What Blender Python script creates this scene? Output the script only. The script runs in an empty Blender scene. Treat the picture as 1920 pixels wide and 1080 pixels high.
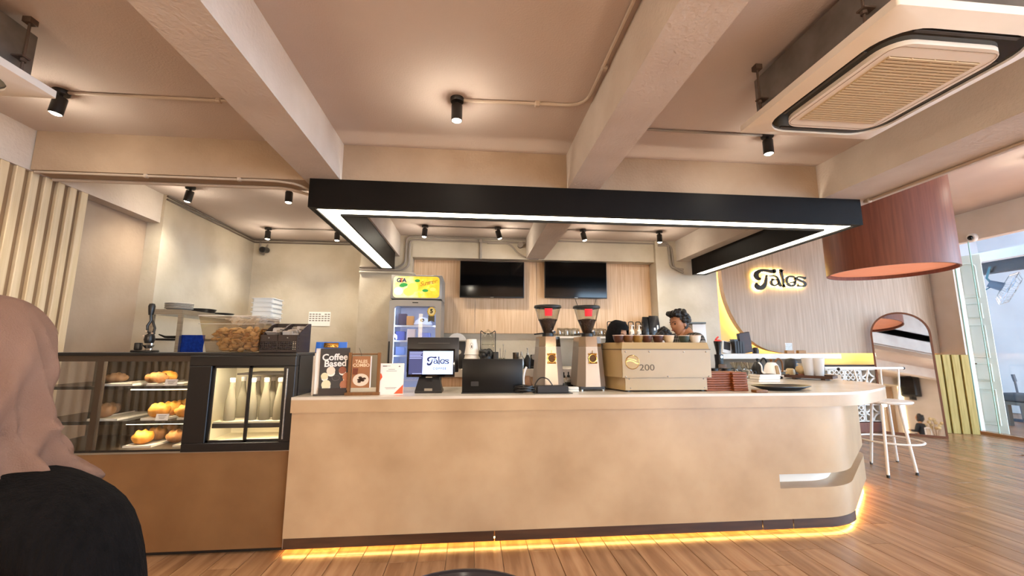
import bpy, bmesh, math, random
from mathutils import Vector, Matrix, noise
random.seed(7)
SC = bpy.context.scene
COL = SC.collection
PI = math.pi

# ------------------------------------------------------------------ camera
def _camera():
    f, yaw, pitch, roll = 775.0, math.radians(5.40), math.radians(8.45), math.radians(0.1)
    fwd = Vector((math.sin(yaw) * math.cos(pitch), math.cos(yaw) * math.cos(pitch), math.sin(pitch)))
    right = Vector((math.cos(yaw), -math.sin(yaw), 0))
    up = right.cross(fwd)
    r2 = right * math.cos(roll) + up * math.sin(roll)
    u2 = up * math.cos(roll) - right * math.sin(roll)
    cd = bpy.data.cameras.new('camera')
    cd.sensor_width = 36.0
    cd.lens = f / 1920 * 36.0
    cd.clip_start = 0.02
    cd.clip_end = 200
    co = bpy.data.objects.new('camera', cd)
    COL.objects.link(co)
    M = Matrix(((r2.x, u2.x, -fwd.x, 0), (r2.y, u2.y, -fwd.y, 0), (r2.z, u2.z, -fwd.z, 1.40), (0, 0, 0, 1)))
    co.matrix_world = M
    SC.camera = co
    return f, r2, u2, fwd
CF, CR, CU, CW = _camera()
CAM = Vector((0, 0, 1.40))

def at(px, py, Y=None, z=None, X=None):
    """survey helper: a measured direction met with a known plane (depth, height or side)"""
    d = CW + CR * ((px - 960) / CF) - CU * ((py - 540) / CF)
    if Y is not None: t = Y / d.y
    elif z is not None: t = (z - CAM.z) / d.z
    else: t = X / d.x
    return CAM + d * t

# ------------------------------------------------------------------ world, light, exposure
W = bpy.data.worlds.new('sky'); SC.world = W
W.use_nodes = True
_bg = W.node_tree.nodes['Background']
_bg.inputs[0].default_value = (0.52, 0.75, 1.0, 1)
_bg.inputs[1].default_value = 11.0
SC.view_settings.view_transform = 'Standard'
SC.view_settings.look = 'None'
SC.view_settings.gamma = 1
SC.view_settings.use_curve_mapping = False
SC.view_settings.exposure = 0.22
SC.cycles.use_denoising = True
SC.cycles.max_bounces = 10
SC.cycles.diffuse_bounces = 5
SC.cycles.transparent_max_bounces = 16
SC.cycles.caustics_reflective = False
SC.cycles.caustics_refractive = False
SC.cycles.sample_clamp_indirect = 6
WARM = (1.0, 0.90, 0.73)
SPOT_W = 56
def portal(loc, rot, sx, sy):
    l = bpy.data.lights.new('daylight_portal', 'AREA'); l.shape = 'RECTANGLE'; l.size = sx; l.size_y = sy
    l.cycles.is_portal = True
    o = bpy.data.objects.new('daylight_portal', l); o.location = loc; o.rotation_euler = rot; COL.objects.link(o)
portal((8.72, 1.5, 1.62), (0, PI / 2, 0), 3.0, 9.4)
portal((6.3, -4.95, 1.5), (PI / 2, 0, 0), 3.6, 2.6)

sun = bpy.data.lights.new('sun', 'SUN'); sun.energy = 80; sun.color = (0.80, 0.90, 1.0); sun.angle = 0.02
_so = bpy.data.objects.new('sun', sun); COL.objects.link(_so)
_so.rotation_euler = Vector((-0.06, -0.42, 0.9)).to_track_quat('Z', 'Y').to_euler()

# ------------------------------------------------------------------ materials
def lin(h):
    if isinstance(h, str):
        h = h.lstrip('#'); v = [int(h[i:i + 2], 16) / 255 for i in (0, 2, 4)]
    else: v = h
    return tuple(((c + 0.055) / 1.055) ** 2.4 if c > 0.04045 else c / 12.92 for c in v) + (1,)
MATS = {}
def mat(name, col, rough=0.5, metal=0.0, col2=None, scale=8, stretch=(1, 1, 1), detail=4, bump=0.0, bscale=60, emit=None, estr=1.0,
        trans=0.0, ior=1.45, alpha=1.0, spec=0.5, coat=0.0, lo=0.35, hi=0.65, rnd=0.0, coords='Object'):
    if name in MATS: return MATS[name]
    m = bpy.data.materials.new(name); m.use_nodes = True
    nt = m.node_tree; N = nt.nodes; L = nt.links
    b = N['Principled BSDF']
    b.inputs['Base Color'].default_value = lin(col)
    b.inputs['Roughness'].default_value = rough
    b.inputs['Metallic'].default_value = metal
    b.inputs['IOR'].default_value = ior
    b.inputs['Alpha'].default_value = alpha
    b.inputs['Transmission Weight'].default_value = trans
    b.inputs['Specular IOR Level'].default_value = spec
    b.inputs['Coat Weight'].default_value = coat
    if emit:
        b.inputs['Emission Color'].default_value = lin(emit) if isinstance(emit, str) else tuple(emit) + (1,)
        b.inputs['Emission Strength'].default_value = estr
    tc = None
    if col2 or bump:
        tc = N.new('ShaderNodeTexCoord'); mp = N.new('ShaderNodeMapping')
        mp.inputs['Scale'].default_value = stretch
        L.new(tc.outputs[coords], mp.inputs[0])
    if col2:
        n = N.new('ShaderNodeTexNoise'); n.inputs['Scale'].default_value = scale; n.inputs['Detail'].default_value = detail
        L.new(mp.outputs[0], n.inputs['Vector'])
        r = N.new('ShaderNodeValToRGB')
        r.color_ramp.elements[0].position = lo; r.color_ramp.elements[1].position = hi
        r.color_ramp.elements[0].color = lin(col); r.color_ramp.elements[1].color = lin(col2)
        L.new(n.outputs[0], r.inputs[0])
        out = r.outputs[0]
        if rnd:
            oi = N.new('ShaderNodeObjectInfo'); hs = N.new('ShaderNodeHueSaturation')
            mm = N.new('ShaderNodeMapRange'); mm.inputs[3].default_value = 1 - rnd; mm.inputs[4].default_value = 1 + rnd
            L.new(oi.outputs['Random'], mm.inputs[0]); L.new(mm.outputs[0], hs.inputs['Value']); L.new(out, hs.inputs['Color'])
            out = hs.outputs[0]
            ad = N.new('ShaderNodeVectorMath'); ad.operation = 'ADD'
            ml = N.new('ShaderNodeVectorMath'); ml.operation = 'SCALE'; ml.inputs['Scale'].default_value = 30
            cx = N.new('ShaderNodeCombineXYZ')
            for k in range(3): L.new(oi.outputs['Random'], cx.inputs[k])
            L.new(cx.outputs[0], ml.inputs[0]); L.new(mp.outputs[0], ad.inputs[0]); L.new(ml.outputs[0], ad.inputs[1]); L.new(ad.outputs[0], n.inputs['Vector'])
        L.new(out, b.inputs['Base Color'])
    if bump:
        n2 = N.new('ShaderNodeTexNoise'); n2.inputs['Scale'].default_value = bscale; n2.inputs['Detail'].default_value = 3
        L.new(mp.outputs[0], n2.inputs['Vector'])
        bp = N.new('ShaderNodeBump'); bp.inputs['Strength'].default_value = bump; bp.inputs['Distance'].default_value = 0.01
        L.new(n2.outputs[0], bp.inputs['Height']); L.new(bp.outputs[0], b.inputs['Normal'])
    MATS[name] = m
    return m

def glass(name, col='#ffffff', rough=0.0, refl=0.12, tint=0.95):
    """thin clear sheet: mostly transparent with a weak mirror reflection at grazing angles"""
    if name in MATS: return MATS[name]
    m = bpy.data.materials.new(name); m.use_nodes = True
    nt = m.node_tree; N = nt.nodes; L = nt.links
    N.remove(N['Principled BSDF'])
    t = N.new('ShaderNodeBsdfTransparent'); c = lin(col); t.inputs[0].default_value = (c[0] * tint, c[1] * tint, c[2] * tint, 1)
    g = N.new('ShaderNodeBsdfGlossy'); g.inputs['Roughness'].default_value = rough
    lw = N.new('ShaderNodeLayerWeight'); lw.inputs[0].default_value = 0.5
    pw = N.new('ShaderNodeMath'); pw.operation = 'POWER'; pw.inputs[1].default_value = 4.0
    mx = N.new('ShaderNodeMixShader'); ma = N.new('ShaderNodeMath'); ma.operation = 'MULTIPLY_ADD'
    ma.inputs[1].default_value = 0.55; ma.inputs[2].default_value = refl
    L.new(lw.outputs['Facing'], pw.inputs[0]); L.new(pw.outputs[0], ma.inputs[0]); L.new(ma.outputs[0], mx.inputs[0])
    L.new(t.outputs[0], mx.inputs[1]); L.new(g.outputs[0], mx.inputs[2]); L.new(mx.outputs[0], N['Material Output'].inputs[0])
    MATS[name] = m
    return m

M_plaster = mat('beige plaster', '#b9a898', 0.85, col2='#a99684', scale=2.2, detail=6, bump=0.25, bscale=30)
M_ceil = mat('ceiling paint', '#c2b3aa', 0.9, col2='#b9a99f', scale=1.2, detail=5, bump=0.2, bscale=90)
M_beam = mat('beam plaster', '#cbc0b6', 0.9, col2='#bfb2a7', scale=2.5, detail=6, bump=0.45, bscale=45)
M_wallL = mat('limewashed plaster', '#c3b9a8', 0.85, col2='#b0a491', scale=1.8, detail=7, bump=0.3, bscale=14)
M_white = mat('white wall paint', '#d6cabe', 0.8, col2='#cdc0b2', scale=2, detail=5, bump=0.15, bscale=40)
M_counter = mat('polished plaster', '#c2a581', 0.33, col2='#ac8d6a', scale=2.4, detail=7, bump=0.06, bscale=12, lo=0.3, hi=0.72)
M_ctop = mat('pale counter top', '#d8cdbd', 0.2, col2='#cbbfae', scale=3, detail=4)
M_wood = mat('oak laminate', '#d4b493', 0.5, col2='#c09c79', scale=3.0, stretch=(14, 14, 0.6), detail=8)
M_signwood = mat('greyed oak laminate', '#b49b82', 0.5, col2='#9f866d', scale=2.5, stretch=(12, 12, 0.5), detail=8)
M_floor = mat('floor plank', '#a07a5a', 0.25, col2='#835e41', scale=2.0, stretch=(9, 0.8, 9), detail=8, rnd=0.16, bump=0.05, bscale=40)
M_slat = mat('pale slat wood', '#cbb698', 0.55, col2='#bfa886', scale=3, stretch=(12, 12, 0.7), detail=7)
M_slatback = mat('brown slat backing', '#8f7152', 0.6, col2='#84664a', scale=3, stretch=(12, 12, 0.7), detail=7)
M_black = mat('black metal', '#15110f', 0.42, col2='#1d1815', scale=4, bump=0.04)
M_frameblk = mat('dark brown painted board', '#0d0a09', 0.5, spec=0.15, col2='#130f0d', scale=3, detail=6, bump=0.08, bscale=25)
M_plastic = mat('black plastic', '#121113', 0.35)
M_gloss = mat('gloss black', '#050506', 0.08)
M_conduit = mat('painted conduit', '#b3a292', 0.55)
M_conduitd = mat('grey conduit', '#8b8178', 0.5)
M_led = mat('white led diffuser', '#ffffff', 0.4, emit='#fff1d8', estr=7.5)
M_bulb = mat('lamp lens', '#ffffff', 0.3, emit='#ffe9c8', estr=40)
M_warmled = mat('warm led strip', '#ffd080', 0.4, emit=(1.0, 0.54, 0.14), estr=60)
M_acwhite = mat('aged white plastic', '#efe7dc', 0.45, col2='#e8dfd2', scale=3)
M_acgrille = mat('dusty grille', '#c9b391', 0.6)
M_galv = mat('galvanised steel', '#8d8a86', 0.45, 0.6, col2='#77736e', scale=6)
M_steel = mat('brushed steel', '#b9b5b0', 0.28, 0.95, col2='#a5a19c', scale=4, stretch=(1, 1, 30))
M_chrome = mat('chrome', '#d8d6d4', 0.08, 1.0)
M_brass = mat('brass', '#c79a52', 0.25, 1.0)
M_pane = glass('clear glass', refl=0.05)
M_acrylic = glass('clear acrylic', '#f4f4f0', refl=0.05, tint=0.975)
M_mirror = mat('mirror silver', '#dfe4e6', 0.02, 1.0)
M_paper = mat('white paper', '#e9e4df', 0.7)
M_cream = mat('cream enamel', '#b0966c', 0.3, col2='#a88e63', scale=2)
M_redwood = mat('red brown veneer', '#7c452f', 0.45, col2='#6b3826', scale=3, stretch=(12, 12, 0.5), detail=7)

# ------------------------------------------------------------------ mesh builder
class MB:
    def __init__(s): s.bm = bmesh.new()
    def _x(s, vs, m):
        if m is not None: bmesh.ops.transform(s.bm, matrix=m, verts=vs)
    def box(s, c, size, bevel=0.0, seg=2, m=None, rz=0):
        r = bmesh.ops.create_cube(s.bm, size=1)['verts']
        bmesh.ops.scale(s.bm, vec=size, verts=r)
        if bevel > 0:
            es = list({e for v in r for e in v.link_edges})
            rr = bmesh.ops.bevel(s.bm, geom=es, offset=min(bevel, 0.49 * min(size)), segments=seg, profile=0.5, affect='EDGES')
            r = list({v for f in rr['faces'] for v in f.verts} | {v for v in r if v.is_valid})
        T = Matrix.Translation(c) @ Matrix.Rotation(rz, 4, 'Z')
        s._x(r, T if m is None else m @ T)
        return r
    def b2(s, p, q, bevel=0.0, seg=2, m=None):
        p, q = Vector(p), Vector(q)
        return s.box((p + q) / 2, [abs(a) for a in (q - p)], bevel, seg, m)
    def cyl(s, p0, p1, r0, r1=None, seg=16, caps=True):
        p0, p1 = Vector(p0), Vector(p1); r1 = r0 if r1 is None else r1
        d = p1 - p0
        vs = bmesh.ops.create_cone(s.bm, cap_ends=caps, segments=seg, radius1=max(r0, 1e-5), radius2=max(r1, 1e-5), depth=d.length)['verts']
        s._x(vs, Matrix.Translation((p0 + p1) / 2) @ d.to_track_quat('Z', 'Y').to_matrix().to_4x4())
        return vs
    def lathe(s, prof, c=(0, 0, 0), seg=24, m=None, sx=1, sy=1, cap=True):
        rings = []
        for r, z in prof:
            rings.append([s.bm.verts.new((max(r, 1e-5) * math.cos(2 * PI * k / seg) * sx, max(r, 1e-5) * math.sin(2 * PI * k / seg) * sy, z)) for k in range(seg)])
        for a, b in zip(rings, rings[1:]):
            for k in range(seg):
                s.bm.faces.new((a[k], a[(k + 1) % seg], b[(k + 1) % seg], b[k]))
        if prof[0] == prof[-1] or not cap: pass
        else:
          for rr, rev in ((rings[0], True), (rings[-1], False)):
            if (prof[0] if rev else prof[-1])[0] > 2e-4:
              s.bm.faces.new(list(reversed(rr)) if rev else rr)
        vs = [v for r in rings for v in r]
        T = Matrix.Translation(c)
        s._x(vs, T if m is None else m @ T)
        return vs
    def tube(s, pts, r, seg=8, closed=False):
        pts = [Vector(p) for p in pts]; n = len(pts)
        rad = r if isinstance(r, (list, tuple)) else [r] * n
        rings = []; prev = None
        for i, p in enumerate(pts):
            a = pts[(i - 1) % n] if (closed or i > 0) else p
            b = pts[(i + 1) % n] if (closed or i < n - 1) else p
            t = (b - a).normalized()
            if prev is None:
                u = t.orthogonal().normalized()
            else:
                u = (prev - t * prev.dot(t))
                u = u.normalized() if u.length > 1e-6 else t.orthogonal().normalized()
            prev = u; w = t.cross(u)
            rings.append([s.bm.verts.new(p + (u * math.cos(2 * PI * k / seg) + w * math.sin(2 * PI * k / seg)) * rad[i]) for k in range(seg)])
        m = n if closed else n - 1
        for i in range(m):
            a, b = rings[i], rings[(i + 1) % n]
            for k in range(seg): s.bm.faces.new((a[k], a[(k + 1) % seg], b[(k + 1) % seg], b[k]))
        if not closed:
            s.bm.faces.new(list(reversed(rings[0]))); s.bm.faces.new(rings[-1])
        return [v for r_ in rings for v in r_]
    def prism(s, poly, z0, z1, m=None):
        lo = [s.bm.verts.new((x, y, z0)) for x, y in poly]; hi = [s.bm.verts.new((x, y, z1)) for x, y in poly]
        n = len(poly)
        s.bm.faces.new(list(reversed(lo))); s.bm.faces.new(hi)
        for k in range(n): s.bm.faces.new((lo[k], lo[(k + 1) % n], hi[(k + 1) % n], hi[k]))
        s._x(lo + hi, m)
        return lo + hi
    def sphere(s, c, r, seg=16, rings=10, sc=(1, 1, 1), m=None):
        vs = bmesh.ops.create_uvsphere(s.bm, u_segments=seg, v_segments=rings, radius=r)['verts']
        bmesh.ops.scale(s.bm, vec=sc, verts=vs)
        T = Matrix.Translation(c); s._x(vs, T if m is None else m @ T)
        return vs
    def ribbon(s, pts, z0, z1, m=None, n=6, round_=True):
        """stroke of varying width in XY (x, y, width), smoothed, as a solid from z0 to z1"""
        P = smooth(pts, n); Lp, Rp = [], []
        for i, (x, y, w) in enumerate(P):
            x0, y0 = P[max(i - 1, 0)][:2]; x1, y1 = P[min(i + 1, len(P) - 1)][:2]
            dx, dy = x1 - x0, y1 - y0; l = math.hypot(dx, dy) or 1
            nx, ny = -dy / l, dx / l
            Lp.append((x + nx * w / 2, y + ny * w / 2)); Rp.append((x - nx * w / 2, y - ny * w / 2))
        vs = []
        def q(a, b, c, d):
            lo = [s.bm.verts.new((p[0], p[1], z0)) for p in (a, b, c, d)]; hi = [s.bm.verts.new((p[0], p[1], z1)) for p in (a, b, c, d)]
            s.bm.faces.new(lo[::-1]); s.bm.faces.new(hi)
            for k in (0, 2): s.bm.faces.new((lo[k], lo[(k + 1) % 4], hi[(k + 1) % 4], hi[k]))
            vs.extend(lo + hi)
        for i in range(len(P) - 1): q(Rp[i], Rp[i + 1], Lp[i + 1], Lp[i])
        s._x(vs, m)
        if round_:
            for (x, y, w) in (P[0], P[-1]):
                if w > 0: s.prism([(x + w / 2 * math.cos(2 * PI * k / 12), y + w / 2 * math.sin(2 * PI * k / 12)) for k in range(12)], z0, z1, m)
    def build(s, name, m, parent=None, loc=None, smooth=35, weld=False):
        if weld: bmesh.ops.remove_doubles(s.bm, verts=s.bm.verts[:], dist=1e-5)
        bmesh.ops.recalc_face_normals(s.bm, faces=s.bm.faces[:])
        me = bpy.data.meshes.new(name); s.bm.to_mesh(me); s.bm.free()
        if smooth:
            me.polygons.foreach_set('use_smooth', [True] * len(me.polygons)); me.set_sharp_from_angle(angle=math.radians(smooth))
        me.materials.append(m)
        o = bpy.data.objects.new(name, me); COL.objects.link(o)
        if parent is not None: o.parent = parent
        if loc is not None: o.location = loc
        return o

def smooth(pts, n):
    """Catmull-Rom through tuples of any length"""
    out = []; N = len(pts)
    for i in range(N - 1):
        p0, p1, p2, p3 = pts[max(i - 1, 0)], pts[i], pts[i + 1], pts[min(i + 2, N - 1)]
        for k in range(n):
            t = k / n
            out.append(tuple(0.5 * (2 * b + (c - a) * t + (2 * a - 5 * b + 4 * c - d) * t * t + (3 * b - a - 3 * c + d) * t ** 3) for a, b, c, d in zip(p0, p1, p2, p3)))
    out.append(tuple(pts[-1]))
    return out
def arc(c, r, a0, a1, n=8):
    return [(c[0] + r * math.cos(a0 + (a1 - a0) * k / n), c[1] + r * math.sin(a0 + (a1 - a0) * k / n)) for k in range(n + 1)]
def rrect(w, h, r, n=5):
    o = []
    for cx, cy, a in ((w / 2 - r, h / 2 - r, 0), (-w / 2 + r, h / 2 - r, PI / 2), (-w / 2 + r, -h / 2 + r, PI), (w / 2 - r, -h / 2 + r, 1.5 * PI)):
        o += arc((cx, cy), r, a, a + PI / 2, n)
    return o
def fillet(path, r, n=5):
    """round the corners of a 3D polyline"""
    P = [Vector(p) for p in path]; out = [P[0]]
    for a, b, c in zip(P, P[1:], P[2:]):
        u, v = (a - b), (c - b); rr = min(r, u.length * 0.49, v.length * 0.49)
        s_, e_ = b + u.normalized() * rr, b + v.normalized() * rr
        for k in range(n + 1):
            t = k / n; out.append(s_ * (1 - t) ** 2 + b * 2 * t * (1 - t) + e_ * t * t)
    out.append(P[-1])
    return out

def tag(o, label, cat, group=None, kind=None):
    o['label'] = label; o['category'] = cat
    if group: o['group'] = group
    if kind: o['kind'] = kind
    return o
def thing(name, label, cat, loc=(0, 0, 0), rz=0, group=None, rot=None):
    o = bpy.data.objects.new(name, None); o.empty_display_size = 0.1; COL.objects.link(o)
    o.location = loc; o.rotation_euler = rot if rot else (0, 0, rz)
    return tag(o, label, cat, group)
def struct(o, label=None, cat='structure'):
    o['kind'] = 'structure'
    if label: o['label'] = label; o['category'] = cat
    return o
def one(mb, name, m, label, cat, loc=(0, 0, 0), rz=0, group=None, rot=None, smooth=35):
    o = mb.build(name, m, smooth=smooth); o.location = loc; o.rotation_euler = rot if rot else (0, 0, rz)
    return tag(o, label, cat, group)
def dup(o, loc, rz=None, label=None, group=None, parent=None):
    c = o.copy(); COL.objects.link(c)
    if parent is not None: c.parent = parent
    else:
        c.location = loc
        if rz is not None: c.rotation_euler = (0, 0, rz)
        if label: c['label'] = label
        if group: c['group'] = group
    for ch in list(o.children): dup(ch, None, parent=c)
    return c
def text(body, size, m, parent, loc, rot=(PI / 2, 0, 0), depth=0.001, name='lettering', align='CENTER', bold=0.0, sx=1.0, shear=0.0):
    cu = bpy.data.curves.new(name, 'FONT'); cu.body = body; cu.size = size; cu.extrude = depth; cu.align_x = align; cu.align_y = 'CENTER'
    cu.offset = bold; cu.resolution_u = 4; cu.shear = shear
    cu.materials.append(m)
    tmp = bpy.data.objects.new(name, cu); COL.objects.link(tmp)
    bpy.context.view_layer.update()
    me = bpy.data.meshes.new_from_object(tmp.evaluated_get(bpy.context.evaluated_depsgraph_get()))
    bpy.data.objects.remove(tmp); bpy.data.curves.remove(cu)
    me.name = name
    me.transform(Matrix.Diagonal((sx, 1, 1, 1)))
    o = bpy.data.objects.new(name, me); COL.objects.link(o); o.parent = parent; o.location = loc; o.rotation_euler = rot
    return o
# ------------------------------------------------------------------ room shell
ZC, ZS = 3.09, 2.766            # ceiling, beam soffit
ZT = 1.055                      # bar counter top
def sbox(name, p, q, m, label, cat, bevel=0.0):
    mb = MB(); mb.b2(p, q, bevel); return struct(mb.build(name, m, smooth=0), label, cat)

# floor: dark bed with real planks laid on it
floor = sbox('floor', (-4, -5.2, -0.2), (14, 10.2, -0.012), mat('floor bed', '#8d6a52', 0.4, col2='#72503b', scale=2, stretch=(9, 0.8, 9)), 'brown wooden plank floor of the cafe', 'floor')
def plank_mesh(L):
    mb = MB(); mb.box((0, 0, -0.006), (0.186, L - 0.004, 0.012), 0.0015, 1); return mb
pl = [plank_mesh(L).build('plank', M_floor, floor, smooth=0) for L in (1.3, 0.9)]
used = [False, False]; count = 0
for i in range(62):
    x = -3.1 + i * 0.19
    y = 1.9 - random.random() * 1.2
    while y < 7.6:
        k = 0 if random.random() < 0.7 else 1
        L = (1.3, 0.9)[k]; yc = y + L / 2; y += L
        vis = (yc + L / 2 > 2.35 and -3.0 < x < 3.3 and yc - L / 2 < 3.5) or (x >= 2.6 and yc + L / 2 > max(x / 1.62, 2.3) and not (yc < 3.0 and x > 7) and x < 8.62 and yc > 0.62 * x and yc < 7.4)
        if not vis: continue
        if x > 3.3 and x < 4.0 and yc > 4.8: continue
        if count >= 290: continue
        count += 1
        if not used[k]:
            used[k] = True; pl[k].location = (x, yc, 0)
        else: dup(pl[k], None, parent=floor).location = (x, yc, 0)

ceiling = sbox('ceiling', (-4, -5.2, ZC), (3.69, 10.2, ZC + 0.2), M_ceil, 'painted concrete ceiling between the beams', 'ceiling')
sbox('ceiling', (3.69, -5.2, 3.8), (8.77, 10.2, 4.0), M_ceil, 'higher ceiling over the bay with the drum lamp', 'ceiling')
# beams
sbox('ceiling_beam', (-1.385, -5, ZS), (-1.095, 6.15, ZC + 0.02), M_beam, 'concrete ceiling beam crossing above the display case end of the bar', 'beam')
sbox('ceiling_beam', (0.795, -5, ZS), (1.07, 6.15, ZC + 0.02), M_beam, 'middle concrete ceiling beam running over the coffee grinders', 'beam')
sbox('ceiling_beam', (3.155, -5, ZS), (3.69, 6.15, 3.82), M_beam, 'wide concrete beam beside the big ceiling cassette and the drum lamp', 'beam')
sbox('ceiling_beam', (-3.42, 3.36, ZS + 0.002), (3.2, 3.60, ZC + 0.02), mat('shaded beam plaster', '#a8937e', 0.9, col2='#9c8671', scale=2.5, detail=6, bump=0.4, bscale=45), 'cross beam running above the black light frame', 'beam')  # same plaster as the other beams, with front-face shade put into its colour
sbox('ceiling_beam', (-0.91, 6.12, 2.755), (2.86, 6.6, ZC + 0.02), M_wallL, 'back beam above the two wall televisions', 'beam')
sbox('ceiling_beam', (-3.9, -5, ZS), (-3.43, 4.72, ZC + 0.02), M_beam, 'side beam above the vertical slats', 'beam')
# walls
sbox('wall_left', (-3.95, -5.2, 0), (-3.56, 4.72, 3.0), mat('taupe plaster', '#a08b78', 0.85, col2='#937e6b', scale=2, detail=6, bump=0.2, bscale=30), 'taupe plaster wall behind the vertical slats', 'wall')
sbox('wall_left', (-3.95, 4.72, 0), (-3.40, 6.8, ZC + 0.02), M_wallL, 'pale limewashed side wall of the kitchen corner', 'wall')
sbox('wall_back', (-3.5, 6.6, 0), (-1.6, 6.8, ZC + 0.02), M_wallL, 'pale limewashed back wall left of the drinks fridge', 'wall')
sbox('wall_back', (-1.0, 6.36, 0), (2.9, 6.8, ZC + 0.02), M_wallL, 'plaster wall under the oak panelling behind the bar', 'wall')
sbox('pillar', (-1.655, 6.14, 0), (-0.91, 6.7, ZC + 0.02), M_wallL, 'plaster pillar behind the drinks fridge', 'pillar')
sbox('pillar', (2.82, 6.06, 0), (3.80, 6.7, ZC + 0.75), M_wallL, 'plaster pillar behind the man in the checked shirt', 'pillar')
sbox('wall_front', (-3.95, -5.2, 0), (4.5, -5.0, 3.85), M_white, 'shopfront wall facing the bar', 'wall')
sbox('wall_front', (4.5, -5.2, 2.9), (8.77, -5.0, 3.85), M_white, 'wall above the shopfront window', 'wall')
# oak panelling behind the televisions: four boards
wp = thing('trim_1', 'oak laminate panelling behind the two televisions', 'panelling', (0, 6.30, 0)); struct(wp)
xs = [-0.91, 0.03, 0.98, 1.92, 2.82]
zb_ = at(900, 625, Y=6.30).z
for a, b in zip(xs, xs[1:]):
    mb = MB(); mb.b2((a + 0.002, 0, zb_), (b - 0.002, 0.06, 2.76), 0.002, 1); mb.build('panel', M_wood, wp, smooth=0)
# slats on the left wall
sl = thing('trim_2', 'pale vertical wood slats over brown boarding on the left wall', 'slat panel', (-3.56, 0, 0)); struct(sl)
edges = [(0, 40), (75, 125), (160, 205), (240, 280), (312, 350), (382, 418), (445, 482)]
ys = []
for a, b in edges:
    ya = at(a / 3, 300 + (40 + a * 0.365) / 3, X=-3.45).y; yb = at(b / 3, 300 + (40 + b * 0.365) / 3, X=-3.45).y
    ys.append((ya, yb))
p = ys[2][0] - ys[1][0]; w = ys[2][1] - ys[2][0]
y0 = ys[1][0]
k = 1
while y0 - p * k > 0.6:
    ys.append((y0 - p * k, y0 - p * k + w)); k += 1
ys = [q for i, q in enumerate(ys) if i != 0]
for ya, yb in ys:
    mb = MB(); mb.b2((0.10, ya, 0), (0.13, yb, ZS), 0.004, 1); mb.build('slat', M_slat, sl, smooth=0)
mb = MB(); mb.b2((0, 0.5, 0), (0.10, max(q[1] for q in ys), ZS), 0); mb.build('backing_board', M_slatback, sl, smooth=0)

# ------------------------------------------------------------------ sign wall
SO = Vector((0, 6.93, 0)); SRZ = 0.0; SN = Vector((0, -1, 0)); SD = Vector((1, 0, 0))
def on_sign(px, py, off=0.0):
    """point on the sign wall plane as (along, height)"""
    d = at(px, py, Y=1.0) - CAM
    o = SO - SN * off
    t = (o - CAM).dot(SN) / d.dot(SN)
    P = CAM + d * t
    return (P - SO).dot(SD), P.z
mb = MB(); mb.b2((3.6, 0.24, 0), (8.8, 0.40, 3.82)); o = mb.build('wall_sign', mat('pale yellow wall paint', '#d9bf86', 0.8, col2='#d2b67a', scale=2), smooth=0)
o.location = SO; o.rotation_euler = (0, 0, SRZ); struct(o, 'pale wall lit yellow behind the rounded sign panel', 'wall')
cv = [on_sign(*p) for p in ((1352, 505), (1357, 545), (1369, 582), (1387, 614), (1412, 641), (1440, 656), (1472, 662.5))]
cv = smooth(cv, 6); zb0 = cv[-1][1]; sr = 8.585
poly = [(sr, zb0), (sr, 3.8), (cv[0][0] - 0.02, 3.8)] + cv
mb = MB(); mb.prism(poly, -0.12, 0.0, Matrix.Rotation(PI / 2, 4, 'X'))
panel = mb.build('wall_panel', M_signwood, smooth=30); panel.location = SO; panel.rotation_euler = (0, 0, SRZ)
struct(panel, 'greyish oak panel with a big rounded lower corner that carries the shop sign', 'wall')
# warm led strip behind the curved edge and the bottom edge of the panel
mb = MB()
path = [(cv[0][0] + 0.05, 0.16, 3.6)] + [(s + 0.05, 0.16, z + 0.05) for s, z in cv] + [(sr - 0.1, 0.16, zb0 + 0.05)]
mb.tube(path, 0.010, 6)
o = mb.build('led_strip', mat('yellow led strip', '#ffd080', 0.4, emit=(1.0, 0.60, 0.16), estr=80), smooth=60); o.location = SO; o.rotation_euler = (0, 0, SRZ)
tag(o, 'yellow led strip hidden behind the rounded edge of the sign panel', 'led strip')

# ------------------------------------------------------------------ right glass wall and what is outside
XG = 8.62
zg = at(1749, 466.6, X=XG).z
sbox('wall_right', (XG, -5.2, zg), (XG + 0.15, 7.3, 3.85), M_white, 'plaster wall above the glass front', 'wall')
sbox('baseboard_right', (XG - 0.03, -5.0, -0.01), (XG + 0.12, 6.56, 0.045), M_floor, 'wooden sill under the glass front', 'sill')
sbox('wall_right', (XG, 6.56, 0), (XG + 0.15, 7.3, zg), M_white, 'white strip of wall between the sign panel and the glass front', 'wall')
w1 = thing('window_1', 'frameless glass front on the right of the cafe', 'window', (XG + 0.05, 0, 0)); struct(w1)
yj = at(1819, 480, X=XG + 0.05).y
for a, b in ((yj + 0.003, 6.55), (yj - 1.6, yj - 0.003), (yj - 3.2, yj - 1.606), (yj - 4.8, yj - 3.206), (-3.4, yj - 4.806), (-5, -3.406)):
    mb = MB(); mb.b2((-0.005, a, 0.045), (0.005, b, zg)); mb.build('pane', M_pane, w1, smooth=0)
    mb = MB(); mb.b2((-0.007, b - 0.006, 0.045), (0.007, b + 0.004, zg)); mb.build('glass_edge', mat('green glass edge', '#8fb7a4', 0.3), w1, smooth=0)
M_out = mat('outdoor white paint', '#d5dde6', 0.8, col2='#c9d2dc', scale=1.5)
sbox('ground', (8.7, -8, -0.25), (16, 12, -0.02), mat('outdoor concrete', '#bfc3ca', 0.8, col2='#b0b4bb', scale=3), 'grey concrete walkway outside the glass', 'ground')
sbox('wall_outside', (12.2, 4.2, 0), (12.4, 12, 5.0), M_out, 'white wall across the walkway outside', 'wall')
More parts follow.
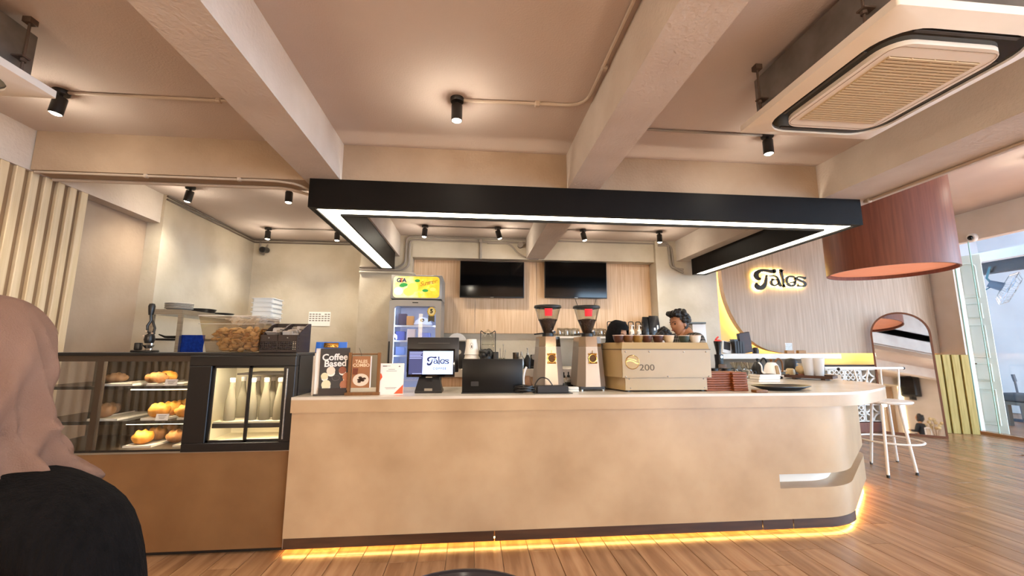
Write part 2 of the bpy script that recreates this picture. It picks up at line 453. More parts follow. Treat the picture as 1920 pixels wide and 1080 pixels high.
sbox('wall_outside', (8.77, 8.7, 0), (12.3, 8.9, 5.0), M_out, 'white end wall of the walkway outside', 'wall')
sbox('ceiling', (8.4, 4.2, 4.25), (12.6, 12, 4.4), M_out, 'pale roof over the walkway outside the glass', 'ceiling')
sbox('ceiling_beam', (10.4, 4.2, at(1880, 508, X=10.4).z), (10.6, 9, at(1880, 487, X=10.4).z), mat('navy steel', '#1f2a38', 0.5), 'dark navy steel beam outside the glass', 'beam')
sbox('ceiling_beam', (10.15, 4.2, at(1880, 484, X=10.15).z), (10.3, 9, at(1880, 466, X=10.15).z), M_out, 'pale lintel beam outside above the navy beam', 'beam')
# ------------------------------------------------------------------ black light frame over the bar
ZB = 2.525
FX0, FX1, FY0, FY1 = -1.33, 3.52, 3.315, 5.90
def board_poly(inset):
    pass
fr = thing('light_frame', 'black U-shaped light frame with a white led strip hung above the bar counter', 'light', (0, 0, ZB))
tk = 0.21; h = ZS - ZB
for p, q in (((FX0, FY0, 0), (FX1, FY0 + 0.02, h)), ((FX0, FY0 + 0.02, 0), (FX0 + 0.02, FY1, h)), ((FX1 - 0.02, FY0 + 0.02, 0), (FX1, FY1, h)),
             ((FX0 + tk - 0.02, FY0 + tk, 0), (FX1 - tk + 0.02, FY0 + tk + 0.02, h)), ((FX0 + tk - 0.02, FY0 + tk + 0.02, 0), (FX0 + tk, FY1, h)), ((FX1 - tk, FY0 + tk + 0.02, 0), (FX1 - tk + 0.02, FY1, h)),
             ((FX0 + 0.02, FY1 - 0.02, 0), (FX0 + tk - 0.02, FY1, h)), ((FX1 - tk + 0.02, FY1 - 0.02, 0), (FX1 - 0.02, FY1, h))):
    mb = MB(); mb.b2(p, q); mb.build('board', M_frameblk, fr, smooth=0)
mb = MB(); a = 0.045
mb.b2((FX0 + a, FY0 + a, 0.012), (FX1 - a, FY0 + tk - 0.02, 0.02))
mb.b2((FX0 + a, FY0 + tk - 0.02, 0.012), (FX0 + tk - 0.02, FY1 - 0.03, 0.02)); mb.b2((FX1 - tk + 0.02, FY0 + tk - 0.02, 0.012), (FX1 - a, FY1 - 0.03, 0.02))
mb.build('led_diffuser', M_led, fr, smooth=0)
mb = MB()
for p, q in (((FX0 + 0.018, FY0 + 0.018, 0), (FX1 - 0.018, FY0 + a, 0.03)), ((FX0 + 0.018, FY0 + a, 0), (FX0 + a, FY1 - 0.02, 0.03)), ((FX1 - a, FY0 + a, 0), (FX1 - 0.018, FY1 - 0.02, 0.03))):
    mb.b2(p, q)
mb.build('trim_lip', M_frameblk, fr, smooth=0)

# ------------------------------------------------------------------ the bar counter
bar = thing('bar_counter', 'long plastered bar counter with a rounded right end and foot recess', 'counter', (0, 0, 0))
YB = 3.22
def bar_outline(off):
    """outer edge from the left end round to the back; off pushes it inwards"""
    pts = [(-1.29, YB + off), (2.55, YB + off)]
    c1 = (2.78, YB + 0.62); r1 = 0.62 - off; a1 = -PI / 2 + math.radians(41)
    pts += arc(c1, r1, -PI / 2, a1, 8)
    e = pts[-1]; dx, dy = math.cos(math.radians(41)), math.sin(math.radians(41))
    L = 1.12
    e2 = (e[0] + dx * L, e[1] + dy * L)
    c2 = (e2[0] - dy * (0.35 - off), e2[1] + dx * (0.35 - off))
    pts += arc(c2, 0.35 - off, a1, math.radians(25), 8)[0:]
    return pts
inner = [(3.3, 5.6), (2.9, 5.6), (2.85, 4.6), (2.45, 3.93), (-1.29, 3.93)]
def ring_poly(off, tail): return bar_outline(off) + tail
tailb = [(3.9, 4.95), (3.62, 5.6)] + inner[1:]
mb = MB(); mb.prism(ring_poly(0.0, tailb), 0.43, 0.955); mb.build('body', M_counter, bar, smooth=30)
# lower part: full front on the left, with the foot recess cut round the corner
mb = MB(); mb.prism(ring_poly(0.0, tailb), 0.10, 0.325); mb.build('lower_body', M_counter, bar, smooth=30)
mb = MB(); mb.b2((-1.29, YB, 0.325), (2.42, 3.93, 0.43)); mb.build('middle_body', M_counter, bar, smooth=0)
mb = MB(); mb.prism([(2.42, YB + 0.16)] + [p for p in bar_outline(0.16) if p[0] > 2.45] + [(3.6, 4.9), (3.4, 5.55), (2.9, 5.55), (2.85, 4.6), (2.42, 3.9)], 0.325, 0.43)
mb.build('recess_wall', mat('lit recess plaster', '#ebe4d8', 0.5), bar, smooth=30)  # paler than the counter: light inside the recess put into the colour
# dark skirting strip in lengths, with light joints between
M_skirt = mat('dark brown skirting', '#3a2417', 0.4, col2='#4d3220', scale=3, stretch=(1, 8, 8))
xs = [-1.285, 0.18, 2.245, 2.50]
for a, b in zip(xs, xs[1:]):
    mb = MB(); mb.b2((a + 0.004, YB - 0.004, 0.032), (b - 0.004, YB + 0.02, 0.10)); mb.build('skirting_board', M_skirt, bar, smooth=0)
o1 = [(x, y) for x, y in bar_outline(-0.004) if x > 2.5][0:9]; o2 = [(x, y) for x, y in bar_outline(0.02) if x > 2.5][0:9]
mb = MB(); mb.prism([(2.504, YB - 0.004)] + o1 + o2[::-1] + [(2.504, YB + 0.02)], 0.032, 0.10); mb.build('skirting_board', M_skirt, bar, smooth=30)
mb = MB(); mb.prism([p for p in bar_outline(0.02) if p[0] > 2.9][3:] + tailb[:2] + [(3.3, 5.5), (3.2, 4.9), (3.0, 3.8)], 0.062, 0.10); mb.build('skirting_base', M_counter, bar, smooth=30)
mb = MB(); mb.prism(ring_poly(0.14, tailb), -0.005, 0.10); mb.build('plinth', M_skirt, bar, smooth=30)
# top slab with its lip, wider over the angled end
def top_outline():
    raw = [(2.55, YB - 0.018), (2.80, YB - 0.018), (3.08, YB + 0.01), (3.35, YB + 0.10), (3.62, YB + 0.26), (3.92, YB + 0.46), (4.14, YB + 0.70), (4.27, YB + 0.98), (4.29, YB + 1.25), (4.20, YB + 1.5)]
    return [(-1.295, YB - 0.018)] + smooth(raw, 4)
tail_t = [(3.95, 5.2), (3.72, 5.7), (2.84, 5.7), (2.82, 4.6), (2.42, 3.97), (-1.295, 3.97)]
mb = MB(); mb.prism(top_outline() + tail_t, 0.945, 1.035); mb.build('lip', M_counter, bar, smooth=30)
mb = MB(); mb.prism(top_outline() + tail_t, 1.035, ZT); mb.build('countertop', M_ctop, bar, smooth=30)
# amber led strip under the skirting, all round
mb = MB(); mb.tube([(x, y, 0.040) for x, y in bar_outline(0.038)], 0.006, 6)
led = mb.build('led_strip', M_warmled, bar, smooth=60); led['label'] = 'amber led strip under the counter'
# ------------------------------------------------------------------ ceiling spotlights (each builder holds its own lamp)
def spotlight(x, y, label, tilt=(0, 0), z=ZC, watt=1.0, group=None):
    t = thing('ceiling_spotlight', label, 'spotlight', (x, y, z), 0, group)
    mb = MB(); mb.lathe([(0.0, -0.028), (0.042, -0.028), (0.046, -0.022), (0.046, 0.0), (0.0, 0.0)], seg=20); mb.build('base', M_black, t)
    mb = MB(); mb.cyl((0, 0, -0.06), (0, 0, -0.026), 0.012, seg=10); mb.build('swivel', M_black, t)
    R = Matrix.Translation((0, 0, -0.06)) @ Matrix.Rotation(tilt[0], 4, 'X') @ Matrix.Rotation(tilt[1], 4, 'Y')
    mb = MB(); mb.lathe([(0.0, 0.012), (0.034, 0.012), (0.037, 0.004), (0.037, -0.105), (0.033, -0.105), (0.031, -0.09), (0.0, -0.09)], seg=20, m=R); mb.build('can', M_black, t)
    mb = MB(); mb.lathe([(0.0, -0.113), (0.02, -0.110), (0.031, -0.098), (0.031, -0.0915), (0, -0.0915)], seg=16, m=R); mb.build('lens', M_bulb, t)
    l = bpy.data.lights.new('spot_lamp', 'POINT'); l.energy = SPOT_W * 0.11 * watt; l.color = WARM; l.shadow_soft_size = 0.03
    o = bpy.data.objects.new('spot_lamp', l); COL.objects.link(o); o.parent = t
    o.matrix_local = R @ Matrix.Translation((0, 0, -0.155))
    l = bpy.data.lights.new('spot_beam', 'SPOT'); l.energy = SPOT_W * 1.1 * watt; l.color = WARM; l.spot_size = math.radians(122); l.spot_blend = 0.8; l.shadow_soft_size = 0.03
    o = bpy.data.objects.new('spot_beam', l); COL.objects.link(o); o.parent = t
    o.matrix_local = R @ Matrix.Translation((0, 0, -0.12))
    return t
for (x, y, lab, w, ti) in (
    (-2.737, 2.79, 'black ceiling spotlight beside the corner of the small ceiling cassette', 1.0, (0, 0.15)),
    (-0.13, 2.62, 'black ceiling spotlight between the two big beams in front of the bar', 1.0, (0.0, 0)),
    (2.30, 2.86, 'lit ceiling spotlight half hidden behind the big ceiling cassette', 0.65, (0, 0)),
    (-2.979, 4.45, 'ceiling spotlight behind the cross beam, nearest to the pale side wall', 0.8, (0.1, 0.25)),
    (-1.954, 4.38, 'ceiling spotlight behind the cross beam, just left of the black light frame', 0.8, (0, 0)),
    (-2.89, 5.94, 'ceiling spotlight in the kitchen corner above the wall camera', 0.9, (0, 0)),
    (-1.941, 5.92, 'ceiling spotlight seen behind the left arm of the black light frame', 0.9, (0, 0)),
    (-0.675, 5.60, 'ceiling spotlight above the drinks fridge', 0.85, (0, 0.08)),
    (0.328, 5.59, 'ceiling spotlight above the right edge of the left television', 0.85, (0.1, -0.3)),
    (1.541, 5.58, 'ceiling spotlight above the right television', 0.85, (-0.1, -0.2)),
    (2.66, 5.56, 'ceiling spotlight in front of the pillar by the man', 0.8, (0, 0))):
    spotlight(x, y, lab, ti, watt=w)
for x, y in ((-2.6, 0.2), (-0.1, 0.4), (2.2, 0.4), (-2.6, -2.4), (-0.1, -2.4), (2.2, -2.4)):
    spotlight(x, y, 'black ceiling spotlight over the seating behind the camera', watt=1.15, group='spotlights behind the camera')
for x, y in ((4.6, 2.2), (6.9, 4.2)):  # added spotlights, out of view, to brighten the sign wall and right bay
    spotlight(x, y, 'added spotlight that brightens the sign wall in the drum lamp bay', z=3.8, watt=0.8, group='added spotlights in the right bay')

# added fill globes, out of view behind the camera, brightening ceiling and beams
for i, (x, y) in enumerate(((-2.2, -0.8), (1.3, -0.6), (0.2, -2.4), (-2.7, -3.3), (3.3, -3.6))):
    t = thing('fill_globe', 'added fill globe hung behind the camera to brighten the ceiling', 'lamp', (x, y, 1.72), 0, 'added fill globes behind the camera')
    mb = MB(); mb.sphere((0, 0, 0), 0.11, 20, 12); mb.build('globe', mat('opal globe', '#ffffff', 0.4, emit='#ffe6c6', estr=170), t)
    mb = MB(); mb.cyl((0, 0, 0.1), (0, 0, ZC - 1.72), 0.006, seg=6); mb.cyl((0, 0, 0.09), (0, 0, 0.15), 0.03, seg=10); mb.build('stem', M_black, t)

# ------------------------------------------------------------------ conduits
def conduit(path, r, label, m=M_conduit, bend=0.08, clips=(), group=None):
    o = MB(); o.tube(fillet(path, bend), r, 8)
    for c in clips: o.box(c, (r * 3.2, r * 3.2, r * 3.2), r * 0.6, 1)
    return one(o, 'conduit', m, label, 'conduit', group=group)
zc = ZC - 0.012
conduit([(-0.09, 2.62, zc), (0.755, 2.60, zc), (0.765, -2.0, zc)], 0.012, 'painted conduit running from the middle spotlight and bending along the beam', clips=[(0.764, 2.2, zc), (0.765, 1.55, zc), (0.42, 2.61, zc)], bend=0.14)
conduit([(-2.70, 2.79, zc), (-1.385, 2.78, zc)], 0.011, 'painted conduit from the spotlight beside the small cassette to the beam', clips=[(-1.75, 2.782, zc)])
conduit([(1.07, 2.86, zc), (2.27, 2.86, zc)], 0.009, 'painted conduit running right from the middle beam behind the big cassette', M_conduitd)
conduit([(-3.40, 3.375, ZS - 0.010), (-1.62, 3.375, ZS - 0.010), (-1.45, 3.375, ZS - 0.03), (-1.36, 3.45, ZS - 0.06)], 0.010, 'thin conduit along the front edge of the cross beam', M_conduit, clips=[(-2.6, 3.375, ZS - 0.01), (-1.9, 3.375, ZS - 0.01)], bend=0.05)
conduit([(-3.40, 3.52, ZS - 0.014), (-1.60, 3.52, ZS - 0.014), (-1.36, 3.58, ZS - 0.06)], 0.013, 'thicker conduit under the cross beam near the display case', bend=0.06)
conduit([(3.585, 3.34, ZS - 0.012), (3.60, -3.0, ZS - 0.012)], 0.013, 'long conduit under the wide beam beside the drum lamp', clips=[(3.585, 3.30, ZS - 0.014)])
for i, zz in enumerate((ZC - 0.02, ZC - 0.055)):
    conduit([(-3.385, 4.72, zz), (-3.385, 6.575, zz), (-1.66, 6.575, zz)], 0.012, ('upper' if i == 0 else 'lower') + ' dark conduit round the top of the kitchen corner', mat('dark conduit', '#5d5148', 0.5), bend=0.04)
conduit([(-2.85, 5.94, zc), (-1.36, 5.92, zc)], 0.008, 'thin conduit joining the two spotlights of the kitchen corner', M_conduitd)
conduit([(-3.30, 6.58, ZC - 0.03), (-3.30, 6.58, ZC - 0.22), (-3.22, 6.55, ZC - 0.25)], 0.014, 'short conduit bending down to the wall camera', M_conduitd, bend=0.05)
conduit([(-0.64, 5.60, zc), (0.78, 5.60, zc)], 0.008, 'thin conduit joining the spotlights over the left television', M_conduitd)
conduit([(1.08, 5.58, zc), (2.63, 5.56, zc)], 0.008, 'thin conduit joining the spotlights over the right television', M_conduitd)
for i, d in enumerate((0.0, 0.05)):
    y = 6.095
    conduit([(-1.66, y + 0.03, 2.59 - d * 0.8), (-1.12 + d, y + 0.02, 2.59 - d * 0.8), (-1.0 + d, y, 2.66 - d), (-1.0 + d, y, 3.06 - d), (0.78, y, 3.06 - d)], 0.015, ('outer' if i == 0 else 'inner') + ' grey conduit climbing past the left beam to the back beam', M_conduitd, bend=0.07)
    conduit([(2.86, 6.04, 3.06 - d), (3.02 + d, 6.04, 3.06 - d), (3.04 + d, 6.04, 2.66), (3.22, 5.98, 2.62 - d)], 0.016, ('outer' if i == 0 else 'inner') + ' grey conduit bending down the pillar to the light frame', M_conduitd, bend=0.07)
conduit([(1.08, 6.10, 3.05), (2.86, 6.10, 3.05)], 0.012, 'grey conduit along the back beam above the right television', M_conduitd)
conduit([(0.10, 6.09, 3.02), (0.10, 6.09, 2.74)], 0.018, 'short grey conduit dropping to the left television', M_conduitd, clips=[(0.10, 6.09, 3.02)])
conduit([(0.20, 6.09, 2.99), (0.55, 6.09, 2.99), (0.66, 6.09, 2.84), (0.80, 6.09, 2.775), (0.86, 6.09, 2.755), (0.98, 6.09, 2.755)], 0.013, 'grey conduit swooping down beside the middle beam between the televisions', M_conduitd, bend=0.09)
conduit([(-1.66, 6.12, 2.515), (-0.93, 6.12, 2.515), (-0.89, 6.2, 2.515), (-0.89, 6.28, 2.515)], 0.02, 'pale pipe wrapped round the top of the pillar', M_wallL, bend=0.03)
mb = MB(); mb.cyl((0.70, 6.115, 2.97), (0.70, 6.05, 2.97), 0.045, seg=14); mb.cyl((0.70, 6.06, 2.97), (0.70, 6.045, 2.97), 0.035, 0.03, seg=14)
one(mb, 'junction_box', M_conduitd, 'round grey junction box beside the middle beam', 'junction box')

# ------------------------------------------------------------------ ceiling cassette air conditioners
def cassette(label, loc, rz, S=(0.90, 0.95), body_h=0.27):
    """loc = centre of the panel underside"""
    t = thing('ceiling_air_conditioner', label, 'air conditioner', loc, rz)
    w, l = S
    mb = MB(); mb.b2((-w / 2 + 0.07, -l / 2 + 0.07, 0.045), (w / 2 - 0.07, l / 2 - 0.07, 0.045 + body_h), 0.006, 1); mb.build('casing', M_galv, t, smooth=0)
    # panel frame with a rounded opening
    n = 7
    out = rrect(w, l, 0.012, n); mid = rrect(w - 0.15, l - 0.15, 0.16, n)
    mb = MB(); bm = mb.bm
    A = [bm.verts.new((x, y, 0.006)) for x, y in out]; B = [bm.verts.new((x, y, -0.016)) for x, y in mid]; C = [bm.verts.new((x, y, 0.04)) for x, y in mid]; D = [bm.verts.new((x, y, 0.045)) for x, y in out]
    k = len(A)
    for i in range(k):
        j = (i + 1) % k
        bm.faces.new((A[i], A[j], B[j], B[i])); bm.faces.new((B[i], B[j], C[j], C[i])); bm.faces.new((A[j], A[i], D[i], D[j])); bm.faces.new((D[j], D[i], C[i], C[j]))
    mb.build('panel_frame', M_acwhite, t, smooth=40)
    mb = MB(); mb.prism(rrect(w - 0.145, l - 0.145, 0.16, n), -0.004, 0.03); mb.build('air_slot', M_gloss, t, smooth=30)
    for (sx, sy, ww, ll) in ((0, 1, 0.5, 0.035), (0, -1, 0.5, 0.035), (1, 0, 0.035, 0.5), (-1, 0, 0.035, 0.5)):
        mb = MB(); mb.box((sx * (w / 2 - 0.104), sy * (l / 2 - 0.104), -0.006), (ww, ll * 0.5, 0.006) if sy else (ww * 0.5, ll, 0.006), 0.002, 1, m=None); mb.build('flap', M_acwhite if False else mat('dark flap', '#3a332c', 0.5), t, smooth=0)
    mb = MB(); mb.prism(rrect(w - 0.295, l - 0.30, 0.11, n), -0.026, -0.004); mb.build('inner_panel', M_acwhite, t, smooth=30)
    gw, gl = w - 0.42, l - 0.46
    mb = MB()
    for i in range(26):
        yy = -gl / 2 + gl * (i + 0.5) / 26
        mb.box((0, yy, -0.029), (gw, gl / 26 * 0.55, 0.006))
    for i in range(5):
        mb.box((-gw / 2 + gw * i / 4, 0, -0.0275), (0.006, gl, 0.004))
    g = mb.build('grille', M_acgrille, t, smooth=0); g['kind'] = 'stuff'
    mb = MB(); mb.box((0, 0, -0.0262), (gw, gl, 0.001)); mb.build('filter', mat('dusty filter', '#8d7758', 0.9), t, smooth=0)
    mb = MB()
    pr = rrect(w - 0.34, l - 0.34, 0.05, 4); mb.tube([(x, y, -0.0262) for x, y in pr], 0.0015, 4, True); mb.build('panel_seam', mat('seam brown', '#8c7a66', 0.8), t)
    for sx in (-1, 1):
        for sy in (-1, 1):
            mb = MB(); x, y = sx * (w / 2 - 0.03), sy * (l / 2 - 0.16)
            mb.cyl((x, y, 0.05), (x, y, ZC - loc[2]), 0.006, seg=8); mb.box((x, y, ZC - loc[2] - 0.015), (0.04, 0.04, 0.03)); mb.box((x - sx * 0.02, y, 0.13), (0.07, 0.04, 0.008)); mb.cyl((x, y, 0.12), (x, y, 0.105), 0.014, seg=6)
            mb.build('hanger_rod', mat('rusty steel', '#5f5047', 0.6, 0.4), t, smooth=30)
    return t
zac = 2.74
P1, P2, P3 = at(1385, 252, z=zac), at(1628, 263, z=zac), at(1690, 15, z=zac)
cassette('big white ceiling cassette air conditioner with a dusty grille hanging at the right', ((P1.x + P2.x) / 2, P1.y - 0.475 * (P1.y - P3.y) / 0.95 - 0.01, zac), 0, (P2.x - P1.x, P1.y - P3.y))
Q = at(101, 186, z=zac)
cassette('white ceiling cassette air conditioner cut off at the left with its hanger rod', (Q.x - 0.43, Q.y - 0.48, zac), 0, (0.88, 0.97))

# ------------------------------------------------------------------ small dome cameras
def dome(loc, label, m, r=0.05, axis=(0, 0, -1)):
    t = thing('security_camera', label, 'camera', loc)
    q = Vector(axis).to_track_quat('Z', 'Y').to_matrix().to_4x4()
    mb = MB(); mb.lathe([(0, 0), (r, 0), (r, r * 0.5), (r * 0.8, r * 0.75), (0, r * 0.75)], seg=18, m=q); mb.build('housing', m, t)
    mb = MB(); mb.sphere((0, 0, r * 0.75), r * 0.55, 14, 8, m=q); mb.build('lens', M_gloss, t)
dome((XG - 0.002, at(1825, 445, X=XG).y, at(1825, 445, X=XG).z), 'white dome camera on the wall above the glass front', M_paper, 0.075, (-1, 0, -0.2))
p = at(495, 468, Y=6.5)
t = thing('security_camera', 'dark bullet camera in the kitchen corner below the conduits', 'camera', p)
mb = MB(); mb.cyl((0, 0.08, 0.01), (0.02, -0.09, -0.02), 0.045, seg=16); mb.build('housing', M_plastic, t)
mb = MB(); mb.cyl((0.0, 0.1, 0.1), (0.0, 0.05, 0.03), 0.012, seg=8); mb.build('bracket', M_conduitd, t)
mb = MB(); mb.cyl((0.02, -0.09, -0.02), (0.0205, -0.094, -0.0205), 0.03, seg=14); mb.build('lens', M_gloss, t)

# ------------------------------------------------------------------ drum pendant
dY = 5.0
L_, R_ = at(1580, 516, Y=dY), at(1752, 510, Y=dY)
rad = (R_ - L_).length / 2 * 0.985; zc0 = (L_.z + R_.z) / 2 + 0.015
cx = (L_.x + R_.x) / 2
t = thing('drum_pendant', 'huge red brown drum pendant lamp hanging in front of the sign wall', 'lamp', (cx, dY, zc0))
mb = MB(); mb.lathe([(rad, 0), (rad, 1.28), (rad - 0.02, 1.28), (rad - 0.02, 0), (rad, 0)], seg=64); mb.build('shade', M_redwood, t, smooth=40)
mb = MB(); mb.lathe([(0, 0.05), (rad - 0.021, 0.05), (rad - 0.021, 0.06), (0, 0.06)], seg=64); mb.build('diffuser', mat('salmon diffuser', '#d98d6c', 0.7, col2='#cf8262', scale=5, emit='#d98d6c', estr=0.55), t, smooth=40)
mb = MB(); mb.cyl((0, 0, 1.27), (0, 0, 3.80 - zc0), 0.02, seg=10); mb.cyl((-rad, 0, 1.27), (rad, 0, 1.27), 0.015, seg=8); mb.build('rod', M_black, t)
# ------------------------------------------------------------------ cake display cabinet left of the bar
CY = 3.26; CT = 1.372; CB = 0.68
M_brown = mat('brown laminate', '#83603d', 0.4, col2='#725031', scale=2, detail=6)
M_dkglass = mat('dark cabinet lining', '#40352a', 0.35, col2='#4a3d30', scale=4)
M_litlin = mat('pale cabinet lining', '#d8d0b8', 0.5)
xL, xM, xR = -3.15, at(349, 760, Y=CY).x, -1.30
case = thing('display_cabinet', 'black framed glass cake cabinet on a brown base beside the bar', 'display cabinet', (0, 0, 0))
mb = MB(); mb.b2((xL, CY, 0.03), (xR, CY + 0.62, CB)); mb.build('base', M_brown, case, smooth=0)
mb = MB(); mb.b2((xL, CY + 0.03, 0.0), (xR - 0.01, CY + 0.6, 0.03)); mb.build('plinth', M_black, case, smooth=0)
mb = MB(); mb.b2((xL, CY - 0.004, CB - 0.006), (xR + 0.002, CY + 0.62, CB + 0.006)); mb.build('base_trim', M_steel, case, smooth=0)
mb = MB(); mb.b2((xR - 0.002, CY - 0.005, 0.02), (xR + 0.004, CY + 0.015, CB)); mb.build('corner_trim', M_steel, case, smooth=0)
mb = MB(); mb.b2((xL, CY - 0.005, CT - 0.022), (xR, CY + 0.62, CT), 0.003, 1); mb.build('top', M_plastic, case, smooth=0)
mb = MB(); mb.b2((xL, CY, CT - 0.062), (xM, CY + 0.02, CT - 0.022)); mb.build('top_rail', mat('dark bronze frame', '#3a2d22', 0.4), case, smooth=0)
mb = MB(); mb.b2((xL, CY, CB), (xM, CY + 0.02, CB + 0.02)); mb.build('bottom_rail', M_black, case, smooth=0)
for x in (at(178, 760, Y=CY).x, xL + 0.02):
    mb = MB(); mb.b2((x - 0.02, CY, CB + 0.02), (x + 0.02, CY + 0.03, CT - 0.06)); mb.build('post', mat('dark bronze frame', '', 0), case, smooth=0)
mb = MB(); mb.b2((xL, CY + 0.004, CB + 0.02), (xM - 0.01, CY + 0.010, CT - 0.06)); mb.build('front_glass', M_pane, case, smooth=0)
mb = MB(); mb.b2((xL, CY + 0.58, CB), (xM, CY + 0.60, CT - 0.03)); mb.build('back_panel', M_dkglass, case, smooth=0)
mb = MB(); mb.b2((xL, CY + 0.03, CB + 0.006), (xM, CY + 0.58, CB + 0.016)); mb.build('floor_panel', M_dkglass, case, smooth=0)
s1 = at(300, 724, Y=CY + 0.06).z; s2 = at(300, 789, Y=CY + 0.06).z
for zz in (s1, s2):
    mb = MB(); mb.b2((xL, CY + 0.06, zz - 0.008), (xM - 0.01, CY + 0.55, zz)); mb.build('glass_shelf', glass('shelf glass', '#9a9284', refl=0.1, tint=0.8), case, smooth=0)
    mb = MB(); mb.b2((xL, CY + 0.05, zz - 0.020), (xM - 0.01, CY + 0.06, zz + 0.002)); mb.build('shelf_edge', M_black, case, smooth=0)
# small lamp strip over the pastries at the right end
def strip(x0, x1, y, z, par, w, col=(1.0, 0.83, 0.55)):
    mb = MB(); mb.b2((x0, y - 0.008, z), (x1, y + 0.008, z + 0.006)); mb.build('lamp_strip', mat('cabinet led', '#fff0cc', 0.4, emit='#ffe7b4', estr=7), par, smooth=0)
    l = bpy.data.lights.new('cabinet_lamp', 'AREA'); l.shape = 'RECTANGLE'; l.size = x1 - x0; l.size_y = 0.02; l.energy = w; l.color = col
    o = bpy.data.objects.new('cabinet_lamp', l); COL.objects.link(o); o.parent = par; o.location = ((x0 + x1) / 2, y, z - 0.004)
strip(xM - 0.52, xM - 0.06, CY + 0.10, CT - 0.035, case, 4.0)
strip(xM - 0.45, xM - 0.06, CY + 0.10, s1 - 0.03, case, 2.0)
strip(xM - 0.45, xM - 0.06, CY + 0.10, s2 - 0.03, case, 1.6)
# black unit with two sliding windows at the right
x0, x1 = xM, xR
w0, w1 = at(398, 700, Y=CY).x, at(533, 700, Y=CY).x
zt, zb2 = at(470, 686, Y=CY).z, at(470, 829, Y=CY).z
for p, q in (((x0, CY - 0.012, zt), (x1, CY + 0.05, CT - 0.022)), ((x0, CY - 0.012, CB), (x1, CY + 0.05, zb2)), ((x0, CY - 0.012, zb2), (w0, CY + 0.05, zt)), ((w1, CY - 0.012, zb2), (x1, CY + 0.05, zt))):
    mb = MB(); mb.b2(p, q, 0.003, 1); mb.build('cabinet_frame', M_plastic, case, smooth=0)
wm = at(461, 760, Y=CY).x; t_ = 0.016
for k, (a, b, yy) in enumerate(((w0, wm + 0.016, CY + 0.004), (wm - 0.014, w1, CY + 0.026))):
    win = MB()
    for p, q in (((a, yy, zb2), (a + t_, yy + 0.016, zt)), ((b - t_, yy, zb2), (b, yy + 0.016, zt)), ((a, yy, zb2), (b, yy + 0.016, zb2 + t_)), ((a, yy, zt - t_), (b, yy + 0.016, zt))): win.b2(p, q)
    wo = win.build('sliding_window', M_plastic, case, smooth=0)
    mb = MB(); mb.b2((a, yy + 0.006, zb2), (b, yy + 0.010, zt)); mb.build('pane', M_pane, wo, smooth=0)
mb = MB(); mb.b2((x0 + 0.0, CY + 0.58, CB), (x1, CY + 0.60, CT - 0.03)); mb.build('back_panel', M_litlin, case, smooth=0)
mb = MB(); mb.b2((x0 + 0.0, CY + 0.05, CB), (x0 + 0.015, CY + 0.58, CT - 0.03)); mb.build('side_panel', M_litlin, case, smooth=0)
mb = MB(); mb.b2((x1 - 0.015, CY + 0.05, CB), (x1, CY + 0.58, CT - 0.03)); mb.build('side_panel', M_litlin, case, smooth=0)
mb = MB(); mb.b2((x0 + 0.015, CY + 0.05, CB + 0.006), (x1 - 0.015, CY + 0.58, CB + 0.02)); mb.build('floor_panel', M_litlin, case, smooth=0)
sb = at(470, 790, Y=CY + 0.13).z
mb = MB(); mb.b2((x0 + 0.12, CY + 0.13, sb - 0.022), (x1 - 0.015, CY + 0.56, sb)); mb.build('shelf', M_litlin, case, smooth=0)
mb = MB(); mb.b2((x0 + 0.12, CY + 0.12, sb - 0.045), (x1 - 0.015, CY + 0.13, sb - 0.012)); mb.build('shelf_edge', M_black, case, smooth=0)
su = at(470, 700, Y=CY + 0.2).z
mb = MB(); mb.b2((x0 + 0.22, CY + 0.2, su - 0.012), (x1 - 0.015, CY + 0.56, su)); mb.build('upper_shelf', M_black, case, smooth=0)
mb = MB(); mb.b2((x1 - 0.012, CY + 0.05, CB), (x1 + 0.003, CY + 0.62, CT - 0.022)); mb.build('end_panel', M_plastic, case, smooth=0)
strip(x0 + 0.08, x1 - 0.06, CY + 0.09, CT - 0.035, case, 11.0)
strip(x0 + 0.14, x1 - 0.06, CY + 0.18, sb - 0.03, case, 5.0)
mb = MB(); mb.cyl((x1 - 0.055, CY - 0.014, zb2 + 0.02), (x1 - 0.055, CY - 0.014, zt - 0.02), 0.006, seg=8); mb.build('pull_bar', M_steel, case)

# water bottles on the lit shelf
def bottle_mesh():
    return [(0, 0), (0.036, 0), (0.039, 0.006), (0.039, 0.09), (0.036, 0.14), (0.025, 0.20), (0.017, 0.25), (0.0145, 0.285), (0.0145, 0.292), (0, 0.292)]
M_frost = mat('frosted bottle glass', '#cfc9b2', 0.25, trans=0.55, ior=1.2, alpha=0.85)
root = None
for i, (px, dy) in enumerate(((431, 0.19), (452, 0.33), (471, 0.20), (479, 0.36), (496, 0.20), (508, 0.34), (522, 0.20), (533, 0.33))):
    y = CY + dy; x = at(px, 770, Y=y).x
    x = min(x, x1 - 0.06)
    lab = ('frosted glass water bottle with a white cap, ' + ('first', 'second', 'third', 'fourth', 'fifth', 'sixth', 'seventh', 'eighth')[i] + ' from the left in the lit cabinet')
    if root is None:
        root = thing('water_bottle', lab, 'bottle', (x, y, sb + 0.001), 0, 'water bottles in the lit cabinet')
        mb = MB(); mb.lathe(bottle_mesh(), seg=18); mb.build('body', M_frost, root, smooth=50)
        mb = MB(); mb.lathe([(0.0165, 0.282), (0.0185, 0.286), (0.0185, 0.312), (0.016, 0.315), (0, 0.315)], seg=18); mb.build('cap', M_paper, root)
    else: dup(root, (x, y, sb + 0.001), label=lab)

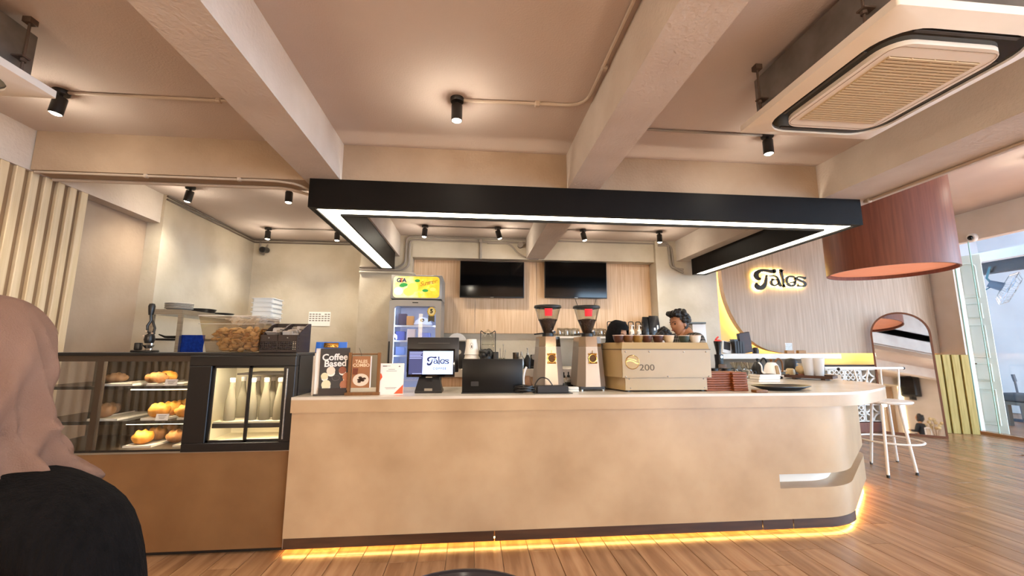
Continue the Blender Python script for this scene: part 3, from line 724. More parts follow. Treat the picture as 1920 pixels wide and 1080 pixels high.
# pastries on white platters
M_plate = mat('white platter', '#ece5d8', 0.35)
M_bread = mat('golden pastry', '#d59a3c', 0.6, col2='#b8741f', scale=9, detail=6, bump=0.4, bscale=60)
M_bread2 = mat('brown pastry', '#9c6a36', 0.65, col2='#6d4320', scale=10, detail=6, bump=0.5, bscale=60)
M_bread3 = mat('dull brown bun', '#8d6a48', 0.7, col2='#75543a', scale=8, detail=5)
def platter(xc, y0, y1, z, w, label):
    mb = MB(); mb.prism([(-w / 2, 0), (w / 2, 0), (w / 2, y1 - y0), (-w / 2, y1 - y0)], 0, 0.008)
    for p, q in (((-w / 2, 0, 0.008), (w / 2, 0.006, 0.015)), ((-w / 2, 0, 0.008), (-w / 2 + 0.006, y1 - y0, 0.015)), ((w / 2 - 0.006, 0, 0.008), (w / 2, y1 - y0, 0.015))): mb.b2(p, q)
    return one(mb, 'platter', M_plate, label, 'platter', (xc, y0, z), group='white platters in the cake cabinet', smooth=0)
def roll(x, y, z, r, m, label, rz=0.3, name='bread_roll', L=1.15):
    mb = MB(); mb.sphere((0, 0, r * 0.82), r, 20, 14, (L, 0.95, 0.85))
    for v in mb.bm.verts:
        p = v.co; sp = 1 + 0.07 * math.sin(p.x / r * 9) * (1 if p.z > r * 0.4 else 0) + 0.05 * noise.noise(p * 28 + Vector((x * 9, y * 7, 0)))
        v.co = Vector((p.x * sp, p.y * sp, max(p.z * sp, 0.0)))
    return one(mb, name, m, label, 'pastry', (x, y, z), rz, group='pastries in the cake cabinet', smooth=60)
gs = s1 + 0.001; gm = s2 + 0.001; gb = CB + 0.017
pw = 0.17
def X_(px, y): return at(px, 760, Y=y).x
yA = CY + 0.08
platter(X_(305, yA) - 0.0, yA, yA + 0.4, gs, 0.26, 'white platter with pale pastries on the top glass shelf')
roll(X_(288, yA + 0.12), yA + 0.12, gs + 0.009, 0.05, M_bread2, 'flat pale pastry at the front of the top glass shelf', 0.2, L=1.5)
roll(X_(308, yA + 0.22), yA + 0.22, gs + 0.009, 0.052, M_bread, 'golden pastry behind the flat pale one on the top glass shelf', -0.2, L=1.4)
platter(X_(215, yA), yA, yA + 0.4, gs, 0.2, 'white platter left of centre on the top glass shelf')
roll(X_(212, yA + 0.2), yA + 0.2, gs + 0.009, 0.045, M_bread3, 'dull pastry on the left platter of the top glass shelf', 0.2, L=1.6)
platter(X_(290, yA), yA, yA + 0.42, gm, pw, 'white platter with a row of golden rolls on the middle shelf')
for i, (dy, w) in enumerate(((0.07, 'front'), (0.19, 'middle'), (0.31, 'rear'))):
    roll(X_(286, yA) + 0.01 * i, yA + dy, gm + 0.009, 0.062, M_bread, w + ' golden spiral roll of the row on the middle shelf', 0.2 * i, L=1.1)
platter(X_(352, yA) - 0.02, yA, yA + 0.42, gm, 0.09, 'white platter against the black frame on the middle shelf')
roll(X_(347, yA + 0.06), yA + 0.07, gm + 0.009, 0.055, M_bread, 'golden roll cut off by the black frame on the middle shelf', 0.4)
platter(X_(195, yA), yA, yA + 0.42, gm, pw + 0.03, 'white platter with two buns at the left of the middle shelf')
roll(X_(196, yA + 0.1), yA + 0.1, gm + 0.009, 0.06, M_bread3, 'front dull bun at the left of the middle shelf', 0.1)
roll(X_(208, yA + 0.26), yA + 0.26, gm + 0.009, 0.055, M_bread3, 'rear dull bun at the left of the middle shelf', 0.5)
platter(X_(266, yA), yA, yA + 0.45, gb, pw + 0.02, 'white platter with brown rolls on the cabinet floor')
for i, (dy, w) in enumerate(((0.09, 'front'), (0.21, 'middle'), (0.33, 'rear'))):
    roll(X_(258, yA) + 0.012 * i, yA + dy, gb + 0.009, 0.06, M_bread2 if i else M_bread, w + ' crusty roll of the row on the cabinet floor', 0.5 - 0.3 * i, L=1.1)
platter(X_(343, yA) + 0.005, yA, yA + 0.45, gb, 0.09, 'white platter against the black frame on the cabinet floor')
roll(X_(337, yA + 0.12), yA + 0.12, gb + 0.009, 0.055, M_bread2, 'crusty roll cut off by the black frame on the cabinet floor', 0.2)
def tagcard(px, py, y, z, label):
    t = thing('price_tag', label, 'price tag', (at(px, py, Y=y).x, y, z))
    mb = MB(); mb.box((0, 0, 0.024), (0.085, 0.003, 0.046), m=Matrix.Rotation(-0.25, 4, 'X')); mb.build('card', M_paper, t, smooth=0)
    mb = MB()
    for k in range(3): mb.box((0, -0.0022, 0.034 - 0.009 * k), (0.055 - 0.01 * k, 0.001, 0.003), m=Matrix.Rotation(-0.25, 4, 'X'))
    mb.build('printed_lines', mat('grey print', '#77706a', 0.8), t, smooth=0)
    return t
tagcard(303, 782, CY + 0.045, s2 + 0.003, 'white price tag before the golden rolls on the middle shelf')
tagcard(320, 716, CY + 0.045, s1 + 0.003, 'white price tag before the pale pastries on the top shelf')

# ------------------------------------------------------------------ things standing on top of the cabinet
# lever citrus press
yj_ = CY + 0.30; xj = at(278, 655, Y=yj_).x
t = thing('citrus_press', 'black lever citrus press with a bulb grip on the cabinet top', 'juicer', (xj, yj_, CT), 0.2)
mb = MB(); mb.b2((-0.09, -0.06, 0), (0.05, 0.06, 0.018), 0.006); mb.b2((-0.085, -0.03, 0.018), (-0.045, 0.02, 0.075), 0.008); mb.build('base', M_plastic, t)
mb = MB(); mb.cyl((0.005, 0.02, 0.01), (0.012, 0.02, 0.19), 0.009, seg=10); mb.build('post', M_chrome, t)
mb = MB(); mb.lathe([(0, 0.03), (0.02, 0.03), (0.035, 0.05), (0.037, 0.056), (0.015, 0.056)], seg=18); mb.lathe([(0.0, 0.0), (0.03, 0.0), (0.02, 0.022), (0, 0.022)], seg=14); mb.build('juice_cup', M_chrome, t)
mb = MB(); mb.lathe([(0, 0.07), (0.028, 0.072), (0.036, 0.10), (0.03, 0.135), (0.012, 0.15), (0, 0.15)], seg=16); mb.build('press_head', M_plastic, t)
mb = MB(); mb.tube([(0.02, 0, 0.14), (-0.02, 0, 0.165), (-0.025, 0, 0.21), (-0.005, 0, 0.25), (-0.012, 0, 0.30)], 0.010, 8); mb.tube([(0.02, 0, 0.14), (0.026, 0, 0.19), (0.004, 0, 0.25)], 0.009, 8); mb.build('lever', M_plastic, t)
mb = MB(); mb.lathe([(0, 0.0), (0.016, 0.0), (0.02, 0.03), (0.024, 0.07), (0.018, 0.09), (0, 0.095)], (-0.012, 0, 0.295), 14); mb.build('grip', M_plastic, t)
for dx, dz in ((-0.02, 0.165), (0.02, 0.15), (-0.032, 0.13)):
    mb = MB(); mb.cyl((dx, -0.02, dz), (dx, 0.02, dz), 0.007, seg=8); mb.build('pivot_bolt', M_chrome, t)
# steel rack along the side wall
ra = at(342, 580, Y=4.3); rb = at(283, 577, Y=4.3)
rx0, rx1, ry0, ry1, rz_ = rb.x, ra.x, 4.3, 6.2, ra.z
rack = thing('steel_rack', 'stainless steel rack along the pale side wall', 'rack', (0, 0, 0))
mb = MB(); mb.b2((rx0, ry0, rz_ - 0.05), (rx1, ry1, rz_)); mb.build('top_shelf', M_steel, rack, smooth=0)
for x in (rx0 + 0.015, rx1 - 0.015):
    for y in (ry0 + 0.015, ry1 - 0.015):
        mb = MB(); mb.b2((x - 0.016, y - 0.016, 0), (x + 0.016, y + 0.016, rz_ - 0.05)); mb.build('leg', M_steel, rack, smooth=0)
mb = MB(); mb.b2((rx0, ry0, 1.30), (rx1, ry1, 1.33)); mb.build('lower_shelf', M_steel, rack, smooth=0)
mb = MB(); mb.b2((rx0 + 0.005, ry1 - 0.35, 1.33), (rx0 + 0.02, ry1, rz_ - 0.05)); mb.build('back_plate', M_steel, rack, smooth=0)
# plates
py_ = ry0 + 0.17; pc = ((rx0 + rx1) / 2 - 0.0, py_)
for i in range(5):
    mb = MB(); mb.lathe([(0, 0), (0.07, 0), (0.115, 0.016), (0.12, 0.018), (0.116, 0.022), (0.07, 0.008), (0, 0.008)], seg=28)
    one(mb, 'plate', mat('grey stoneware', '#b5aea6', 0.35), ('lowest', 'second from bottom', 'middle', 'second from top', 'topmost')[i] + ' grey plate of the stack on the steel rack', 'plate', (pc[0], pc[1], rz_ + 0.002 + 0.0125 * i), group='grey plates on the steel rack')
mb = MB(); mb.lathe([(0, 0), (0.10, 0), (0.125, 0.045), (0.118, 0.048), (0.095, 0.008), (0, 0.008)], seg=28)
one(mb, 'serving_tray', M_plastic, 'black round tray behind the plates on the steel rack', 'tray', (pc[0] + 0.01, py_ + 0.36, rz_ + 0.002))
mb = MB(); mb.lathe([(0, 0), (0.09, 0), (0.12, 0.03), (0.112, 0.033), (0.085, 0.008), (0, 0.008)], seg=28)
one(mb, 'serving_tray', M_plastic, 'smaller dark dish further along the steel rack', 'tray', (pc[0] + 0.01, py_ + 0.72, rz_ + 0.002))
for i in range(2):
    mb = MB(); mb.b2((-0.11, -0.2, 0), (0.11, 0.2, 0.006))
    one(mb, 'paper_sheet', M_paper, ('lower', 'upper')[i] + ' white paper sheet lying on the steel rack', 'paper', (pc[0] + 0.02 * i, py_ + 1.12 + 0.05 * i, rz_ + 0.002 + 0.008 * i), 0.15 * i)
for i in range(5):
    s_ = 0.165
    mb = MB(); mb.prism(rrect(2 * s_ - 0.06, 0.30, 0.03), 0, 0.055); mb.prism(rrect(2 * s_ - 0.03, 0.33, 0.03), 0.047, 0.058)
    q = at(489, 600, Y=ry1 - 0.12)
    one(mb, 'foam_box', mat('white foam', '#e3e3e2', 0.7), ('lowest', 'second lowest', 'middle', 'second highest', 'topmost')[i] + ' white food box of the stack at the rack end', 'food box', (rx1 - 0.03, ry1 - 0.17, rz_ + 0.002 + 0.062 * i - 0.0), 0, group='white food boxes on the steel rack', smooth=30)
# blue towel over a bin behind the cabinet, and dark tongs
mb = MB()
a, b = at(338, 628, Y=4.33), at(379, 659, Y=4.33); b.z = 1.362
bm = mb.bm
vs = [[bm.verts.new((a.x + (b.x - a.x) * i / 8, 4.345 + 0.008 * math.sin(i * 1.7 + j), a.z + (b.z - 0.03 - a.z) * j / 6)) for j in range(7)] for i in range(9)]
for i in range(8):
    for j in range(6): bm.faces.new((vs[i][j], vs[i + 1][j], vs[i + 1][j + 1], vs[i][j + 1]))
bmesh.ops.solidify(bm, geom=bm.faces[:], thickness=0.02)
one(mb, 'blue_towel', mat('blue microfibre', '#1f4fc4', 0.95, col2='#173fa6', scale=40, bump=0.6, bscale=160), 'folded bright blue towel behind the cabinet under the steel rack', 'towel', smooth=60)
mb = MB(); q = at(298, 627, Y=4.5)
mb.tube([(q.x, 4.5, q.z), (q.x + 0.06, 4.5, q.z - 0.025), (q.x + 0.25, 4.5, q.z - 0.025), (q.x + 0.33, 4.5, q.z - 0.015)], [0.006, 0.012, 0.014, 0.01], 8)
mb.b2((q.x - 0.1, 4.47, q.z - 0.06), (q.x + 0.36, 4.9, q.z - 0.04)); 
one(mb, 'serving_tongs', M_plastic, 'black tongs lying on a dark board inside the steel rack', 'tongs')
# clear tub of brown chips
yt = CY + 0.10
a, b = at(376, 658, Y=yt), at(511, 592, Y=yt)
bx0, bx1 = at(383, 658, Y=yt).x, at(482, 658, Y=yt).x
tx0, tx1 = at(373, 592, Y=yt).x, at(487, 592, Y=yt).x
H_ = at(400, 592, Y=yt).z - CT
t = thing('clear_tub', 'clear plastic tub of golden chip bags on the cabinet top', 'tub', (0, yt, CT))
mb = MB(); bm = mb.bm
D_ = 0.34
def ringv(x0, x1, y0, y1, z): return [bm.verts.new(p) for p in ((x0, y0, z), (x1, y0, z), (x1, y1, z), (x0, y1, z))]
R0 = ringv(bx0, bx1, 0.02, D_ - 0.02, 0.002); R1 = ringv(tx0, tx1, 0, D_, H_)
bm.faces.new(R0)
for k in range(4): bm.faces.new((R0[k], R0[(k + 1) % 4], R1[(k + 1) % 4], R1[k]))
bmesh.ops.solidify(bm, geom=bm.faces[:], thickness=0.004)
mb.build('tub_wall', glass('tub plastic', '#efe6da', rough=0.1, refl=0.12, tint=0.93), t, smooth=0)
mb = MB(); mb.tube([(tx0, 0, H_), (tx1, 0, H_), (tx1, D_, H_), (tx0, D_, H_)], 0.005, 6, True); mb.tube([(tx0 + 0.004, -0.001, H_ * 0.78), (tx1 - 0.004, -0.001, H_ * 0.78)], 0.002, 5); mb.build('rim', mat('cloudy plastic', '#d9d2c8', 0.25, alpha=0.55), t)
for px in (413, 468):
    mb = MB(); q = at(px, 637, Y=yt); mb.tube([(q.x + 0.012 * math.cos(k * PI / 6), -0.002, q.z - CT + 0.012 * math.sin(k * PI / 6)) for k in range(12)], 0.0025, 5, True); mb.build('wall_ring', mat('amber ring', '#8c6428', 0.4), t)
mb = MB()
for k in range(330):
    u, v, w_ = random.random(), random.random(), random.random()
    zz = 0.02 + w_ * H_ * 0.60
    xx = bx0 + 0.03 + u * (bx1 - bx0 - 0.06); yy = 0.04 + v * (D_ - 0.08)
    mb.sphere((xx, yy, zz), 0.024, 7, 4, (1.2, 0.45, 0.85), m=Matrix.Translation((xx, yy, zz)) @ Matrix.Rotation(random.random() * 3, 4, 'Z') @ Matrix.Rotation(random.random() * 3, 4, 'X') @ Matrix.Translation((-xx, -yy, -zz)))
c = mb.build('chips', mat('golden chips', '#c4995a', 0.5, col2='#ddbb80', scale=22, detail=5), t, smooth=60); c['kind'] = 'stuff'
mb = MB()
for k in range(22):
    xx = tx0 + 0.13 + random.random() * (tx1 - tx0 - 0.16); yy = 0.05 + random.random() * (D_ - 0.1); zz = H_ * (0.76 + 0.2 * random.random())
    mb.box((xx, yy, zz), (0.07, 0.003, 0.05), m=Matrix.Translation((xx, yy, zz)) @ Matrix.Rotation(random.random() * 3, 4, 'Z') @ Matrix.Rotation(random.random() * 1.5, 4, 'X') @ Matrix.Translation((-xx, -yy, -zz)))
c = mb.build('sachets', mat('clear sachet', '#e9e3da', 0.12, alpha=0.45), t, smooth=0); c['kind'] = 'stuff'
# two dark baskets with sloping sides
def basket(px0, px1, label):
    yb = CY + 0.09
    xa, xb = at(px0, 655, Y=yb).x + 0.003, at(px1, 655, Y=yb).x - 0.003
    w = xb - xa; hf = 0.135; hb = 0.205; d = 0.26
    t = thing('plastic_basket', label, 'basket', ((xa + xb) / 2, yb, CT + 0.001))
    M_ = mat('dark brown plastic', '#2a1d1a', 0.45)
    mb = MB(); mb.b2((-w / 2, 0, 0), (w / 2, d, 0.006)); mb.build('bottom', M_, t, smooth=0)
    def grid(p0, u, v, nu, nv, hz):   # lattice wall from bars
        m_ = MB(); p0, u, v = Vector(p0), Vector(u), Vector(v)
        for i in range(nu + 1): m_.tube([p0 + u * i / nu, p0 + u * i / nu + v], 0.0028, 4)
        for j in range(nv + 1): m_.tube([p0 + v * j / nv, p0 + v * j / nv + u], 0.0035, 4)
        return m_
    f = grid((-w / 2, 0.002, 0.006), (w, 0, 0), (0, 0, hf * 0.62), 9, 6, 0); f.b2((-w / 2, 0, hf * 0.62), (w / 2, 0.004, hf)); f.b2((-w / 2, 0, 0), (w / 2, 0.004, 0.02)); f.build('front_lattice', M_, t, smooth=0)
    for sx in (-1, 1):
        m_ = MB(); prof = [(0, hf)] + [(d * (0.12 + 0.88 * k / 8), hf + (hb + 0.03 - hf) * math.sin(k / 8 * PI / 2)) for k in range(9)]
        Rm = Matrix.Translation((sx * w / 2, 0, 0)) @ Matrix.Rotation(PI / 2, 4, 'Z') @ Matrix.Rotation(PI / 2, 4, 'X')
        m_.prism([(0, 0)] + prof + [(d, 0)], -0.002, 0.002, Rm)
        for j in range(7): m_.b2((sx * (w / 2 + 0.002), 0.03, 0.03 + 0.024 * j), (sx * (w / 2 + 0.005), d - 0.02, 0.036 + 0.024 * j))
        m_.build('side_wall', M_, t, smooth=30)
    bk = grid((-w / 2, d, 0.006), (w, 0, 0), (0, 0, hb + 0.02), 9, 9, 0); bk.b2((-w / 2, d - 0.004, hb - 0.01), (w / 2, d, hb + 0.03)); bk.build('back_lattice', M_, t, smooth=0)
    mb = MB(); mb.sphere((0, -0.001, hf * 0.83), 0.006, 8, 6); mb.build('rivet', M_steel, t)
    mb = MB()
    for k in range(16):
        xx = (random.random() - 0.5) * (w - 0.06); yy = 0.04 + random.random() * (d - 0.08); zz = hf * 0.7 + 0.07 * yy / d + random.random() * 0.045
        mb.box((xx, yy, zz), (0.075, 0.004, 0.055), m=Matrix.Translation((xx, yy, zz)) @ Matrix.Rotation(random.random() - 0.5, 4, 'Z') @ Matrix.Rotation(random.random() * 1.2, 4, 'X') @ Matrix.Translation((-xx, -yy, -zz)))
    c = mb.build('sachets', mat('foil sachet', '#c7bcb2', 0.15, alpha=0.75), t, smooth=0); c['kind'] = 'stuff'
basket(486, 519, 'dark lattice basket of sachets beside the clear tub')
basket(519, 556, 'dark lattice basket of sachets nearest the menu stand')
# dark splash block at the cabinet's end, between it and the bar
# notice on the back wall
t = thing('paper_notice', 'white printed sheet taped to the pale back wall', 'notice', (at(599, 598, Y=6.595).x, 6.595, at(599, 598, Y=6.595).z))
a, b = at(579, 585, Y=6.595), at(618, 612, Y=6.595)
w, h = b.x - a.x, a.z - b.z
mb = MB(); mb.box((0, 0, 0), (w, 0.003, h)); mb.build('sheet', M_paper, t, smooth=0)
mb = MB()
for j in range(4):
    for i in range(7):
        if random.random() < 0.85: mb.box((-w * 0.42 + w * 0.14 * i, -0.0025, h * 0.33 - j * h * 0.15), (w * 0.1, 0.001, h * 0.07))
mb.build('printed_table', mat('grey print', '', 0), t, smooth=0)
# ------------------------------------------------------------------ things on the bar
M_menu = mat('dark menu print', '#34302f', 0.5)
M_stand = mat('smoky acrylic', '#3b3230', 0.25)
M_clip = mat('blue clipboard', '#2f6fd0', 0.4)
M_stain = mat('brown stained wood', '#7a4e22', 0.5, col2='#6a421c', scale=4, stretch=(10, 10, 1), detail=6)
def on(px, y, z=ZT): return Vector((at(px, 735, Y=y).x, y, z))
def ww(p0, p1, y): return at(p1, 735, Y=y).x - at(p0, 735, Y=y).x
def zz(py, y, px=960): return at(px, py, Y=y).z
# blue clipboard standing behind the menus
y = 3.62
c0 = on(613, y); w = ww(583, 643, y); h = zz(641, y, 613) - ZT
t = thing('clipboard', 'blue clipboard with a metal clip standing behind the drinks menus', 'clipboard', (c0.x, y, ZT + 0.002), rot=(-0.10, 0, 0))
mb = MB(); mb.b2((-w / 2, 0, 0), (w / 2, 0.005, h), 0.001, 1); mb.build('board', M_clip, t, smooth=0)
mb = MB(); mb.b2((-w / 2 + 0.01, -0.004, 0.01), (w / 2 - 0.012, 0, h - 0.055)); mb.build('paper', M_paper, t, smooth=0)
mb = MB(); mb.b2((-0.06, -0.012, h - 0.05), (0.06, -0.002, h - 0.008), 0.004); mb.tube([(-0.05, -0.014, h - 0.046), (-0.03, -0.018, h - 0.03), (0.03, -0.018, h - 0.03), (0.05, -0.014, h - 0.046)], 0.004, 6); mb.build('clip', M_brass, t)
# drinks menus in a smoky holder
y = 3.30
c0 = on(622, y); w = ww(590, 654, y) ; h = zz(652, y, 620) - ZT
t = thing('menu_stand', 'smoky acrylic stand with dark drinks menus and white sheets', 'menu stand', (c0.x, y, ZT), 0.12)
mb = MB(); mb.b2((-w / 2 - 0.005, -0.01, 0), (w / 2 - 0.02, 0.14, 0.012)); mb.b2((-w / 2 + 0.03, -0.012, 0.012), (w / 2 - 0.02, -0.006, 0.055)); mb.b2((-w / 2 + 0.03, 0.07, 0.012), (w / 2 - 0.02, 0.076, 0.15)); mb.build('holder', M_stand, t, smooth=0)
R = Matrix.Rotation(-0.13, 4, 'X') @ Matrix.Rotation(-0.035, 4, 'Y')
mw = w * 0.86
for k in range(3):
    mb = MB(); mb.b2((-mw / 2 - 0.022 - 0.012 * k, 0.012 + 0.014 * k, 0.012), (mw / 2 - 0.03, 0.015 + 0.014 * k, h - 0.02 * k - 0.01), m=R); mb.build('paper', M_paper, t, smooth=0)
mb = MB(); mb.b2((-mw / 2 + 0.012, 0.0, 0.012), (mw / 2 + 0.012, 0.006, h), m=R); men = mb.build('menu', M_menu, t, smooth=0); men['label'] = 'dark drinks menu in front'
def flat(parent, name, m, R, draw):
    b = MB(); draw(b)
    bmesh.ops.transform(b.bm, matrix=R, verts=b.bm.verts[:])
    return b.build(name, m, parent, smooth=0)
XZ = Matrix.Rotation(PI / 2, 4, 'X')   # drawing plane (x, y) -> (x, z), facing -y
def disc(b, x, z, r, d, n=18, sy=1): b.prism([(x + r * math.cos(2 * PI * k / n), z + r * sy * math.sin(2 * PI * k / n)) for k in range(n)], 0, d)
def tx(body, size, m, par, x, z, yy, **k):
    o = text(body, size, m, par, (0, 0, 0), **k)
    o.matrix_local = R @ Matrix.Translation((x, yy, z)) @ Matrix.Rotation(PI / 2, 4, 'X')
    return o
tx('Coffee', 0.068, M_paper, men, 0.012, h * 0.80, -0.0015, bold=0.0016)
tx('Based', 0.068, M_paper, men, 0.016, h * 0.665, -0.0015, bold=0.0016)
cups = [(-0.028, 0.52, 0.034, '#e3cdb8'), (0.062, 0.52, 0.03, '#8a4c34'), (-0.075, 0.41, 0.028, '#d9cfa6'), (0.098, 0.38, 0.034, '#b0714f'), (-0.06, 0.235, 0.036, '#e0d5b0'), (0.082, 0.215, 0.036, '#a8694a')]
for k, (cx_, cz, r, col) in enumerate(cups):
    Rr = R @ Matrix.Translation((0.012, -0.0004, 0)) @ XZ
    flat(men, 'printed_cup', mat('cup print %s' % col, col, 0.5), Rr, lambda b: disc(b, cx_ * w / 0.27, cz * h, r * w / 0.27, 0.0008))
    flat(men, 'printed_rim', mat('cup rim print', '#efe4d8', 0.5), Rr, lambda b: disc(b, cx_ * w / 0.27 + 0.002, cz * h - r * 0.55, r * 0.9 * w / 0.27, 0.0004, sy=0.9))
mb = MB(); [mb.tube([R @ Vector((0.02 + 0.03 * math.cos(a_ / 8 * 2 * PI) * (1 + 0.3 * math.sin(a_)), -0.0012, h * 0.36 + 0.02 * math.sin(a_ / 8 * 2 * PI))) for a_ in range(8)], 0.0012, 4, True)]; mb.build('printed_splash', mat('grey print', '', 0), men)
# wooden brochure frame
y = 3.32
c0 = on(681, y); w = ww(652, 712, y); h = zz(661, y, 680) - ZT
t = thing('brochure_frame', 'brown wooden frame with a hanging food brochure on the bar', 'brochure stand', (c0.x, y, ZT), 0.06)
for x in (-w / 2 + 0.012, w / 2 - 0.012):
    mb = MB(); mb.b2((x - 0.012, -0.012, 0.02), (x + 0.012, 0.012, h), 0.002, 1); mb.build('post', M_stain, t, smooth=0)
mb = MB(); mb.b2((-w / 2 - 0.012, -0.03, 0), (w / 2 + 0.005, 0.03, 0.022), 0.002, 1); mb.build('base', M_stain, t, smooth=0)
mb = MB(); mb.cyl((-w / 2, 0, h - 0.012), (w / 2, 0, h - 0.012), 0.005, seg=8); mb.build('crossbar', M_stain, t)
bw, bh = w * 0.56, h * 0.74
for k in range(2):
    mb = MB(); mb.b2((-w / 2 + 0.03 + 0.008 * k, -0.014 + 0.006 * k, 0.055), (-w / 2 + 0.03 + bw + 0.008 * k, -0.011 + 0.006 * k, 0.055 + bh)); br = mb.build('brochure', mat('brown brochure print', '#a06a42', 0.5, col2='#8a5633', scale=6) if k == 0 else M_paper, t, smooth=0)
    if k == 0: br0 = br
R = Matrix.Translation((-w / 2 + 0.03 + bw / 2, -0.0145, 0.055))
tx('TALES', 0.033, mat('cream print', '#e3c9a6', 0.6), br0, 0, bh * 0.83, 0, bold=0.0008)
tx('COMBO', 0.033, mat('cream print', '', 0), br0, 0, bh * 0.71, 0, bold=0.0008)
Rr = R @ XZ
flat(br0, 'printed_glass', mat('tea print', '#6d3018', 0.5), Rr, lambda b: b.prism([(-0.06, bh * 0.42), (-0.025, bh * 0.42), (-0.02, bh * 0.62), (-0.06, bh * 0.62)], 0, 0.0006))
flat(br0, 'printed_plate', mat('plate print', '#d8c6b0', 0.5), Rr, lambda b: disc(b, 0.002, bh * 0.25, bw * 0.44, 0.0006, 24, 0.8))
for k in range(9):
    a_ = k * 2.4; flat(br0, 'printed_food', mat('food print', '#3c2214', 0.5), Rr, lambda b: disc(b, 0.002 + 0.03 * math.cos(a_) * (k / 9), bh * 0.26 + 0.024 * math.sin(a_) * (k / 9), 0.014, 0.0011, 9, 0.6))
mb = MB(); mb.tube([(-w / 2 + 0.03 + bw / 2, -0.013, 0.055 + bh - 0.012), (-w / 2 + 0.03 + bw / 2 - 0.004, -0.01, h - 0.01), (-w / 2 + 0.035 + bw / 2 - 0.02, 0, h + 0.01), (-w / 2 + 0.03 + bw / 2 - 0.025, 0.005, h + 0.035)], 0.0015, 5); mb.build('wire_loop', M_black, t)
# white payment sign (its code left blank)
y = 3.33
c0 = on(732, y); w = ww(709, 756, y); h = zz(681, y, 733) - ZT
t = thing('payment_sign', 'white acrylic payment sign with orange corners leaning on the bar', 'sign', (c0.x, y, ZT), 0.10)
R = Matrix.Rotation(-0.14, 4, 'X')
mb = MB(); mb.b2((-w / 2, 0, 0), (w / 2, 0.004, h), m=R); mb.b2((-w / 2, 0.004, 0), (w / 2, 0.07, 0.004)); sg = mb.build('plate', mat('white print', '#eadfd6', 0.3), t, smooth=0)
Rr = R @ Matrix.Translation((0, -0.0003, 0)) @ XZ
M_or = mat('orange print', '#e0512a', 0.4)
flat(t, 'printed_shape', M_or, Rr, lambda b: b.prism([(-w / 2, h * 0.42), (-w / 2 + 0.012, h * 0.44), (-w / 2 + 0.028, h * 0.56), (-w / 2 + 0.020, h * 0.66), (-w / 2, h * 0.72)], 0, 0.0008))
flat(t, 'printed_shape', M_or, Rr, lambda b: b.prism([(w / 2 - 0.07, 0.006), (w / 2 - 0.002, 0.006), (w / 2 - 0.002, 0.075)], 0, 0.0008))
flat(t, 'printed_mark', M_menu, Rr, lambda b: (b.prism([(-w * 0.36, h * 0.90), (-w * 0.19, h * 0.90), (-w * 0.19, h * 0.925), (-w * 0.36, h * 0.925)], 0, 0.0008), b.prism([(w * 0.27, h * 0.885), (w * 0.35, h * 0.885), (w * 0.31, h * 0.93)], 0, 0.0008)))
def lines(b):
    for zz_, ww_ in ((0.91, 0.22), (0.80, 0.26), (0.745, 0.42), (0.215, 0.46), (0.18, 0.38)):
        x_ = 0.0 if zz_ != 0.91 else -0.03
        b.prism([(x_ - w * ww_ / 2, h * zz_), (x_ + w * ww_ / 2, h * zz_), (x_ + w * ww_ / 2, h * zz_ + 0.003), (x_ - w * ww_ / 2, h * zz_ + 0.003)], 0, 0.0008)
flat(t, 'printed_lines', mat('grey print', '', 0), Rr, lines)
# two sided till
y = 3.46
c0 = on(806, y)
t = thing('till_terminal', 'black two sided till with a lit customer screen on the bar', 'till', (c0.x, y, ZT), 0.0)
x0, x1 = at(761, 640, Y=y).x - c0.x, at(860, 640, Y=y).x - c0.x
z0, z1 = zz(692, y, 806) - ZT, zz(632, y, 806) - ZT
mb = MB(); mb.b2((x0, 0.08, z0 - 0.03), (x1, 0.115, z1), 0.006, 2); mb.build('staff_screen', M_plastic, t)
mb = MB(); mb.b2((x0 + 0.09, 0.076, z1 - 0.05), (x0 + 0.35, 0.081, z1 - 0.046)); mb.build('vent_slot', mat('slot grey', '#4c4745', 0.4), t, smooth=0)
y2 = y - 0.02
cx0, cx1 = at(763, 680, Y=y2).x - c0.x, at(853, 680, Y=y2).x - c0.x
cz0, cz1 = zz(707, y2, 806) - ZT, zz(654, y2, 806) - ZT
R = Matrix.Translation((0, -0.02, 0)) @ Matrix.Translation((0, 0, cz0)) @ Matrix.Rotation(-0.08, 4, 'X')
hh = cz1 - cz0
mb = MB(); mb.b2((cx0, 0, 0), (cx1, 0.025, hh), 0.004, 2, m=R); mb.build('customer_screen', M_gloss, t)
sx0, sx1, sz0, sz1 = cx0 + 0.014, cx1 - 0.016, 0.022, hh - 0.018
mid = sx0 + (sx1 - sx0) * 0.31
mb = MB(); mb.b2((mid, -0.0015, sz0), (sx1, 0.001, sz1), m=R); scr = mb.build('screen_panel', mat('lit screen blue', '#bcd2ff', 0.3, emit='#a9c6ff', estr=0.9), t, smooth=0)
mb = MB(); mb.b2((sx0, -0.0015, sz0), (mid, 0.001, sz1), m=R); mb.build('screen_list', mat('dark screen blue', '#27305a', 0.3, emit='#2a3360', estr=0.9), t, smooth=0)
mb = MB()
for k in range(5): mb.b2((sx0 + 0.004, -0.0025, sz1 - 0.012 - 0.012 * k), (mid - 0.004 - 0.006 * (k % 3), -0.001, sz1 - 0.007 - 0.012 * k), m=R)
mb.b2((sx0 + 0.03, -0.0025, sz0 + 0.003), (mid - 0.004, -0.001, sz0 + 0.008), m=R)
mb.build('screen_lines', mat('screen line', '#8f9bd0', 0.4, emit='#8f9bd0', estr=0.8), t, smooth=0)
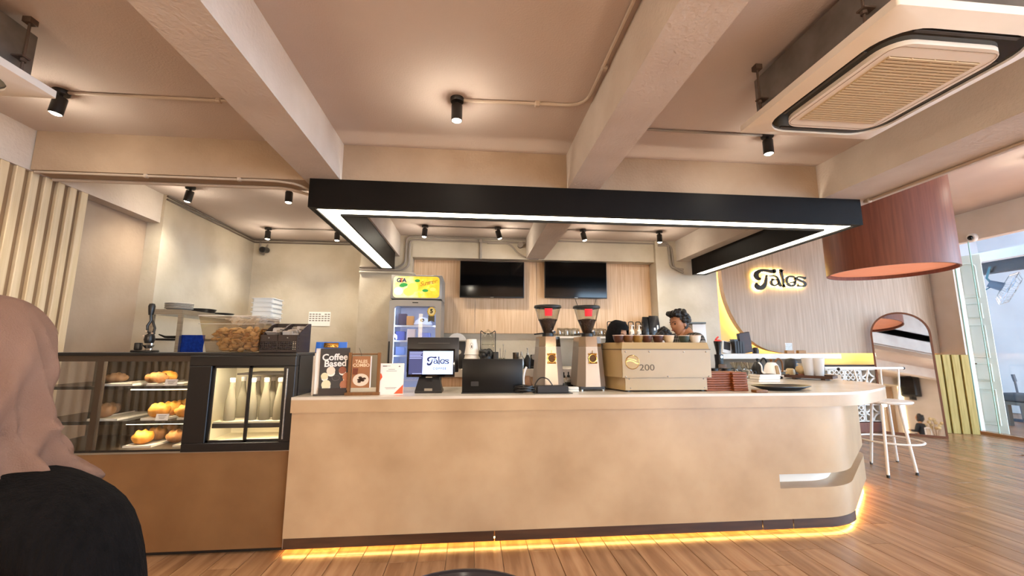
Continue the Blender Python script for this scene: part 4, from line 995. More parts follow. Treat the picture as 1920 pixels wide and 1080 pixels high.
# the shop's lettering as brush strokes (x, y, width) in a 1920 x 1080 sheet
TALES = [
    [(812, 362, 92), (760, 372, 84), (680, 362, 62), (590, 350, 54), (500, 362, 66), (425, 410, 92), (405, 475, 98), (432, 535, 78), (470, 540, 60)],
    [(392, 650, 46), (400, 700, 100), (455, 738, 104), (530, 718, 96), (590, 640, 74), (612, 560, 52), (630, 470, 34)],
    [(672, 478, 10), (720, 478, 26), (800, 474, 30), (862, 510, 50), (890, 590, 62), (905, 650, 58), (928, 690, 40)],
    [(742, 540, 30), (800, 552, 22), (870, 558, 26)],
    [(800, 552, 20), (735, 580, 44), (722, 630, 50), (760, 676, 36), (810, 678, 30), (862, 645, 36), (880, 600, 30)],
    [(962, 350, 70), (966, 430, 56), (985, 540, 58), (985, 640, 50), (992, 692, 64)],
    [(912, 346, 14), (962, 350, 24), (1012, 342, 16)], [(958, 694, 14), (995, 694, 24), (1030, 700, 12)],
    [(1262, 520, 40), (1235, 490, 46), (1150, 476, 40), (1080, 515, 54), (1062, 580, 58), (1085, 640, 54), (1150, 680, 44), (1220, 668, 50), (1250, 620, 48), (1215, 598, 34), (1140, 620, 26)],
    [(1250, 600, 44), (1268, 560, 40), (1255, 520, 40)],
    [(1500, 480, 10), (1478, 510, 54), (1420, 492, 44), (1340, 484, 34), (1300, 512, 40), (1340, 548, 52), (1430, 588, 58), (1476, 635, 62), (1450, 680, 46), (1370, 684, 30), (1290, 690, 12)],
    [(1318, 632, 12), (1312, 664, 36), (1330, 686, 30)]]
def lettering(name, m, par, M, d):
    for grp in ((0, 1), (2, 3, 4), (5, 6, 7), (8, 9), (10, 11)):
        b = MB()
        for i in grp: b.ribbon([(x, -y_, w_) for x, y_, w_ in TALES[i]], 0, d, M)
        b.build(name, m, par, smooth=0)
sw = (sx1 - mid); k = sw * 0.74 / 1170
M_navy = mat('navy print', '#16204e', 0.4, emit='#16204e', estr=0.4)
Ms = R @ Matrix.Translation((mid + sw * 0.5, -0.002, (sz0 + sz1) / 2 + 0.012)) @ XZ @ Matrix.Scale(k, 4) @ Matrix.Translation((-925, 555, 0))
lettering('letter', M_navy, scr, Ms, 0.001 / k)
R_ = R; 
o = tx('C O F F E E', 0.022, M_navy, scr, mid + sw * 0.56, (sz0 + sz1) / 2 - 0.048, -0.002, bold=0.0003)
mb = MB(); bw0, bw1 = at(779, 735, Y=y).x - c0.x, at(829, 735, Y=y).x - c0.x
mb.prism([(bw0, -0.05), (bw1, -0.05), (bw1, 0.16), (bw0, 0.16)], 0, 0.018)
bm = mb.bm; q = cz0 + 0.02
lo = [bm.verts.new(p) for p in ((bw0, -0.045, 0.018), (bw1, -0.045, 0.018), (bw1, 0.10, 0.018), (bw0, 0.10, 0.018))]
hi = [bm.verts.new(p) for p in ((bw0 + 0.03, 0.01, q), (bw1 - 0.03, 0.01, q), (bw1 - 0.03, 0.08, q), (bw0 + 0.03, 0.08, q))]
bm.faces.new(hi)
for i in range(4): bm.faces.new((lo[i], lo[(i + 1) % 4], hi[(i + 1) % 4], hi[i]))
mb.build('base', M_plastic, t, smooth=0)
mb = MB(); mb.box(((bw0 + bw1) / 2, -0.052, 0.028), (0.062, 0.004, 0.018)); mb.box(((bw0 + bw1) / 2, -0.026, cz0 - 0.001), (0.05, 0.006, 0.008)); mb.build('badge', M_steel, t, smooth=0)
# second black monitor turned away
y = 3.36
a, b = on(866, y), on(980, y)
t = thing('flat_monitor', 'black flat monitor standing on the bar between the till and the grinders', 'monitor', ((a.x + b.x) / 2, y, ZT), 0)
w = b.x - a.x; h = zz(673, y, 922) - ZT
mb = MB(); mb.b2((-w / 2, 0, 0.006), (w / 2, 0.022, h), 0.003, 2); mb.build('screen', mat('satin black screen', '#08080a', 0.35, spec=0.3), t)
mb = MB(); mb.b2((-w / 2 - 0.004, -0.008, 0), (w / 2 + 0.004, 0.07, 0.008)); mb.build('base', M_plastic, t, smooth=0)
mb = MB(); mb.box((-w / 2 + 0.10, -0.0006, 0.075), (0.06, 0.001, 0.035)); mb.build('port_cover', mat('dull grey plate', '#232326', 0.3), t, smooth=0)
# stack of paper cups upside down
y = 3.72
M_cup = mat('white paper cup', '#e6ddd2', 0.6)
c = on(883, y); zt_ = zz(622, y, 882)
root = None
for k in range(9):
    z = ZT + 0.002 + k * 0.037
    rb, rt = 0.062, 0.043
    lab = 'white paper cup in the upside down stack behind the black monitor, ' + ('lowest', 'second from bottom', 'third from bottom', 'fourth from bottom', 'fifth from bottom', 'sixth from bottom', 'third from top', 'second from top', 'topmost')[k]
    mb = MB(); mb.lathe([(rb - 0.001, 0), (rb + 0.003, 0.003), (rb + 0.003, 0.009), (rb - 0.0005, 0.011), (rt, 0.135), (rt - 0.003, 0.136), (rt - 0.004, 0.131), (0, 0.131)], seg=24)
    o = one(mb, 'paper_cup', M_cup, lab, 'cup', (c.x, y, z), group='paper cups in the upside down stack')
    if k == 8:
        pm = MB(); pm.tube([(0.012 * math.cos(i / 16 * 2 * PI), -rt - 0.010 + 0.002 * math.sin(i / 16 * 2 * PI), 0.075 + 0.028 * math.sin(i / 16 * 2 * PI)) for i in range(16)], 0.0012, 4, True); pm.box((0, -rt - 0.0105, 0.07), (0.009, 0.002, 0.022)); pm.build('printed_emblem', M_menu, o)
# clear tumbler rack with black wire
y = 3.78
c = on(914, y); w = ww(900, 928, y); zt_ = zz(619, y, 914) - ZT
t = thing('dripper_stand', 'clear jar in a thin black wire stand behind the black monitor', 'jar', (c.x, y, ZT))
mb = MB()
for s_ in (-1, 1): mb.tube(fillet([(s_ * w / 2, 0, 0), (s_ * w / 2, 0, zt_), (s_ * w * 0.28, 0, zt_ - 0.025), (0, 0, zt_ - 0.035)], 0.02), 0.004, 6)
mb.build('wire_frame', M_black, t)
mb = MB(); mb.lathe([(w * 0.40, 0.0), (w * 0.42, 0.02), (w * 0.44, zt_ - 0.07), (w * 0.40, zt_ - 0.06), (w * 0.3, zt_ - 0.02), (w * 0.1, zt_ + 0.0), (0, zt_ + 0.01)], seg=24); mb.build('jar', M_acrylic, t, smooth=50)
for zz_ in (0.75, 0.45, 0.2):
    mb = MB(); mb.tube([(w * 0.44 * math.cos(k / 20 * 2 * PI), w * 0.44 * math.sin(k / 20 * 2 * PI), zt_ * zz_) for k in range(20)], 0.003, 5, True); mb.build('band', M_acrylic, t)
# black gloves bunch
y = 3.62
c = on(912, y); zc_ = zz(664, y, 912)
mb = MB()
for k in range(22):
    mb.sphere((c.x - 0.05 + random.random() * 0.1, y + random.random() * 0.05, zc_ - 0.035 + random.random() * 0.07), 0.02 + random.random() * 0.012, 7, 5)
mb.cyl((c.x, y + 0.02, ZT), (c.x, y + 0.02, zc_ - 0.02), 0.04, 0.05, 12); mb.b2((c.x + 0.055, y - 0.02, ZT), (c.x + 0.10, y + 0.03, zc_ + 0.02), 0.006)
one(mb, 'black_gloves', mat('black rubber', '#171717', 0.45), 'crumpled black gloves piled on a holder behind the black monitor', 'gloves', smooth=40)
# small scoop, bag, cables and box between monitor and grinder
y = 3.50
c = on(984, y)
mb = MB(); mb.tube(smooth([(0, 0, 0.02), (-0.006, 0, 0.09), (-0.002, 0, 0.14), (0.012, 0, 0.185), (0.022, 0, 0.20)], 4), [0.009] * 17, 8)
one(mb, 'plastic_scoop', M_paper, 'white plastic scoop handle peeking out beside the black monitor', 'scoop', (c.x - 0.005, y, ZT), 0)
mb = MB(); mb.lathe([(0, 0.002), (0.04, 0.002), (0.046, 0.03), (0.035, 0.07), (0.022, 0.10), (0.02, 0.12), (0, 0.12)], seg=14)
one(mb, 'kraft_pouch', mat('brown paper', '#8a664b', 0.8, col2='#75533a', scale=14, bump=0.5, bscale=40), 'little brown paper pouch leaning beside the black monitor', 'pouch', (c.x + 0.035, y + 0.09, ZT))
mb = MB(); pts = []
for k in range(70):
    a_ = k / 12 * 2 * PI; r_ = 0.062 + 0.008 * math.sin(k * 0.7)
    pts.append((r_ * 1.25 * math.cos(a_), r_ * 0.7 * math.sin(a_), 0.008 + 0.009 * (k / 12) + 0.004 * math.sin(k * 1.3)))
mb.tube(pts, 0.0055, 6)
one(mb, 'coiled_cable', M_plastic, 'coil of thick black cable on the bar beside the black monitor', 'cable', (on(984, 3.34).x, 3.36, ZT))
mb = MB(); mb.b2((-0.075, -0.05, 0.0), (0.075, 0.06, 0.004)); mb.b2((-0.05, -0.02, 0.004), (0.07, 0.05, 0.008))
one(mb, 'receipt_paper', M_paper, 'white receipt papers lying behind the coiled cable', 'paper', (on(980, 3.53).x, 3.60, ZT), 0.3, smooth=0)
y = 3.31
a, b = on(1008, y), on(1066, y); h = zz(724, y, 1038) - ZT
t = thing('control_box', 'low black control box with a cable loop in front of the left grinder', 'electronics box', ((a.x + b.x) / 2, y, ZT))
w = b.x - a.x
mb = MB(); mb.b2((-w / 2, 0, 0.004), (w / 2, 0.11, h), 0.003, 1); mb.build('box', mat('matt black', '#232124', 0.55), t, smooth=0)
mb = MB(); mb.b2((-w / 2 - 0.03, -0.02, 0), (w / 2 + 0.03, 0.13, 0.005)); mb.build('mat', M_plastic, t, smooth=0)
mb = MB(); mb.tube(smooth([(-w / 2 - 0.02, 0.05, 0.01), (-w / 2 - 0.01, 0.05, 0.07), (-w / 2 + 0.03, 0.05, 0.118), (-w / 2 + 0.09, 0.05, 0.11), (-w / 2 + 0.13, 0.05, h + 0.002)], 5), 0.005, 6); mb.build('cable', M_plastic, t)
mb = MB(); mb.cyl((w / 2 - 0.03, 0.05, h), (w / 2 - 0.025, 0.05, h + 0.018), 0.008, seg=8); mb.build('knob', M_plastic, t)
mb = MB(); mb.b2((-0.045, -0.03, 0), (0.045, 0.03, 0.018), 0.006); mb.b2((-0.04, -0.02, 0.018), (0.045, 0.035, 0.040), 0.005)
one(mb, 'cloth_wipes', mat('white cloth', '#d9d7d2', 0.9), 'folded white cloth between the two grinders', 'cloth', (on(1075, 3.42).x, 3.43, ZT))

# ------------------------------------------------------------------ coffee grinders
def grinder(px0, px1, label, y=3.62):
    a, b = on(px0, y), on(px1, y); cx_ = (a.x + b.x) / 2; w = b.x - a.x
    Z = lambda py: zz(py, y - 0.1, 1050) - ZT
    zb_, zs_, zt_ = 0.035, Z(650), Z(631)
    t = thing('coffee_grinder', label, 'coffee grinder', (cx_, y, ZT), 0.0)
    d = 0.30
    def section(wt, dt, z, ch): # chamfered plan
        x, yy = wt / 2, dt / 2
        return [(-x, -yy + ch, z), (-x + ch, -yy, z), (x - ch, -yy, z), (x, -yy + ch, z), (x, yy, z), (-x, yy, z)]
    def loft(secs):
        m_ = MB(); R = [[m_.bm.verts.new(p) for p in s_] for s_ in secs]
        for A, B in zip(R, R[1:]):
            for k in range(6): m_.bm.faces.new((A[k], A[(k + 1) % 6], B[(k + 1) % 6], B[k]))
        m_.bm.faces.new(R[0][::-1]); m_.bm.faces.new(R[-1]); return m_
    wt = w * 0.74
    q = (zs_ - zb_) / (zt_ - zb_)
    wm_ = w + (wt - w) * q
    mb = loft([section(w, d, zb_, 0.062), section(wm_, d * 0.86, zs_, 0.05)])
    mb.build('body', mat('silver beige enamel', '#9d9084', 0.28, 0.5), t, smooth=0)
    mb = loft([section(wm_ + 0.001, d * 0.86, zs_, 0.05), section(wt, d * 0.82, zt_, 0.045)]); mb.build('top_section', mat('polished steel head', '#b3a698', 0.12, 1.0), t, smooth=0)
    mb = MB(); mb.b2((-w / 2 + 0.02, -d / 2 + 0.02, 0.012), (w / 2 - 0.02, d / 2 - 0.02, 0.035)); mb.build('base', M_plastic, t, smooth=0)
    for sx in (-1, 1):
        for sy in (-1, 1):
            mb = MB(); mb.cyl((sx * (w / 2 - 0.035), sy * (d / 2 - 0.035), 0), (sx * (w / 2 - 0.035), sy * (d / 2 - 0.035), 0.013), 0.014, seg=10); mb.build('foot', M_steel, t)
    # bronze round badge with louvres on the front
    zbz = Z(672); tilt = math.atan2(d * 0.07, zs_ - zb_)
    yf = -d / 2 + (d * 0.07) * (zbz - zb_) / (zs_ - zb_) - 0.002
    B = Matrix.Translation((0.004, yf, zbz)) @ Matrix.Rotation(-tilt, 4, 'X') @ XZ
    m_ = MB(); m_.tube([B @ Vector((0.034 * math.cos(k / 20 * 2 * PI), 0.034 * math.sin(k / 20 * 2 * PI), 0.004)) for k in range(20)], 0.0055, 6, True)
    for sx in (-1, 1):
        for sy in (-1, 1): m_.sphere(B @ Vector((sx * 0.031, sy * 0.036, 0.003)), 0.009, 8, 6)
    m_.tube([B @ Vector((0, 0.035, 0.004)), B @ Vector((0, 0.068, 0.003))], 0.0025, 5); m_.tube([B @ Vector((-0.03, 0.04, 0.004)), B @ Vector((0.03, 0.04, 0.004))], 0.004, 5); m_.tube([B @ Vector((-0.03, -0.04, 0.004)), B @ Vector((0.03, -0.04, 0.004))], 0.004, 5)
    m_.build('badge_ring', M_brass, t)
    m_ = MB(); disc_ = [(0.031 * math.cos(k / 20 * 2 * PI), 0.031 * math.sin(k / 20 * 2 * PI)) for k in range(20)]; m_.prism(disc_, 0, 0.002, B); m_.build('badge_plate', mat('dark bronze', '#4a3826', 0.4, 0.8), t)
    m_ = MB()
    for k in range(5):
        zz_ = -0.02 + 0.01 * k; l_ = math.sqrt(0.031 ** 2 - zz_ ** 2); m_.tube([B @ Vector((-l_, zz_, 0.004)), B @ Vector((l_, zz_, 0.004))], 0.0022, 5)
    g = m_.build('badge_louvres', M_brass, t)
    # hopper
    zn, zh0, zh1 = Z(624), Z(602), Z(570)
    rmax = ww(1003, 1055, y) / 2 * 0.95
    m_ = MB(); m_.lathe([(0.0, zt_), (0.052, zt_), (0.05, zt_ + 0.03), (0.042, zn - 0.01), (0.0, zn - 0.01)], seg=20); m_.build('neck', M_plastic, t)
    m_ = MB(); m_.lathe([(0.012, zt_ + 0.04), (0.02, zt_ + 0.03), (0.02, zt_ + 0.05)], (0.045, -0.02, 0), 10); m_.cyl((-0.04, -0.03, zt_ + 0.03), (-0.13, -0.05, zt_ + 0.02), 0.006, seg=8); m_.build('shutter_lever', M_plastic, t)
    m_ = MB(); m_.sphere((0.035, -0.045, zt_ + 0.05), 0.012, 10, 8); m_.build('adjust_knob', M_chrome, t)
    hp = [(0.036, zn - 0.012), (0.04, zn), (rmax * 0.66, zh0), (rmax * 0.76, zh0 + 0.025), (rmax, zh1 - 0.022)]
    m_ = MB(); m_.lathe(hp + [(rmax - 0.003, zh1 - 0.022), (rmax * 0.76 - 0.003, zh0 + 0.025), (rmax * 0.66 - 0.003, zh0 + 0.002), (0.037, zn + 0.002)], seg=32, cap=False); m_.build('hopper', M_acrylic, t, smooth=60)
    m_ = MB(); m_.lathe([(0, zh1 - 0.006), (rmax + 0.003, zh1 - 0.006), (rmax + 0.006, zh1 - 0.012), (rmax + 0.006, zh1 - 0.026), (rmax - 0.002, zh1 - 0.028), (rmax - 0.004, zh1 - 0.012), (0, zh1 - 0.012)], seg=32); m_.build('lid', M_plastic, t)
    fr_ = zh0 + 0.016
    m_ = MB(); m_.lathe([(0.03, zn - 0.008), (0.036, zn + 0.003), (rmax * 0.64, zh0 + 0.001), (rmax * 0.70, fr_ - 0.004), (rmax * 0.5, fr_ + 0.006), (0, fr_ + 0.016)], seg=24); fill = m_.build('beans', mat('coffee beans', '#24140c', 0.4, col2='#3d2415', scale=90, bump=1.0, bscale=110), t, smooth=60); fill['kind'] = 'stuff'
    m_ = MB()
    for k in range(70):
        a_, r_ = random.random() * 2 * PI, rmax * 0.68 * math.sqrt(random.random())
        m_.sphere((r_ * math.cos(a_), r_ * math.sin(a_), fr_ + 0.012 - 0.02 * (r_ / rmax)), 0.0075, 6, 4, (1.2, 0.8, 0.8))
    bt = m_.build('bean_layer', mat('coffee beans', '', 0), t, smooth=60); bt['kind'] = 'stuff'
    m_ = MB()
    n_ = 8
    zl0, zl1 = fr_ + 0.028, zh1 - 0.04
    ra, rb_ = rmax * 0.84, rmax * 0.95
    vs = []
    for k in range(n_ + 1):
        a_ = -PI / 2 - 0.42 + 0.62 * k / n_
        vs.append([m_.bm.verts.new((r_ * math.cos(a_), r_ * math.sin(a_), z_)) for r_, z_ in ((ra + 0.004, zl0), (rb_ + 0.002, zl1))])
    for k in range(n_): m_.bm.faces.new((vs[k][0], vs[k + 1][0], vs[k + 1][1], vs[k][1]))
    bmesh.ops.solidify(m_.bm, geom=m_.bm.faces[:], thickness=0.001)
    m_.build('label', mat('red sticker', '#f0444e', 0.4, emit='#e8323e', estr=0.25), t, smooth=60)
    return t
grinder(1003, 1054, 'left silver coffee grinder with a bean hopper, just behind the black control box')
grinder(1077, 1130, 'right silver coffee grinder with a bean hopper, touching the espresso machine side')

# ------------------------------------------------------------------ espresso machine
y = 3.36
ex = lambda px, yy=y: at(px, 700, Y=yy).x
ez = lambda py, yy=y: zz(py, yy, 1230) - ZT
t = thing('espresso_machine', 'cream enamelled espresso machine seen from behind, with cups on top', 'espresso machine', (0, 0, ZT))
xa, xb = ex(1167), ex(1334); xsl = ex(1132, 3.62)   # back face and the slanted left end
za, zb_, zc_, zd = ez(735), ez(708), ez(655), ez(642)
def polyl(inset): return [(xa + inset, y + inset), (xb - inset, y + inset), (xb - inset, y + 0.56 - inset), (xsl + inset, y + 0.56 - inset), (xsl + inset, y + 0.26)]
mb = MB(); mb.prism(polyl(0), zb_, zc_); mb.build('body', M_cream, t, smooth=0)
mb = MB(); mb.prism([(x * 1.0 + 0, yy) for x, yy in polyl(0.028)], 0.012, zb_); mb.build('lower_body', M_cream, t, smooth=0)
mb = MB(); bm = mb.bm
A = [bm.verts.new((x, yy, zc_ + 0.003)) for x, yy in polyl(0.004)]; B = [bm.verts.new((x, yy, zd)) for x, yy in polyl(0.014)]
bm.faces.new(A[::-1]); bm.faces.new(B)
for i in range(5): bm.faces.new((A[i], A[(i + 1) % 5], B[(i + 1) % 5], B[i]))
mb.build('cup_warmer', M_cream, t, smooth=0)
mb = MB(); mb.b2((xa + 0.002, y - 0.006, zb_ + 0.012), (xb - 0.004, y, zc_ - 0.035)); mb.build('back_panel', M_cream, t, smooth=0)
mb = MB(); mb.b2((xa + 0.03, y + 0.020, 0.016), (xb - 0.036, y + 0.027, zb_ - 0.006)); mb.build('lower_panel', M_cream, t, smooth=0)
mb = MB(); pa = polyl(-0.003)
mb.prism(pa, zc_ - 0.004, zc_ + 0.004); mb.build('edge_shade_line', mat('shadow line', '#6f5c45', 0.5), t, smooth=0)  # dark strip drawn as the shade line under the cup warmer
for x, z in [(ex(p), zc_ - 0.02) for p in (1174, 1219, 1284, 1326)] + [(ex(p), zb_ + 0.010) for p in (1173, 1252, 1329)]:
    mb = MB(); mb.sphere((x, y - 0.004, z), 0.0055, 8, 6); mb.build('screw', M_steel, t)
for x, z in [(ex(1181), zb_ - 0.012), (ex(1321), zb_ - 0.012), (ex(1183), 0.03), (ex(1322), 0.03)]:
    mb = MB(); mb.sphere((x, y + 0.021, z), 0.0055, 8, 6); mb.build('screw', M_steel, t)
em = MB(); ec = (ex(1186), ez(679)); er = ww(1174, 1199, y) / 2
Rr = Matrix.Translation((ec[0], y - 0.006, ec[1])) @ XZ
em.prism([(er * math.cos(k / 28 * 2 * PI) * (1 + 0.02 * math.sin(7 * k)), er * math.sin(k / 28 * 2 * PI)) for k in range(28)], 0, 0.004, Rr); emb = em.build('emblem', mat('bronze emblem', '#8a6a45', 0.35, 0.7), t, smooth=30)
m_ = MB(); m_.ribbon([(-er, 0.004, 0.006), (-er * 0.5, 0.012, 0.008), (0, 0.008, 0.008), (er * 0.5, -0.006, 0.008), (er * 0.92, -0.012, 0.006)], 0.004, 0.007, Rr); m_.tube([Rr @ Vector((er * math.cos(k / 24 * 2 * PI), er * math.sin(k / 24 * 2 * PI), 0.003)) for k in range(24)], 0.0028, 5, True); m_.ribbon([(-er * 0.7, er * 0.5, 0.004), (0, er * 0.42, 0.006), (er * 0.6, er * 0.2, 0.006)], 0.004, 0.006, Rr); m_.build('emblem_relief', M_brass, emb)
text('200', ww(1199, 1227, y) * 0.56, mat('bronze print', '#5c4832', 0.4, 0.5), t, (ex(1213), y - 0.007, ez(689.5)), sx=1.25, bold=0.0004)
mb = MB(); mb.b2((xsl - 0.01, y + 0.3, zc_ - 0.01), (xsl + 0.03, y + 0.34, zc_ + 0.05), 0.004); mb.build('side_knob', M_plastic, t)
for x in (xa + 0.06, xb - 0.06):
    for yy in (y + 0.06, y + 0.5):
        mb = MB(); mb.cyl((x, yy, 0), (x, yy, 0.013), 0.02, seg=12); mb.build('foot', M_plastic, t)
# cups on the warmer
cols = [('#4b2a1c', 'brown'), ('#6a4426', 'tan'), ('#8d6a33', 'ochre'), ('#4d2c1e', 'dark brown'), ('#4a2b20', 'chestnut'), ('#cdb795', 'cream'), ('#39433a', 'dark green'), ('#e4ddd2', 'white')]
for k, px in enumerate((1160, 1178, 1196, 1213, 1234, 1254, 1283, 1304)):
    cy_ = y + 0.07
    cupx = at(px, 645, Y=cy_).x
    R_c = 0.047
    m_ = MB(); m_.lathe([(0, 0.004), (0.03, 0.0), (0.034, 0.004), (R_c - 0.004, 0.03), (R_c, 0.058), (R_c - 0.003, 0.058), (R_c - 0.007, 0.03), (0.028, 0.01), (0, 0.01)], seg=22)
    m_2 = mat('cup glaze %d' % k, cols[k][0], 0.3)
    o = one(m_, 'coffee_cup', m_2, cols[k][1] + ' coffee cup on the espresso machine, ' + ('first', 'second', 'third', 'fourth', 'fifth', 'sixth', 'seventh', 'last')[k] + ' of the front row', 'cup', (cupx, cy_, ZT + zd + 0.001), group='cups on the espresso machine')
    m_ = MB(); m_.tube([(R_c * 1.0 * math.cos(i / 24 * 2 * PI), R_c * math.sin(i / 24 * 2 * PI), 0.058) for i in range(24)], 0.003, 5, True); m_.build('rim', mat('pale pinkish rim', '#d9c3b4', 0.35), o)
    if k % 2 == 0:
        m_ = MB(); m_.tube(smooth([(0, R_c - 0.003, 0.045), (0, R_c + 0.025, 0.045), (0, R_c + 0.028, 0.02), (0, R_c - 0.006, 0.015)], 4), 0.005, 6); m_.build('handle', m_2, o)

# ------------------------------------------------------------------ stacked wooden serving boards
M_tile = mat('reddish brown wood', '#8c4a20', 0.5, col2='#6b3416', scale=4, stretch=(3, 14, 14), detail=6)
y = 3.36
ord_ = ('lowest', 'second', 'third', 'fourth', 'fifth', 'sixth', 'seventh', 'topmost')
for s_, (p0, p1, yy, nm) in enumerate(((1324, 1376, y + 0.04, 'left'), (1376, 1404, y + 0.01, 'right'))):
    a, b = on(p0, yy), on(p1, yy)
    th = (zz(698, yy, 1360) - ZT) / 8
    for k in range(8):
        j = (random.random() - 0.5) * 0.012
        m_ = MB(); m_.b2((-(b.x - a.x) / 2 + 0.001, 0, 0), ((b.x - a.x) / 2 - 0.002, 0.22, th * 0.9), 0.003, 1)
        one(m_, 'serving_board', M_tile, 'reddish brown serving board, ' + ord_[k] + (' from below' if 0 < k < 7 else '') + ' in the ' + nm + ' stack', 'serving board', ((a.x + b.x) / 2 - (0.0 if s_ == 0 else 0.0), yy + j, ZT + 0.001 + th * k), (0.0 if s_ else 0.03), group='serving boards in two stacks', smooth=0)
# black oval plate, wooden block
y = 3.40
a, b = at(1423, 727, Y=y), at(1527, 727, Y=y)
m_ = MB(); rr_ = (b.x - a.x) / 2
m_.lathe([(0, 0.006), (rr_ * 0.55, 0.006), (rr_ * 0.6, 0.0), (rr_ * 0.66, 0.004), (rr_, 0.032), (rr_, 0.038), (rr_ * 0.66, 0.014), (0, 0.012)], seg=40, sy=0.62)
one(m_, 'oval_plate', mat('black stoneware', '#1b1b1d', 0.35), 'large black oval plate near the rounded end of the bar', 'plate', ((a.x + b.x) / 2, y + 0.07, ZT))
m_ = MB(); m_.b2((-0.055, -0.03, 0), (0.055, 0.03, 0.022), 0.004)
one(m_, 'wood_block', M_stain, 'small brown wooden block in front of the black oval plate', 'block', (on(1425, 3.26).x, 3.265, ZT), 0.1)
# ------------------------------------------------------------------ televisions
def tv(p0, p1, label, tilt=0.04):
    y = 6.16
    a, b = at(*p0, Y=y), at(*p1, Y=y)
    w, h = b.x - a.x, a.z - b.z
    t = thing('wall_television', label, 'television', ((a.x + b.x) / 2, y, (a.z + b.z) / 2), rot=(tilt, 0, 0))
    mb = MB(); mb.box((0, 0.02, 0), (w, 0.04, h), 0.006, 2); mb.build('casing', M_plastic, t)
    mb = MB(); mb.box((0, -0.0008, 0.004), (w - 0.02, 0.002, h - 0.028)); mb.build('screen', M_gloss, t, smooth=0)
    mb = MB(); mb.box((0, 0.07, 0.0), (0.2, 0.09, 0.2)); mb.build('wall_bracket', M_black, t, smooth=0)
    mb = MB(); mb.box((0, -0.0015, -h / 2 + 0.008), (0.05, 0.003, 0.006)); mb.build('badge', M_steel, t, smooth=0)
    return t
tv((863, 489), (983, 559), 'left black television on the oak panelling nearer the drinks fridge')
tv((1021, 490), (1139, 560), 'right black television on the oak panelling above the coffee grinders')
for px, d in ((1078, 0.03), (1118, -0.02)):
    q = at(px, 560, Y=6.27)
    mb = MB(); mb.tube(smooth([(q.x, 6.27, q.z), (q.x + d, 6.28, q.z - 0.07), (q.x + d * 2, 6.285, q.z - 0.13)], 4), 0.004, 5)
    one(mb, 'cable', M_plastic, 'thin black cable hanging under the ' + ('left' if d > 0 else 'right') + ' half of the right television', 'cable')

# ------------------------------------------------------------------ drinks fridge
y = 5.50
fa, fb = at(731, 560, Y=y), at(828, 560, Y=y)
fz = at(780, 515, Y=y).z
w = fb.x - fa.x
M_fr = mat('silver fridge enamel', '#9a948d', 0.4, 0.2)
fr = thing('drinks_fridge', 'tall grey drinks fridge with a lit yellow header and glass door', 'fridge', ((fa.x + fb.x) / 2, y, 0))
zh = at(780, 562, Y=y).z; 
mb = MB(); mb.b2((-w / 2, 0.02, 0.08), (-w / 2 + 0.045, 0.62, zh)); mb.b2((w / 2 - 0.045, 0.02, 0.08), (w / 2, 0.62, zh)); mb.b2((-w / 2, 0.58, 0.08), (w / 2, 0.62, zh)); mb.b2((-w / 2, 0.02, 0.08), (w / 2, 0.62, 0.16)); mb.b2((-w / 2, 0.02, zh - 0.05), (w / 2, 0.62, zh)); mb.build('cabinet', M_fr, fr, smooth=0)
mb = MB(); mb.b2((-w / 2 + 0.02, 0.04, 0), (w / 2 - 0.02, 0.6, 0.08)); mb.build('base', M_black, fr, smooth=0)
mb = MB(); mb.b2((-w / 2, 0.02, zh + 0.012), (w / 2, 0.62, fz), 0.012, 2); hd = mb.build('header', M_fr, fr, smooth=35)
hx = w * 0.90; hz0, hz1 = at(780, 558, Y=y).z, at(780, 518, Y=y).z
mb = MB(); mb.prism([(x, z) for x, z in rrect(hx, hz1 - hz0, 0.045, 5)], 0, 0.004, Matrix.Translation((0, 0.019, (hz0 + hz1) / 2)) @ XZ)
def header_mat():
    m = bpy.data.materials.new('lemon backlit print'); m.use_nodes = True; nt = m.node_tree; N = nt.nodes; L = nt.links
    b = N['Principled BSDF']; tc = N.new('ShaderNodeTexCoord'); n = N.new('ShaderNodeTexNoise'); n.inputs['Scale'].default_value = 9; n.inputs['Detail'].default_value = 2
    sp = N.new('ShaderNodeSeparateXYZ'); L.new(tc.outputs['Object'], sp.inputs[0])
    ad = N.new('ShaderNodeMath'); ad.operation = 'MULTIPLY_ADD'; ad.inputs[1].default_value = 0.9; L.new(sp.outputs[0], ad.inputs[0]); L.new(n.outputs[0], ad.inputs[2])
    L.new(tc.outputs['Object'], n.inputs['Vector'])
    r = N.new('ShaderNodeValToRGB'); e = r.color_ramp.elements
    e[0].position = 0.25; e[0].color = lin('#e8e8b0'); e[1].position = 0.72; e[1].color = lin('#e8c52c')
    x = e.new(0.45); x.color = lin('#f0e27a'); x = e.new(0.56); x.color = lin('#f4d83c')
    L.new(ad.outputs[0], r.inputs[0]); L.new(r.outputs[0], b.inputs['Base Color']); L.new(r.outputs[0], b.inputs['Emission Color']); b.inputs['Emission Strength'].default_value = 0.45
    return m
lp = mb.build('lit_panel', header_mat(), hd, smooth=0)
yy = 0.0138; zm = (hz0 + hz1) / 2; hh = hz1 - hz0
def lt(body, size, m, x, z, **k): return text(body, size, m, hd, (x, yy, z), **k)
lt('G', 0.075, mat('navy logo', '#1d2a63', 0.4), -hx * 0.385, zm + hh * 0.30, bold=0.003)
lt('E', 0.075, mat('red logo', '#d5392c', 0.4), -hx * 0.325, zm + hh * 0.30, bold=0.003)
lt('A', 0.075, mat('navy logo', '', 0), -hx * 0.265, zm + hh * 0.30, bold=0.003)
Mo = mat('orange script', '#d98a2c', 0.5)
for k, ch in enumerate('Summer'): lt(ch, 0.085, Mo, hx * (0.10 + 0.062 * k), zm + hh * (0.14 + 0.03 * k), shear=0.35, rot=(PI / 2, -0.15, 0))
